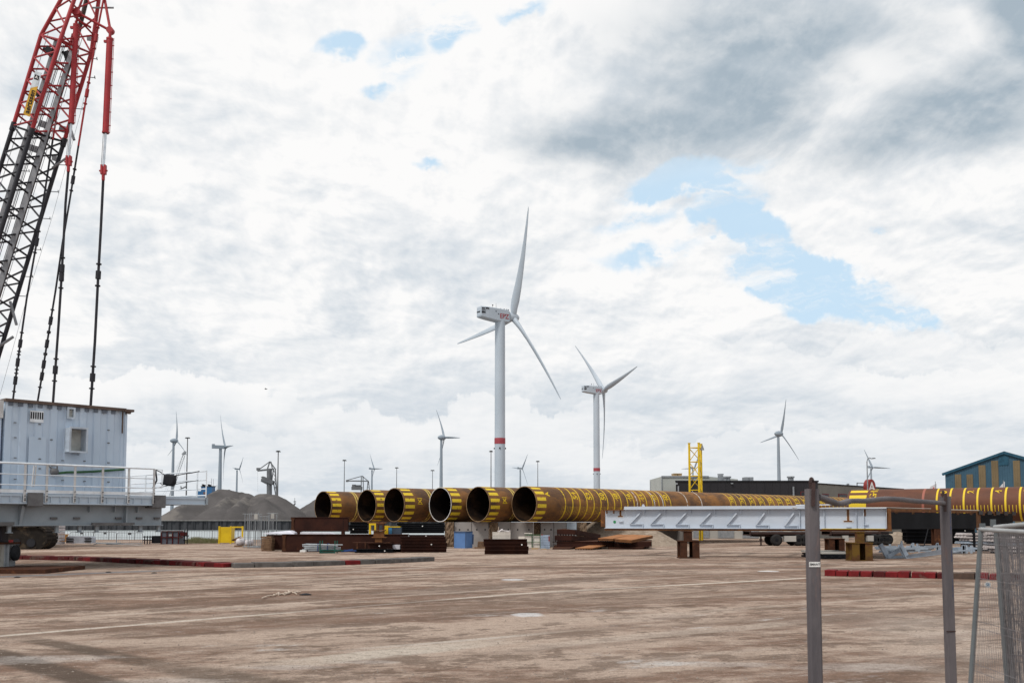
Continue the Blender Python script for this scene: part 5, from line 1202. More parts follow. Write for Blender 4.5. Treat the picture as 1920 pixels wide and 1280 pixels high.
# stacked pale beams behind the fence
m_pale = mat('pale_beam', (.62, .58, .58), .6, col2=(.48, .44, .43), sc=2)
rnd = random.Random(8)
for k, (xa, xb, ya, yb, Yq) in enumerate(((1815, 1868, 998, 1032, 72), (1868, 1960, 996, 1038, 66))):
    t = thing('beam_rack', ['white beams stacked on dark spacers seen left of the fence post', 'white beams stacked on dark spacers seen through the fence mesh'][k], 'beam stack', (X_((xa + xb) / 2, Yq), Yq, 0), 'stacks of pale beams at the right')
    x0, x1 = X_(xa, Yq), X_(xb, Yq); zt = Z_(ya, Yq); nl = 6
    for i in range(nl):
        z_ = .12 + i * (zt - .1) / nl; m = MB(); o_ = rnd.uniform(-.3, .3)
        for j in range(4): m.box(x0 + o_, x1 + o_, Yq + j * .5, Yq + j * .5 + .3, z_, z_ + .09); m.box(x0 + o_, x1 + o_, Yq + j * .5 + .13, Yq + j * .5 + .17, z_ + .09, z_ + .16)
        m.each('beam', m_pale if i != 2 else m_gs, t)
    m = MB()
    for j in range(4): c = x0 + (x1 - x0) * (.15 + .25 * j); m.box(c, c + .18, Yq - .02, Yq + 2, .0, zt)
    m.each('spacer', m_gd, t)

# ------------------------------------------------------------------ rows of kerb blocks
m_kr = mat('kerb_red', (.17, .016, .018), .8, col2=(.10, .013, .015), sc=2.5, dirt=(.13, .06, .05), dsc=2.5, dth=.56)
m_kr2 = mat('kerb_dark_red', (.085, .014, .015), .8, col2=(.065, .014, .014), sc=3, dirt=(.10, .06, .05), dsc=2, dth=.52)
m_kb = mat('kerb_brown', (.10, .065, .05), .8, col2=(.07, .05, .04), sc=3)
m_kg = mat('kerb_grey', (.13, .12, .115), .85, col2=(.09, .082, .078), sc=2.5, dirt=(.2, .18, .16), dsc=2, dth=.6)
def block_mesh(L_, H_, D_, sd_):
    r_ = random.Random(sd_); m = MB(); b = .02
    j = lambda: r_.uniform(-.012, .012)
    vs = []
    for z_, ins in ((0, 0), (H_ - b, 0), (H_, b)):
        vs.append([V((-L_ / 2 + ins + j(), -D_ / 2 + ins + j(), z_)), V((L_ / 2 - ins + j(), -D_ / 2 + ins + j(), z_)), V((L_ / 2 - ins + j(), D_ / 2 - ins, z_ + j() * (z_ > 0))), V((-L_ / 2 + ins, D_ / 2 - ins, z_))])
    m.loft(vs, smooth=False)
    for f in range(2): x_ = -L_ / 2 + L_ * (f + 1) / 3; m.box(x_ - .006, x_ + .006, -D_ / 2 - .004, -D_ / 2 + .01, .02, H_ - .03)
    return m
ORD = ['first', 'second', 'third', 'fourth', 'fifth', 'sixth', 'seventh', 'eighth', 'ninth', 'tenth', 'eleventh', 'twelfth', 'thirteenth', 'fourteenth', 'fifteenth', 'sixteenth', 'seventeenth', 'eighteenth', 'nineteenth', 'twentieth',
       'twenty-first', 'twenty-second', 'twenty-third', 'twenty-fourth', 'twenty-fifth', 'twenty-sixth', 'twenty-seventh', 'twenty-eighth', 'twenty-ninth', 'thirtieth', 'thirty-first', 'thirty-second']
def row(pxs, Hh, colf, lab, grp, seed):
    rnd = random.Random(seed); pts = [gg(a, b) for a, b in pxs]
    seg = []; 
    for a, b in zip(pts[:-1], pts[1:]): seg.append((a, b, (b - a).length))
    tot = sum(s_[2] for s_ in seg); n_ = len(colf); L_ = tot / n_
    for i in range(n_):
        d_ = (i + .5) * L_
        for a, b, l_ in seg:
            if d_ <= l_ + 1e-6: c = a.lerp(b, d_ / l_); dr = (b - a).normalized(); break
            d_ -= l_
        ch = colf[i]; mt = {'r': m_kr, 'd': m_kr2, 'b': m_kb, 'g': m_kg}[ch]
        nm = {'r': 'red', 'd': 'dark red', 'b': 'brown', 'g': 'grey'}[ch]
        mb = block_mesh(L_ - (.03 if ch != 'g' else .01) - rnd.uniform(0, .02), Hh * rnd.uniform(.92, 1.06), .95, seed * 100 + i)
        me = bpy.data.meshes.new('kerb_block'); me.from_pydata([tuple(v_) for v_ in mb.v], [], mb.f); me.materials.append(mt)
        o = bpy.data.objects.new('kerb_block', me); C.objects.link(o); o.location = c + V((rnd.uniform(-.02, .02), rnd.uniform(-.03, .03), .002)); o.rotation_euler.z = math.atan2(dr.y, dr.x) + rnd.uniform(-.03, .03)
        tag(o, lab % (nm, ORD[i]), 'kerb block', grp)
row([(22, 1047), (150, 1050), (435, 1063)], .21, 'dddddddddrdddrddrdrdrddrdr', '%s kerb block, %s from the left in the long row beside the platform', 'red kerb blocks in the left row', 3)
row([(436, 1063.5), (560, 1061), (700, 1056), (803, 1051)], .22, 'ggggggrgggggg', '%s kerb block, %s from the left of the row continuing after the red ones', 'grey kerb blocks continuing the left row', 4)
row([(1548, 1078), (1850, 1085), (1960, 1088)], .22, 'rrrrdrrrrdbbrrddd', '%s kerb block, %s from the left in the right-hand row', 'red kerb blocks in the right row', 5)

# ------------------------------------------------------------------ foreground gantry frame
m_gp = mat('gantry_grey', (.135, .122, .128), .55, col2=(.095, .088, .096), sc=5, stretch=(1, 1, .25), dirt=(.155, .115, .11), dsc=7, dth=.56, bmp=.35)
m_shk = mat('shackle_brown', (.07, .045, .042), .6, col2=(.045, .03, .03), sc=8)
fr = thing('lifting_gantry', 'dark grey steel lifting frame with two posts and a dented crossbar in the foreground', 'lifting frame', gp(1533, 1480))
Y1, Y2 = 7.8, 10.0
def fpost(pt, pb, ytop, Yq, wpx, slant):
    w_ = wpx / F * Yq; a = at(pt, ytop, Yq); b = at(pb, 1280, Yq); d = (b - a) / (a.z - b.z); g_ = a + d * a.z
    m = MB(); ps = lambda c: [c + V((x_ * w_ / 2, y_ * w_ / 2, 0)) for x_, y_ in ((-1, -1), (1, -1), (1, 1), (-1, 1))]
    k = .012
    def ring(c): 
        o_ = []
        for x_, y_ in ((-1, -1), (1, -1), (1, 1), (-1, 1)):
            for e1, e2 in (((1, 0), (0, 1)) if x_ * y_ > 0 else ((0, 1), (1, 0))):
                pass
            q_ = [V((x_ * (w_ / 2 - k), y_ * w_ / 2, 0)), V((x_ * w_ / 2, y_ * (w_ / 2 - k), 0))]
            if x_ * y_ < 0: q_ = q_
            else: q_ = q_[::-1]
            o_ += [c + v_ for v_ in q_]
        return o_
    m.loft([ring(g_), ring(a + V((0, 0, -.005)))], smooth=False); return m, a, g_
m, a1, g1 = fpost(1522, 1529, 915, Y1, 22.5, 0); m.build('post', m_gp, fr)
m2_, a2, g2_ = fpost(1772, 1783.5, 929, Y2, 16.5, 0); m2_.build('post', m_gp, fr)
pts = [(1533, 931, 0), (1546, 935, .06), (1558, 940, .12), (1570, 944, .17), (1580, 943, .21), (1592, 939, .26), (1606, 938.5, .32), (1622, 939, .38), (1640, 936.5, .45), (1662, 934.5, .53), (1690, 936, .63), (1715, 939, .74), (1745, 941, .87), (1773, 943.5, 1)]
rings = []
PP = [at(a, b, Y1 + (Y2 - Y1) * c_) for a, b, c_ in pts]
for i, c in enumerate(PP):
    d = (PP[min(i + 1, len(PP) - 1)] - PP[max(i - 1, 0)]).normalized(); s_ = V((0, 0, 1)).cross(d).normalized(); uu = d.cross(s_)
    hh, ww = .021, .028
    rings.append([c + s_ * ww + uu * hh * .7, c + s_ * ww * .7 + uu * hh, c - s_ * ww * .7 + uu * hh, c - s_ * ww + uu * hh * .7, c - s_ * ww - uu * hh * .7, c - s_ * ww * .7 - uu * hh, c + s_ * ww * .7 - uu * hh, c + s_ * ww - uu * hh * .7])
MB().loft(rings).build('crossbar', m_gp, fr)
def shackle(a, s_, tilt):
    m = MB(); n_ = 12; pts = [a + V((-.022 * s_, -.055, -.06))]
    pts = [a + V((-.008 * s_, -.026, -.03))] + [a + V((-.016 * s_ * math.cos(math.pi * i / n_), -.03 * math.cos(math.pi * i / n_), (.035 + .03 * math.sin(math.pi * i / n_)) * s_)) for i in range(n_ + 1)] + [a + V((.008 * s_, .026, -.02))]
    m.path(pts, .0125 * s_, 8); m.bar(a + V((-.012, -.062, -.14)), a + V((-.004, -.062, .04)), .026, .016); m.bar(a + V((0, -.05, .03)), a + V((0, .03, .03)), .02); return m
shackle(a1 + V((0, 0, 0)), 1.15, 0).build('shackle', m_shk, fr); shackle(a2 + V((-.02, 0, -.02)), 1.0, 0).build('shackle', m_shk, fr)
for pz, hh_, px_ in ((1182, .006, 1778),):
    c = at(px_ + 1.5, pz, Y2); wq = 17.2 / F * Y2; MB().box(c.x - wq / 2, c.x + wq / 2, c.y - wq / 2 - .003, c.y - wq / 2, c.z - hh_, c.z + hh_).build('weld_seam', m_shk, fr)
m_bp = mat('blue_paint', (.05, .065, .14), .6, col2=(.11, .105, .125), sc=30)
for pa, pb in ((958, 1000), (1030, 1052), (1085, 1118)):
    a = at(1772 + (pa - 929) * .0328 + 5, pa, Y2); b = at(1772 + (pb - 929) * .0328 + 5, pb, Y2); o_ = V((0, -16.5 / F * Y2 / 2 - .002, 0)); MB().bar(a + o_, b + o_, .006, .002, (0, 1, 0)).build('paint_streak', m_bp, fr)
k_ = (1057 - 915) / (1280 - 915); c = at(1522 + 7 * k_, 1057, Y1); wp = 22.5 / F * Y1
st = MB().box(c.x - wp * .49, c.x + wp * .42, c.y - wp / 2 - .004, c.y - wp / 2 - .001, c.z - .019, c.z + .019).build('sticker', m_white, fr)
text_mb('EMANT', .024, c + V((-.002, -wp / 2 - .006, 0)), V((1, 0, 0)), V((0, 0, 1)), 0, bold=.0006).build('sticker_text', m_dark, fr)

# ------------------------------------------------------------------ fence panels at the right edge
m_fz = mat('fence_galvanised', (.125, .14, .148), .5, col2=(.095, .108, .115), sc=5)
m_fr_ = mat('fence_rail_bright', (.34, .35, .355), .45, col2=(.26, .27, .275), sc=4)
m_wire = mat('fence_wire', (.135, .125, .13), .5, col2=(.20, .19, .20), sc=3)
def fence(TL_, BL_, TR_, label, rr=.021, sp=.026, wr=.0014, hs=(.05, .35, .65, .95, 1.25, 1.55, 1.85), tag_=False):
    TL_, BL_, TR_ = V(TL_), V(BL_), V(TR_); dn_ = BL_ - TL_; rt = TR_ - TL_; Wd, Hh = rt.length, dn_.length; r_, d_ = rt.normalized(), dn_.normalized()
    t = thing('mesh_fence', label, 'fence panel', (BL_.x, BL_.y, 0), 'metal mesh fence panels leaning together at the right edge')
    MB().tube(TL_ - d_ * .0, BL_, rr, rr, 12).build('post', m_fz, t); MB().tube(TR_, TR_ + dn_, rr, rr, 12).build('post', m_fz, t)
    MB().tube(TL_ - r_ * .01, TR_, rr * .95, rr * .95, 12).build('top_rail', m_fr_, t); MB().tube(TL_ + dn_ * .93, TR_ + dn_ * .93, rr, rr, 10).build('bottom_rail', m_fz, t)
    m = MB(); k = sp
    jr = random.Random(int(sp * 1e5))
    while k < Wd: m.tube(TL_ + r_ * k, TL_ + r_ * (k + jr.uniform(-.3, .3) * sp) + dn_ * .93, wr, wr, 4, False); k += sp
    nrm_ = r_.cross(d_).normalized()
    for h_ in hs:
        m.tube(TL_ + d_ * h_, TR_ + d_ * h_, .002, .002, 4, False); m.tube(TL_ + d_ * (h_ + .05) + nrm_ * .015, TR_ + d_ * (h_ + .05) + nrm_ * .015, .002, .002, 4, False)
    m.build('wire_mesh', m_wire, t)
    return t, TL_, r_, d_
def zg(p): return V((p.x, p.y, 0.03))
def gpt(px, Yq): return V((X_(px, Yq), Yq, .03))
tA, o_, r_, d_ = fence(at(1839.5, 992, 7.2), gpt(1785, 7.15), at(1990, 1001, 6.1), 'outermost mesh fence panel, its end tube leaning down to the left', .0165)
# small round blue and white tag on the outer panel
c = at(1848, 1095, 7.12); MB().lathe(c + V((0, -.03, 0)), (0, -1, 0), [(0, .022), (.004, .022)], 20).build('round_tag', m_white, tA)
text_mb('SE', .028, c + V((0, -.036, 0)), V((1, 0, 0)), V((0, 0, 1)), 0, bold=.0006).build('tag_mark', mat('tag_blue', (.08, .25, .42), .5), tA)
tB, oB, rB, dB = fence(at(1867, 988, 7.6), gpt(1886, 7.6), at(2040, 972, 6.6), 'mesh fence panel with a bright top rail sloping up, behind the outermost panel', .019, .021, .0024)
fence(at(1869, 990, 7.68), gpt(1887, 7.66), at(2034, 976, 6.75), 'mesh fence panel pressed directly behind the one with the sloping top rail', .014, .019, .0026)
fence(at(1869, 992, 7.76), gpt(1887, 7.72), at(2030, 980, 6.9), 'third mesh fence panel of the stack, counted inward from the sloping top rail', .013, .023, .0026)
fence(at(1883, 1000, 7.95), gpt(1894, 7.9), at(2050, 992, 7.2), 'mesh fence panel deepest in the stack, its post dim behind the wires', .018, .022, .0028)
for px, Yq, z0_, z1_, par in ((1843, 7.3, 2.035, 2.09, tA), (1863, 7.75, 2.06, 2.12, tB)):
    x_ = X_(px, Yq); MB().box(x_ - .018, x_ + .018, Yq, Yq + .02, z0_, z1_).build('post_plate', m_fz, par)

# debris
m_deb = mat('pale_scrap', (.55, .46, .38), .9, col2=(.42, .34, .28), sc=9)
rnd = random.Random(12); c0 = gg(528, 1115); m = MB(); pts = []
for s_ in range(4):
    a, b = ((498, 1122), (520, 1117), (531, 1114), (556, 1112))[s_], ((520, 1116), (545, 1112), (560, 1110), (561, 1114))[s_]
    pa, pb = gg(*a, .02), gg(*b, .02); pp = [pa.lerp(pb, i / 7) + V((rnd.uniform(-.1, .1), rnd.uniform(-.3, .3), rnd.uniform(0, .05))) for i in range(8)]
    m.path(pp, .018 + .012 * (s_ == 1), 5)
tag(m.build('torn_strap', m_deb), 'pale torn strap lying crumpled on the bare ground', 'strap')
def lump(px, py, s_, mt, lab, name, cat):
    c = gg(px, py); m = MB(); r = random.Random(int(px)); rings = []
    for z_, k in ((0, 1), (.25, 1.05), (.6, .7), (.8, .2)): rings.append([c + V((math.cos(a) * s_[0] * k * r.uniform(.8, 1.2), math.sin(a) * s_[1] * k * r.uniform(.8, 1.2), z_ * s_[2])) for a in [2 * math.pi * i / 9 for i in range(9)]])
    m.loft(rings); tag(m.build(name, mt), lab, cat)
lump(573, 1115, (.16, .12, .07), m_dark, 'small dark lump beside the torn strap', 'rubble_piece', 'rubble')
lump(203, 1072.5, (.12, .12, .05), m_dark, 'dark lump in the middle of the wet grey strip', 'rubble_piece', 'rubble')
lump(289, 1074, (.12, .1, .05), m_dark, 'dark lump at the right end of the wet grey strip', 'rubble_piece', 'rubble')
lump(32, 1082, (.12, .1, .05), m_dark, 'dark lump left on the wet grey strip in front of the rusty plate', 'rubble_piece', 'rubble')
lump(1441, 1071, (.45, .2, .05), m_white, 'flat white scrap on the ground left of the front gantry post', 'rubble_piece', 'scrap')
# loose stones over the near ground: far too many to count
m = MB(); rnd = random.Random(21)
for i in range(2600):
    px, Yq = rnd.uniform(-40, 1960), 12.5 + 22 * rnd.random() ** 1.8
    c = V((X_(px, Yq), Yq, 0)); s_ = rnd.choice((.005, .007, .009, .012, .018)) * rnd.uniform(.7, 1.3)
    a = rnd.uniform(0, 6.3)
    vs = [c + V((math.cos(a + k * 1.57) * s_ * rnd.uniform(.7, 1.2), math.sin(a + k * 1.57) * s_ * rnd.uniform(.7, 1.2), 0)) for k in range(4)] + [c + V((rnd.uniform(-.3, .3) * s_, rnd.uniform(-.3, .3) * s_, s_ * rnd.uniform(.6, 1)))]
    m.add(vs, [(0, 1, 4), (1, 2, 4), (2, 3, 4), (3, 0, 4)])
o = m.build('loose_stones', mat('stones', (.32, .27, .23), .9, col2=(.12, .10, .09), sc=11), loc=(0, 0, 0)); tag(o, 'scattered small stones over the bare yard', 'stones', kind='stuff')
# ------------------------------------------------------------------ yard clutter in front of the pipes
m_conc = mat('concrete_grey', (.30, .28, .27), .85, col2=(.24, .225, .215), sc=.8, dirt=(.2, .18, .17), dsc=.9, dth=.6, bmp=.2)
m_rock = mat('rough_concrete', (.22, .155, .105), .95, col2=(.17, .12, .08), sc=3.5, bmp=1.0)
m_beam = mat('dark_rust_beam', (.040, .014, .009), .75, col2=(.024, .009, .007), sc=1, dirt=(.058, .021, .012), dsc=1.5, dth=.6)
m_plate = mat('orange_rust_plate', (.36, .165, .07), .8, col2=(.27, .115, .05), sc=1.5)
def px_box(m, x0, x1, y0, y1, Yq, D_, yo=0): return m.box(X_(x0, Yq), X_(x1, Yq), Yq + yo, Yq + yo + D_, max(Z_(y1, Yq), 0.002), Z_(y0, Yq))
# concrete supports under the pipe mouths
rnd = random.Random(4)
def rough(x0, x1, Yq, zt, label):
    t = MB(); a, b = X_(x0, Yq), X_(x1, Yq); nx, nz = 7, 9; r = random.Random(x0)
    fr_ = [[V((a + (b - a) * i / nx, Yq + r.uniform(-.12, .12), zt * j / nz)) for i in range(nx + 1)] for j in range(nz + 1)]
    vs = [p for q_ in fr_ for p in q_]; t.add(vs, [(j * (nx + 1) + i, j * (nx + 1) + i + 1, (j + 1) * (nx + 1) + i + 1, (j + 1) * (nx + 1) + i) for j in range(nz) for i in range(nx)])
    t.box(a + .02, b - .02, Yq + .14, Yq + 1.6, 0, zt); tag(t.build('rough_block', m_rock), label, 'concrete block', 'rough brown blocks under the pipes')
ZS = 2.08
rough(834, 851, 84, ZS, 'rough brown block left of the blue container'); rough(917, 934, 84.2, ZS, 'rough brown block right of the blue container'); rough(1001, 1013, 84.5, ZS, 'dark rough block right of the longest pipe mouth'); rough(1082, 1100, 84.8, ZS, 'rough block at the right end of the concrete supports')
for x0, x1, lab in ((852, 884, 'grey concrete support wall directly behind the blue container'), (884.5, 916, 'grey concrete support wall just right of the blue container'), (935, 957.5, 'grey concrete support wall behind the white crate'),
                    (958, 1000, 'grey concrete support wall under the longest pipe mouth'), (1014, 1038, 'grey concrete support wall behind the pale blue crate'), (1038.5, 1081, 'grey concrete support wall left of the rusty deck panels')):
    m = MB(); px_box(m, x0 + .2, x1 - .2, 978, 1030, 84.2, 1.6)
    t = thing('support_wall', lab, 'concrete wall', (X_((x0 + x1) / 2, 84.2), 84.2, 0), 'grey concrete walls under the pipes')
    m = MB().box(X_(x0 + .2, 84.2), X_(x1 - .2, 84.2), 84.2, 85.8, 0.0, ZS).build('wall', m_conc, t)
    h = MB()
    for q_ in (.3, .8): c = X_(x0 + (x1 - x0) * q_, 84.2); h.tube((c, 84.21, 1.45), (c, 84.19, 1.45), .07, .07, 10)
    h.each('anchor_hole', m_dark, t)
MB_ = MB(); MB_.box(X_(1063, 84.1), X_(1081, 84.1), 84.1, 84.19, 1.3, ZS - .05); tag(MB_.build('leaning_sheet', m_pg), 'pale blue panel leaning on the last grey support wall', 'panel')
# further supports behind, along the pipes
for i, (dd_, w_) in enumerate(((14, 17), (28, 17))):
    c = V((-4, 88, 0)) + V((D6[0], D6[1], 0)) * dd_; pr = V((D6[1], -D6[0], 0))
    m = MB(); m.ob(c - pr * w_ * .55, pr * w_ * .72, V((D6[0], D6[1], 0)) * 1.2, (0, 0, 2.06)); tag(m.build('pipe_cradle', m_conc), ['long concrete cradle across beneath the pipes, nearer one', 'long concrete cradle across beneath the pipes, farther one'][i], 'pipe support', 'cradles behind the pipe mouths')
cr = V((D6[0], D6[1], 0)); c = c7 + dv * 12
m = MB(); m.ob(V((c.x, c.y, 0)) - dv * 1 - V((-dv.y, dv.x, 0)) * 1.5, dv * 1.2, V((-dv.y, dv.x, 0)) * 3, (0, 0, 2.13)); tag(m.build('pipe_cradle', m_conc), 'concrete cradle under the middle of the red brown pipe', 'pipe support')
c = c7 + dv * 2.5; m = MB(); m.ob(V((c.x, c.y, 0)) - dv * 1 - V((-dv.y, dv.x, 0)) * 1.5, dv * 1.2, V((-dv.y, dv.x, 0)) * 3, (0, 0, 2.13)); tag(m.build('pipe_cradle', m_conc), 'concrete cradle under the striped end of the red brown pipe', 'pipe support')
# gravel heaps in the yard
m_grv = mat('gravel_tan', (.29, .235, .185), .95, col2=(.21, .165, .125), sc=2.2, bmp=.8, dirt=(.36, .30, .25), dsc=3, dth=.55)
def yheap(label, ridges, seed):
    rr = [((a[0], a[1], a[2]), (b[0], b[1], b[2])) for a, b in ridges]; X = [p[0] for r_ in rr for p in r_]; Yv = [p[1] for r_ in rr for p in r_]
    tag(heap_mesh(rr, min(X) - 5.5, max(X) + 5.5, min(Yv) - 5.5, max(Yv) + 5.5, .55, .22, 0.0, seed, .05).build('gravel_mound', m_grv), label, 'gravel heap', 'tan gravel heaps in the yard')
yheap('tan gravel heap behind the rusty deck panels', [((X_(1120, 91), 91, 2.3), (X_(1195, 90), 90, 1.9)), ((X_(1195, 90), 90, 1.9), (X_(1222, 89), 89, 1.55))], 5)
yheap('tan gravel heap seen below the dark side girder', [((X_(1640, 100), 100, 1.0), (X_(1684, 99), 99, 1.15)), ((X_(1684, 99), 99, 1.15), (X_(1700, 98), 98, .9))], 6)
# blue container
m_cont = mat('container_blue', (.10, .20, .42), .5, col2=(.085, .17, .36), sc=1.2, dirt=(.13, .24, .46), dsc=1.5, dth=.6)
Yq = 80.5; c0 = V((X_(851.5, Yq), Yq, 0)); zc = Z_(996.5, Yq)
t = thing('waste_container', 'small blue steel waste container before the concrete supports', 'container', c0 + V((.8, .8, 0)))
A1, A2 = V((.86, -.5, 0)).normalized(), V((.55, .84, 0)).normalized()
pa, pb, pcn = c0, V((X_(873, 79.8), 79.8, 0)), V((X_(886, 80.9), 80.9, 0)); pd = pa + (pcn - pb)
m = MB(); m.prism([pa, pb, pcn, pd], (0, 0, zc)); m.build('body', m_cont, t)
m = MB()
for a, b in ((pa, pb), (pb, pcn)): m.bar(a + V((0, -.02, zc)), b + V((0, -.02, zc)), .07, .08); 
m.bar(pb + V((0, 0, .02)), pb + V((0, 0, zc)), .05); m.bar(pcn + V((.02, 0, .3)), pcn + V((.05, 0, zc - .2)), .12); m.build('rim', mat('container_rim', (.07, .11, .2), .6), t)
MB().prism([pa + (pb - pa) * .03 + (pd - pa) * .04 + V((0, 0, zc)), pb + (pa - pb) * .03 + V((0, .05, zc)), pcn - (pd - pa) * .04 + V((0, 0, zc)), pd + V((.05, 0, zc))], (0, 0, .01)).build('contents', m_dark, t)
# stacks of I-beams (flanges seen edge on)
def ibeam(m, x0, x1, Yq, zb, h_, wf, tf=.018):
    w2, b = wf / 2, .012
    m.prism([(x0, Yq + p_, zb + q_) for p_, q_ in ((0, 0), (wf, 0), (wf, tf), (w2 + b, tf), (w2 + b, h_ - tf), (wf, h_ - tf), (wf, h_), (0, h_), (0, h_ - tf), (w2 - b, h_ - tf), (w2 - b, tf), (0, tf))], (x1 - x0, 0, 0))
def istack(x0, x1, y0, y1, Yq, n_, label, cols=3, skew=0, mt=None, grp='stacks of dark steel beams'):
    xa, xb = X_(x0, Yq), X_(x1, Yq); zt = Z_(y0, Yq); zb = max(Z_(y1, Yq), .02); h_ = (zt - zb) / n_; r = random.Random(int(x0))
    t = thing('beam_stack', label, 'beam stack', ((xa + xb) / 2, Yq, 0), grp)
    for k in range(n_):
        m = MB(); j = r.uniform(-.06, .06)
        for c_ in range(cols): ibeam(m, xa + j, xb + j, Yq + c_ * h_ * 1.35, zb + k * h_, h_ * .97, h_ * 1.25)
        m.each('beam', mt or m_beam, t)
    if zb < .2: m = MB(); [m.box(xa + (xb - xa) * q_, xa + (xb - xa) * q_ + .12, Yq, Yq + cols * h_ * 1.3, 0, zb) for q_ in (.1, .5, .85)]; m.each('timber', m_rock, t)
    m = MB(); 
    for _ in range(1): x_ = r.uniform(xa + .3, xb - .3); z_ = zb + h_ * (r.randrange(n_) + .5); m.lathe((x_, Yq + .02, z_), (0, -1, 0), [(-.05, .05), (0, .05)], 8)
    m.each('paint_dot', m_white, t)
    return t
istack(752, 836, 1005.5, 1035, 69, 5, 'neat five layer stack of dark steel beams below the third and fourth pipe')
istack(908, 990, 1010, 1038.5, 65, 4, 'dark stack of steel beams carrying the white crate')
istack(768, 834, 1002, 1006, 73, 1, 'single dark beam lying on the back of the five layer stack')
istack(664, 735, 1029, 1036, 68, 1, 'long dark beam lying lowest under the small steel frame', mt=m_gd)
istack(690, 735, 1018, 1028, 68.4, 1, 'short dark beam resting on the low long beam', mt=m_beam)
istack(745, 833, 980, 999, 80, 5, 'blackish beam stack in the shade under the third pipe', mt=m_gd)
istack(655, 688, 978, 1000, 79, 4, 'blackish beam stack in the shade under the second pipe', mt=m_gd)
istack(1700, 1830, 984, 1019, 96, 5, 'added blackish beam stack filling the gap far under the dark side girder', mt=m_gd)  # added dark filler for the gap below the side web
# brown box beams
def hbeam(x0, x1, y0, y1, Yq, label, D_=.9):
    xa, xb, zb, zt = X_(x0, Yq), X_(x1, Yq), max(Z_(y1, Yq), .01), Z_(y0, Yq)
    t = thing('plate_beam', label, 'steel beam', ((xa + xb) / 2, Yq, zb), 'deep brown plate beams below the pipes')
    m = MB(); m.box(xa, xb, Yq + D_ / 2, Yq + D_ / 2 + .04, zb + .05, zt - .05); m.box(xa + .3, xb, Yq + .06, Yq + .1, zb + .05, zt - .05); m.build('web', m_beam, t)
    m = MB(); m.box(xa, xb, Yq, Yq + D_, zb, zb + .05); m.box(xa, xb, Yq, Yq + D_, zt - .05, zt); m.build('flange', m_beam, t)
    e = MB(); w_ = .42
    pr = [(0, 0), (w_ * .8, 0), (w_ * .62, .25), (w_ * .62, .75), (w_ * .8, 1), (0, 1), (w_ * .18, .75), (w_ * .18, .25)]
    e.prism([V((xa - .02 + a, Yq + .02, zb + .055 + b * (zt - zb - .11))) for a, b in pr], (0, .035, 0)); e.build('end_plate', mat('end_rust', (.07, .03, .016), .75), t)
    m = MB(); n_ = 7
    for k in range(n_): m.lathe((xb - .35, Yq + .06, zb + .15 + k * (zt - zb - .3) / (n_ - 1)), (0, -1, 0), [(0, .03), (.02, .03)], 6)
    m.build('bolt', m_gd, t)
hbeam(545, 652, 969, 996, 76, 'upper deep brown plate beam in front of the first pipe')
hbeam(529, 765, 1001, 1034, 70, 'long deep brown plate beam lying on the ground before the pipes')
hbeam(500, 540, 1002, 1030, 73, 'shorter brown plate beam end behind the timber pallets at the left of the beams')
for a_, b_, l_ in ((548, 562, 'dark wide spacer between the two deep brown beams, nearer their left ends'), (640, 644, 'narrow dark spacer between the two deep brown beams, under the bolted end')): tag(px_box(MB(), a_, b_, 996, 1001.5, 75.5, .8).build('spacer', m_beam), l_, 'spacer')
m_sheetw = mat('white_sheet', (.66, .66, .72), .6, col2=(.5, .5, .56), sc=2)
m = MB(); m.prism([at(492, 1000.5, 74.5), at(552, 1000.8, 74.5), at(552, 998, 74.5), at(543, 994, 75), at(520, 997, 75), at(496, 998.5, 74.5)], (0, 1.5, 0)); tag(m.build('white_sheeting', m_sheetw), 'crumpled white sheeting on top of the shorter brown beam', 'sheeting')
m = MB(); m.prism([at(563, 1000.8, 74), at(625, 1000.8, 74), at(616, 998, 74), at(563, 997, 74)], (0, 1.5, 0)); tag(m.build('white_sheeting', m_sheetw), 'flat white sheeting squeezed between the two deep brown beams', 'sheeting')
lump(542, 1031, (.25, .2, .3), mat('orange_cap', (.5, .09, .03), .6), 'small orange object at the left foot of the long brown beam', 'orange_buoy', 'buoy')
# pallets
m_wood = mat('pallet_wood', (.20, .125, .075), .85, col2=(.12, .07, .045), sc=4)
def pallet(m, x0, y0, z0, w_=1.2, d_=.8, rz=0):
    for k in range(3): m.box(x0, x0 + w_, y0 + k * (d_ - .1) / 2, y0 + k * (d_ - .1) / 2 + .1, z0, z0 + .09)
    for k in range(5): m.box(x0 + k * (w_ - .14) / 4, x0 + k * (w_ - .14) / 4 + .14, y0, y0 + d_, z0 + .09, z0 + .115)
def pstack(px, Yq, n_, label, w_=.9, z0=0.0):
    t = thing('pallet_stack' if n_ > 1 else 'pallet', label, 'pallets', (X_(px, Yq) + w_ / 2, Yq, z0), 'wooden pallets in the yard'); r = random.Random(px)
    for k in range(n_): m = MB(); pallet(m, X_(px, Yq) + r.uniform(-.05, .05), Yq, z0 + k * .135, w_, .9); m.build('pallet' if n_ > 1 else 'boards', m_wood, t)
pstack(490, 72, 8, 'tall stack of wooden pallets left of the brown beams', .75)
pstack(889, 79, 1, 'single wooden pallet right of the blue container', .9); pstack(896, 81, 4, 'small grey stack of pallets against the concrete supports', .8)
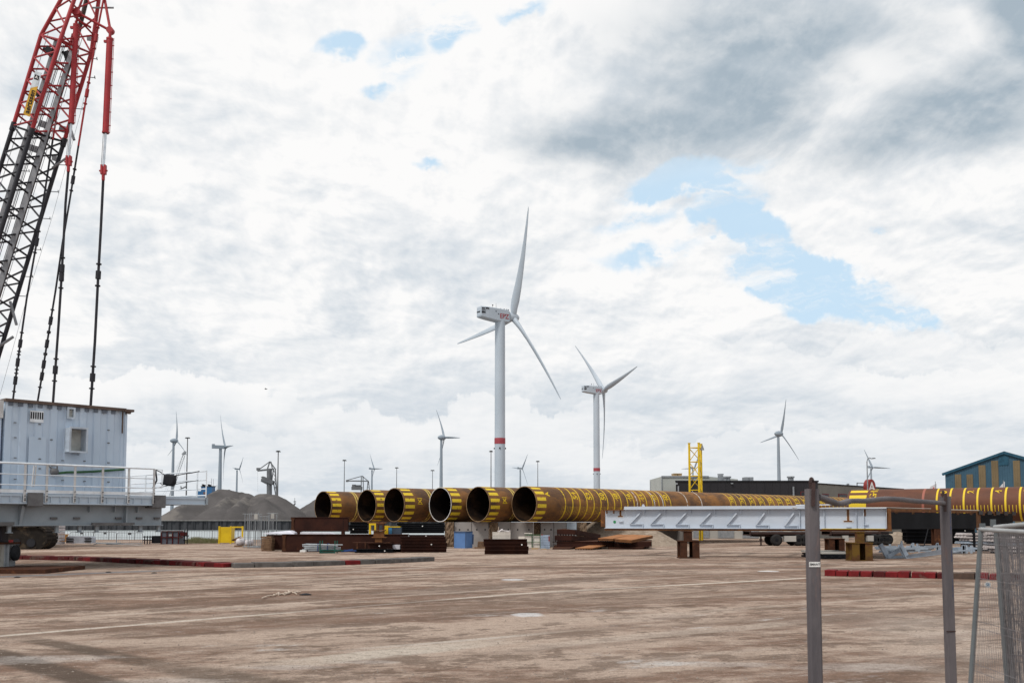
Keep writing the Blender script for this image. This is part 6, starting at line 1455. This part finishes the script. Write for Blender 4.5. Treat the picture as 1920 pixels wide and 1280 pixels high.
# long bundle of galvanised tubes in green frame
t = thing('tube_bundle', 'bundle of grey tubes strapped in a green rack before the long brown beam', 'tube bundle', (X_(605, 67), 67, 0))
m_green = mat('green_rack', (.02, .09, .07), .6); m_dkb = mat('deep_blue_straps', (.03, .07, .2), .6)
Yq = 67; m = MB(); rnd = random.Random(9)
for j in range(5):
    for i in range(4): x0_ = X_(rnd.uniform(566, 592), Yq); x1_ = X_(rnd.uniform(626, 642), Yq); z_ = .2 + j * .09; m.tube((x0_, Yq + i * .2, z_ + rnd.uniform(-.04, .06)), (x1_, Yq + i * .2 + rnd.uniform(-.1, .1), z_), .04, .04, 8)
m.each('tube', m_galv, t)
m = MB()
for px in (600, 628): x_ = X_(px, Yq); m.box(x_, x_ + .07, Yq - .09, Yq - .05, 0, .85); m.box(x_, x_ + .07, Yq + .75, Yq + .8, 0, .85); m.box(x_, x_ + .07, Yq - .05, Yq + .75, .1, .16)
m.box(X_(600, Yq), X_(645, Yq), Yq - .1, Yq - .06, .16, .24); m.box(X_(600, Yq), X_(628, Yq), Yq - .09, Yq - .05, .02, .1); m.build('rack', m_green, t)
m = MB(); [m.box(X_(596 + k * 18, Yq), X_(597 + k * 18, Yq), Yq - .06, Yq + .7, .15, .66) for k in range(2)]; m.each('strap', m_dkb, t)
m = MB(); m.bar(at(640, 1033, 67), at(662, 1030, 67), .12); m.bar(at(645, 1031, 67.3), at(668, 1032, 67.3), .08); tag(m.build('blue_pipe', m_dkb), 'short dark blue pipe at the right end of the tube bundle', 'pipe')
m = MB(); px_box(m, 563, 573, 1031, 1034.5, 66.5, .5); tag(m.build('concrete_block', m_white), 'small white block at the left foot of the tube bundle', 'block')
# small steel frame with column
t = thing('steel_trestle', 'small rusty steel frame with a stubby column standing on the long dark beam', 'steel frame', (X_(700, 68.8), 68.8, .6)); Yq = 68.8
m = MB(); px_box(m, 661, 731, 1016, 1017.2, Yq, .8); px_box(m, 668, 672, 1017.3, 1029, Yq, .2); px_box(m, 684, 687, 1017.3, 1029, Yq, .2); px_box(m, 720, 724, 1017.3, 1029, Yq, .2); m.build('table', m_rsty, t)
m = MB(); px_box(m, 703, 716, 1008, 1016, Yq, .5, .1); px_box(m, 697, 724, 1006, 1007.6, Yq, .7); px_box(m, 700, 719, 995, 1006, Yq, .5, .12); px_box(m, 698, 722, 993, 994.6, Yq, .7); m.build('column', m_ox, t)
t = thing('support_stool', 'yellow and rusty twin legged stool under the second pipe', 'support', (X_(706, 77), 77, 1)); Yq = 77
m = MB(); px_box(m, 692, 695, 980.6, 1001, Yq, .4); px_box(m, 702, 705, 980.6, 1001, Yq, .4); px_box(m, 695, 702, 980.6, 984, Yq, .4); m.build('leg', m_ylw, t)
m = MB(); px_box(m, 707, 710, 980.6, 1001, Yq, .4); px_box(m, 717, 720, 980.6, 1001, Yq, .4); px_box(m, 710, 717, 980.6, 984, Yq, .4); m.build('leg', m_rsty, t)
m = MB(); px_box(m, 689, 724, 978.6, 980.5, Yq, .6); m.build('plate', m_ox, t)
t = thing('site_cabinet', 'small blue cabinet with a bright yellow side under the third pipe', 'cabinet', (X_(737, 78), 78, 1)); Yq = 78
m = MB(); px_box(m, 728, 752, 988, 1001, Yq, .8); m.build('body', mat('cabinet_navy', (.04, .06, .09), .5), t)
m = MB(); px_box(m, 720.5, 728, 985, 1001, Yq, .8, -.02); px_box(m, 728, 750, 986.5, 987.9, Yq, .8, -.02); m.build('frame', m_ylw, t)
m = MB(); px_box(m, 729, 735, 989, 1001, Yq, .02, -.03); m.build('door', mat('cabinet_blue', (.05, .2, .38), .5), t)
m = MB(); px_box(m, 725, 750, 1021, 1029, 69.5, .6); px_box(m, 726, 735, 1029, 1033, 69.5, .5); tag(m.build('wrapped_parts', m_sheetw), 'white wrapped parts between the small frame and the five layer stack', 'package')
# crates on and beside the beam stacks
t = thing('white_crate', 'white crate with loose boards on top, standing on the dark beam stack', 'crate', (X_(940, 65.5), 65.5, 1)); Yq = 65.4
zc0, zc1 = Z_(1009.9, Yq), Z_(996.5, Yq); xa, xb = X_(923.5, Yq), X_(957, Yq)
m = MB()
for k in range(5): z_ = zc0 + (zc1 - zc0) * k / 5; m.box(xa, xb, Yq, Yq + .03, z_, z_ + (zc1 - zc0) * .15); m.box(xa, xb, Yq + .7, Yq + .73, z_, z_ + (zc1 - zc0) * .15)
m.box(xa, xa + .03, Yq + .03, Yq + .7, zc0, zc1); m.box(xb - .03, xb, Yq + .03, Yq + .7, zc0, zc1)
for q_ in (0, .33, .66, .96): m.box(xa + (xb - xa) * q_, xa + (xb - xa) * q_ + .05, Yq - .01, Yq - .002, zc0, zc1)
m.box(xa + .05, xb - .05, Yq + .05, Yq + .65, zc0, zc1 - .12); m.build('body', m_cream, t)
m = MB(); m.bar(at(933, 995, 65.6), at(957, 994.5, 65.9), .12, .05); m.bar(at(938, 993, 65.7), at(955, 996, 65.5), .1, .04); m.bar(at(942, 991.5, 65.8), at(936, 996, 65.5), .1, .04); m.each('loose_board', m_pale, t)
t = thing('crate', 'pale blue slatted plastic crate beside the green frame', 'crate', (X_(1022, 78), 78, 0)); Yq = 78; m = MB()
xa, xb = X_(1013.5, Yq), X_(1031, Yq); m.box(xa + .02, xb - .02, Yq + .05, Yq + .8, .02, 1.06)
for k in range(8): m.box(xa, xb, Yq, Yq + .05, .05 + k * .13, .13 + k * .13)
m.build('body', mat('crate_blue', (.36, .44, .55), .6), t); m = MB(); m.box(X_(1028.5, Yq), X_(1030.5, Yq), Yq - .02, Yq - .002, .6, 1.0); m.box(X_(1014, Yq), X_(1018, Yq), Yq, Yq + .2, 1.07, 1.14); m.build('red_mark', m_sred, t)
t = thing('green_stand', 'thin green stand holding pale boards left of the pale blue crate', 'stand', (X_(990, 79), 79, 0)); Yq = 79; m = MB()
for px in (997, 1012.5): m.box(X_(px, Yq), X_(px + 1.3, Yq), Yq - .1, Yq - .04, 0, Z_(1000, Yq))
m.box(X_(984, Yq), X_(1013, Yq), Yq - .1, Yq - .04, Z_(1003, Yq), Z_(1001.5, Yq)); m.box(X_(985, Yq), X_(1012, Yq), Yq - .1, Yq - .04, Z_(1016, Yq), Z_(1015, Yq)); m.build('frame', mat('frame_green', (.08, .15, .08), .6), t)
m = MB(); px_box(m, 972, 984, 1005, 1026, Yq, .06); px_box(m, 985, 996.5, 1004, 1026, Yq, .06); px_box(m, 999, 1012, 1004, 1026, Yq, .06, .05); m.bar(at(983, 999, Yq), at(998, 999.5, Yq), .06); m.each('board', m_cream, t)
m = MB(); px_box(m, 997, 1009, 1027, 1031, 77, .4); px_box(m, 1015, 1024, 1028, 1030.5, 77, .4); tag(m.build('cardboard', m_tan), 'tan cardboard pieces on the ground in front of the pale blue crate', 'cardboard')
# rusty deck panels
def deckp(poly, th, label, legs=True, top=m_plate):
    P_ = [at(a, b, c_) for a, b, c_ in poly]
    t = thing('deck_section', label, 'steel panel', P_[0] - V((0, 0, th)), 'rusty steel deck panels in a loose pile')
    MB().prism(P_, (0, 0, .025)).build('plate', top, t)
    m = MB(); n_ = len(P_)
    for i in range(n_): a, b = P_[i], P_[(i + 1) % n_]; m.ob(a - V((0, 0, th)), b - a, (P_[(i + 2) % n_] - b).normalized() * .04, (0, 0, th - .002))
    m.build('edge', m_ox if top is m_plate else m_beam, t)
    m = MB(); a, b = P_[0], P_[1]
    for k in range(7): c = a.lerp(b, .06 + k * .145); m.lathe(c + V((0, .02, -th - .05)), (0, 1, 0), [(0, .05), (.4, .05)], 8)
    m.each('stud', m_gd, t)
deckp([(1036, 1028, 76.5), (1068, 1028, 76.2), (1085, 1022, 80), (1040, 1021.5, 80)], .42, 'lowest left rusty deck panel of the pile', top=m_rsty)
deckp([(1140, 1027, 77), (1208, 1026, 77), (1215, 1020, 80), (1150, 1020, 80)], .40, 'lowest right rusty deck panel of the pile', top=m_rsty)
deckp([(1044, 1015, 78), (1150, 1016, 77.8), (1180, 1012.5, 81.5), (1048, 1012, 81.5)], .42, 'wide dark deck panel in the second layer at the left', top=m_rsty)
deckp([(1150, 1015.5, 77.5), (1222, 1015.5, 77.5), (1222, 1012, 81), (1150, 1012, 81)], .36, 'dark deck panel in the second layer at the right', top=m_rsty)
deckp([(1040, 1004, 78.2), (1072, 1004, 78), (1124, 1008, 82), (1050, 1003, 82)], .36, 'rusty deck panel in the third layer, sticking out to the left', top=m_rsty)
deckp([(1044, 992.5, 78.5), (1079, 993, 78.3), (1126, 1002, 83), (1060, 991, 82)], .36, 'topmost brown deck panel of the pile, tilted to the right', top=m_rsty)
deckp([(1078, 1027.5, 75.6), (1112, 1027, 75.4), (1147, 1019.5, 79), (1117, 1019.5, 79)], .07, 'orange deck plate lying low in front of the pile')
deckp([(1121, 1009, 77.2), (1150, 1009.5, 77), (1184, 1002.5, 81), (1160, 1002, 81)], .16, 'orange deck plate on top of the pile, the left one')
deckp([(1152, 1010, 76.8), (1184, 1012.5, 76.6), (1224, 1004, 80.5), (1186, 1002, 81)], .2, 'orange deck plate on top of the pile, the right one')
m = MB(); m.bar(at(1036, 1015.5, 78), at(1140, 1015, 77.8), .06, .05); m.bar(at(1205, 1023, 77), at(1222, 1026, 76.8), .1, .04); tag(m.build('loose_bar', m_beam), 'thin dark bar lying across the rusty deck panels', 'bar')

# ------------------------------------------------------------------ far side of the yard, left
t = thing('box_skid', 'yellow steel box frame standing at the edge of the yard', 'steel frame', (X_(432, 97), 97, 0)); Yq = 97
zt = Z_(987, Yq); m = MB(); px_box(m, 410.5, 433, 987.5, 1017, Yq, 1.4); m.build('panel', m_ylw, t)
m = MB()
for px in (410, 431.5, 453.5): m.box(X_(px, Yq), X_(px + 3, Yq), Yq - .06, Yq + .1, .0, zt + .06)
m.box(X_(433, Yq), X_(454, Yq), Yq - .03, Yq + .1, zt - .1, zt + .03); m.box(X_(433, Yq), X_(440, Yq), Yq - .03, Yq + .1, .1, .25); m.build('frame', m_ylw, t)
m = MB(); m.bar(at(436, 1013, 97.3), at(452, 1006, 97.3), .2, .2); m.build('inner_bar', m_wood, t)
m_bag = mat('bag_white', (.62, .60, .62), .85, col2=(.46, .44, .46), sc=3)
def sack(px0, px1, yt, Yq, label, z0=.14):
    xa, xb, zt = X_(px0, Yq), X_(px1, Yq), Z_(yt, Yq); r = random.Random(int(px0)); cx, hw = (xa + xb) / 2, (xb - xa) / 2; rings = []
    for k in range(7):
        q_ = k / 6; s_ = (math.sin(math.pi * (.12 + .76 * q_)) ** .5); rings.append([V((cx + math.cos(a) * hw * s_ * r.uniform(.86, 1.08), Yq + .5 + math.sin(a) * .5 * s_ * r.uniform(.9, 1.1), z0 + (zt - z0) * (q_ + r.uniform(-.03, .03)))) for a in [2 * math.pi * i / 12 for i in range(12)]])
    t = thing('white_sack', label, 'sack', (cx, Yq + .5, 0), 'white sacks on pallets'); MB().loft(rings).build('sack', m_bag, t)
    m = MB(); m.box(xa, xb, Yq, Yq + .1, 0, .1); m.box(xa, xb, Yq + .8, Yq + .9, 0, .1); m.box(xa, xb, Yq, Yq + .9, .1, .14); m.build('pallet', m_wood, t)
sack(440, 457, 1009, 84, 'white sack on a pallet, the left one in front of the mesh racks'); sack(456.5, 474, 1011, 83.6, 'white sack on a pallet, the right one in front of the mesh racks')
m = MB(); m.path([at(449, 1010, 84), at(450.5, 1006.5, 84), at(453, 1006, 84), at(455, 1009, 84)], .04, 6); tag(m.build('sack_loop', m_bag), 'lifting loop sticking up from the left white sack', 'loop')
# upright mesh racks
for k, (xa_, xb_, yt, lab) in enumerate(((455, 486, 961, 'upright galvanised mesh rack, the left one before the heaps'), (487, 500, 966, 'narrow upright galvanised rack in the middle'), (500, 517, 960, 'upright galvanised mesh rack with small plates, the right one'))):
    Yq = 80 + k; t = thing('mesh_rack', lab, 'rack', (X_((xa_ + xb_) / 2, Yq), Yq, 0), 'tall galvanised racks left of the beams'); m = MB(); zt = Z_(yt, Yq); n_ = max(4, int((xb_ - xa_) / 2.6)); r = random.Random(k)
    for i in range(n_ + 1): x_ = X_(xa_ + (xb_ - xa_) * i / n_, Yq); y_ = Yq + r.uniform(0, .8); m.tube((x_, y_, 0), (x_ + r.uniform(-.05, .05), y_, zt * r.uniform(.93, 1.02)), .022, .022, 6)
    m.each('upright', m_galv, t); m = MB()
    for z_ in (.15, zt * .5, zt * .97): m.tube((X_(xa_, Yq), Yq, z_), (X_(xb_, Yq), Yq, z_), .02, .02, 6); m.tube((X_(xa_, Yq), Yq + .8, z_), (X_(xb_, Yq), Yq + .8, z_), .02, .02, 6)
    m.each('cross_tube', m_galv, t)
    if k != 1: MB().box(X_(xb_ - 9, Yq), X_(xb_ - 3, Yq), Yq - .05, Yq - .02, zt - .5, zt - .1).build('sign_plate', m_gl, t)
m = MB(); px_box(m, 470, 492, 1023, 1027, 82, .6); tag(m.build('galvanised_feet', m_galv), 'grey steel feet on the ground beneath the mesh racks', 'steel parts')
# crowd barriers, edge fence
def barrier(px0, px1, yt, Yq, label, proto=None):
    xa, xb, zt = X_(px0, Yq), X_(px1, Yq), Z_(yt, Yq); t = thing('crowd_barrier', label, 'barrier', ((xa + xb) / 2, Yq, 0), 'galvanised crowd barriers under the platform')
    m = MB(); m.path([V((xa, Yq, .12)), V((xa, Yq, zt - .12)), V((xa + .12, Yq, zt)), V((xb - .12, Yq, zt)), V((xb, Yq, zt - .12)), V((xb, Yq, .12)), V((xa, Yq, .12))], .028, 8); m.build('frame', m_galv, t)
    m = MB(); n_ = int((xb - xa) / .16)
    for i in range(1, n_): x_ = xa + (xb - xa) * i / n_; m.tube((x_, Yq, .12), (x_, Yq, zt), .011, .011, 5)
    m.build('bars', m_galv, t)
    for x_ in (xa + .3, xb - .3): MB().bar((x_, Yq - .35, .02), (x_, Yq + .35, .02), .06, .03).build('foot', m_galv, t)
    MB().box((xa + xb) / 2 - .15, (xa + xb) / 2 + .15, Yq - .05, Yq - .035, zt - .2, zt - .02).build('plate', m_mast, t)
barrier(132, 176, 997, 96, 'crowd barrier behind the grey wrapped block'); barrier(177, 219, 997, 95.6, 'crowd barrier in the middle of the three under the platform'); barrier(220, 268, 998, 93, 'crowd barrier nearest the red framed cage')
m = MB(); m.path([at(176, 1020, 92), at(182, 1018, 91.5), at(215, 1019, 91.5), at(250, 1021, 91), at(268, 1022, 91)], .05, 6); m.box(X_(200, 92), X_(220, 92), 92, 93, .0, .2); tag(m.build('barrier_feet', m_galv), 'galvanised parts lying flat in front of the crowd barriers', 'steel parts')
m_edge = mat('edge_fence_wire', (.17, .18, .19), .6)
for i in range(12):
    Yq = 116; xa = X_(108, Yq) + i * 3.0; 
    if xa > X_(560, Yq): break
    t = thing('mesh_fence', '%s see-through mesh fence panel from the left along the water edge' % ORD[i], 'fence panel', (xa + 1.5, Yq, 0), 'mesh fence panels along the water edge')
    m = MB(); [m.bar((xa + k * .3, Yq, 0), (xa + k * .3, Yq, 1.05 + .04 * (k % 2)), .022) for k in range(10)]; m.build('wires', m_edge, t)
    m = MB(); m.bar((xa, Yq, 0), (xa, Yq, 1.25), .06); m.bar((xa, Yq, 1.05), (xa + 3, Yq, 1.05), .04); m.bar((xa, Yq, .3), (xa + 3, Yq, .3), .03); m.build('frame', m_edge, t)
t = thing('wrapped_block', 'pale grey wrapped block with dark straps among the crowd barriers', 'package', (X_(148, 88), 88, 0)); Yq = 90
m = MB(); m.loft([[V((X_(a, Yq), Yq + .05 * j_, Z_(b, Yq))) for a, b in ((125, 1018), (125, 1007), (130, 1004.5), (170, 1005), (172, 1008), (172, 1018))] for j_ in (0, 20)], smooth=False); m.build('body', mat('wrap_grey', (.42, .46, .52), .5), t)
m = MB(); [px_box(m, a, a + 13, b, b + 1.8, Yq, .1, -.08) for a, b in ((126, 1008.5), (126, 1013.5), (160, 1008), (160, 1013))]; m.each('strap', m_dark, t)
t = thing('cage_box', 'grey panelled cage with red frame and dark stand beside it', 'cage', (X_(320, 95), 95, 0)); Yq = 95
m = MB(); px_box(m, 304, 336, 996, 1020, Yq, 1.6, .05); m.build('panel', mat('cage_grey', (.13, .14, .17), .6), t)
m = MB(); [px_box(m, a, a + 1.6, 994.5, 1021, Yq, .08, -.04) for a in (302.5, 313, 323.5, 334.5)]; [px_box(m, 302.5, 344, b, b + 1.6, Yq, .06, -.06) for b in (994.5, 1006)]; px_box(m, 338, 345, 997, 1004, Yq, 1.0); m.build('frame', m_kr2, t)
m = MB(); [px_box(m, a, a + 1.4, 993, 1020, Yq + .3, .1) for a in (346, 351)]; px_box(m, 344, 354, 1003, 1005, Yq + .3, .1); px_box(m, 344, 352, 1012, 1013.5, Yq + .3, .1); px_box(m, 285, 302, 1004, 1018, Yq + .5, .9); [px_box(m, a, a + 1.5, 1004, 1020, Yq + .3, .1) for a in (271, 276, 281)]; px_box(m, 268, 285, 1005, 1006.5, Yq + .3, .3); px_box(m, 268, 285, 1012, 1013.5, Yq + .3, .3); m.build('dark_stand', m_dark, t)
m = MB(); px_box(m, 318, 323, 1001, 1004.5, Yq, .01, -.08); m.build('label_plate', m_gl, t)
t = thing('orange_unit', 'small orange machine behind thin black posts under the platform', 'machine', (X_(117, 92), 92, 0)); Yq = 92
m = MB(); px_box(m, 112, 121, 1003, 1015, Yq, .8); px_box(m, 110, 122, 1001, 1003, Yq, .9); m.build('body', mat('machine_orange', (.5, .22, .03), .5), t); m = MB(); [px_box(m, a, a + 1, 992, 1020, Yq, .06, -.2) for a in (106.5, 116)]; px_box(m, 106, 121, 1008, 1009, Yq, .05, -.2); m.build('post', m_dark, t)
t = thing('timber_stack', 'pale stack of timbers behind the crawler under the platform', 'timber stack', (X_(82, 88), 88, 0)); Yq = 88; r = random.Random(2)
for k in range(6): m = MB(); m.box(X_(60 + k * 1.5 + r.uniform(-2, 2), Yq), X_(100, Yq), Yq, Yq + 2.4, .1 + k * .3, .34 + k * .3); m.build('timber', m_pale, t)
# grass at the yard edge
m = MB(); rnd = random.Random(15)
for i in range(2600):
    px = rnd.choice((rnd.gauss(372, 12), rnd.gauss(396, 10), rnd.uniform(350, 412))); Yq = rnd.uniform(98, 104) if px < 408 else 101
    x_ = X_(px, Yq); h_ = rnd.uniform(.15, .55) * (1.25 if 360 < px < 380 else 1); a = rnd.uniform(-.25, .25); b = rnd.uniform(-.2, .2); w_ = .012
    m.add([(x_ - w_, Yq, 0), (x_ + w_, Yq, 0), (x_ + a * .5 + w_ * .6, Yq + b * .5, h_ * .6), (x_ + a, Yq + b, h_)], [(0, 1, 2, 3)])
o = m.build('grass', mat('grass_green', (.15, .17, .07), .8, col2=(.28, .25, .16), sc=3)); tag(o, 'tufts of rough green grass at the edge of the yard', 'grass', kind='stuff')
bpy.context.view_layer.update()
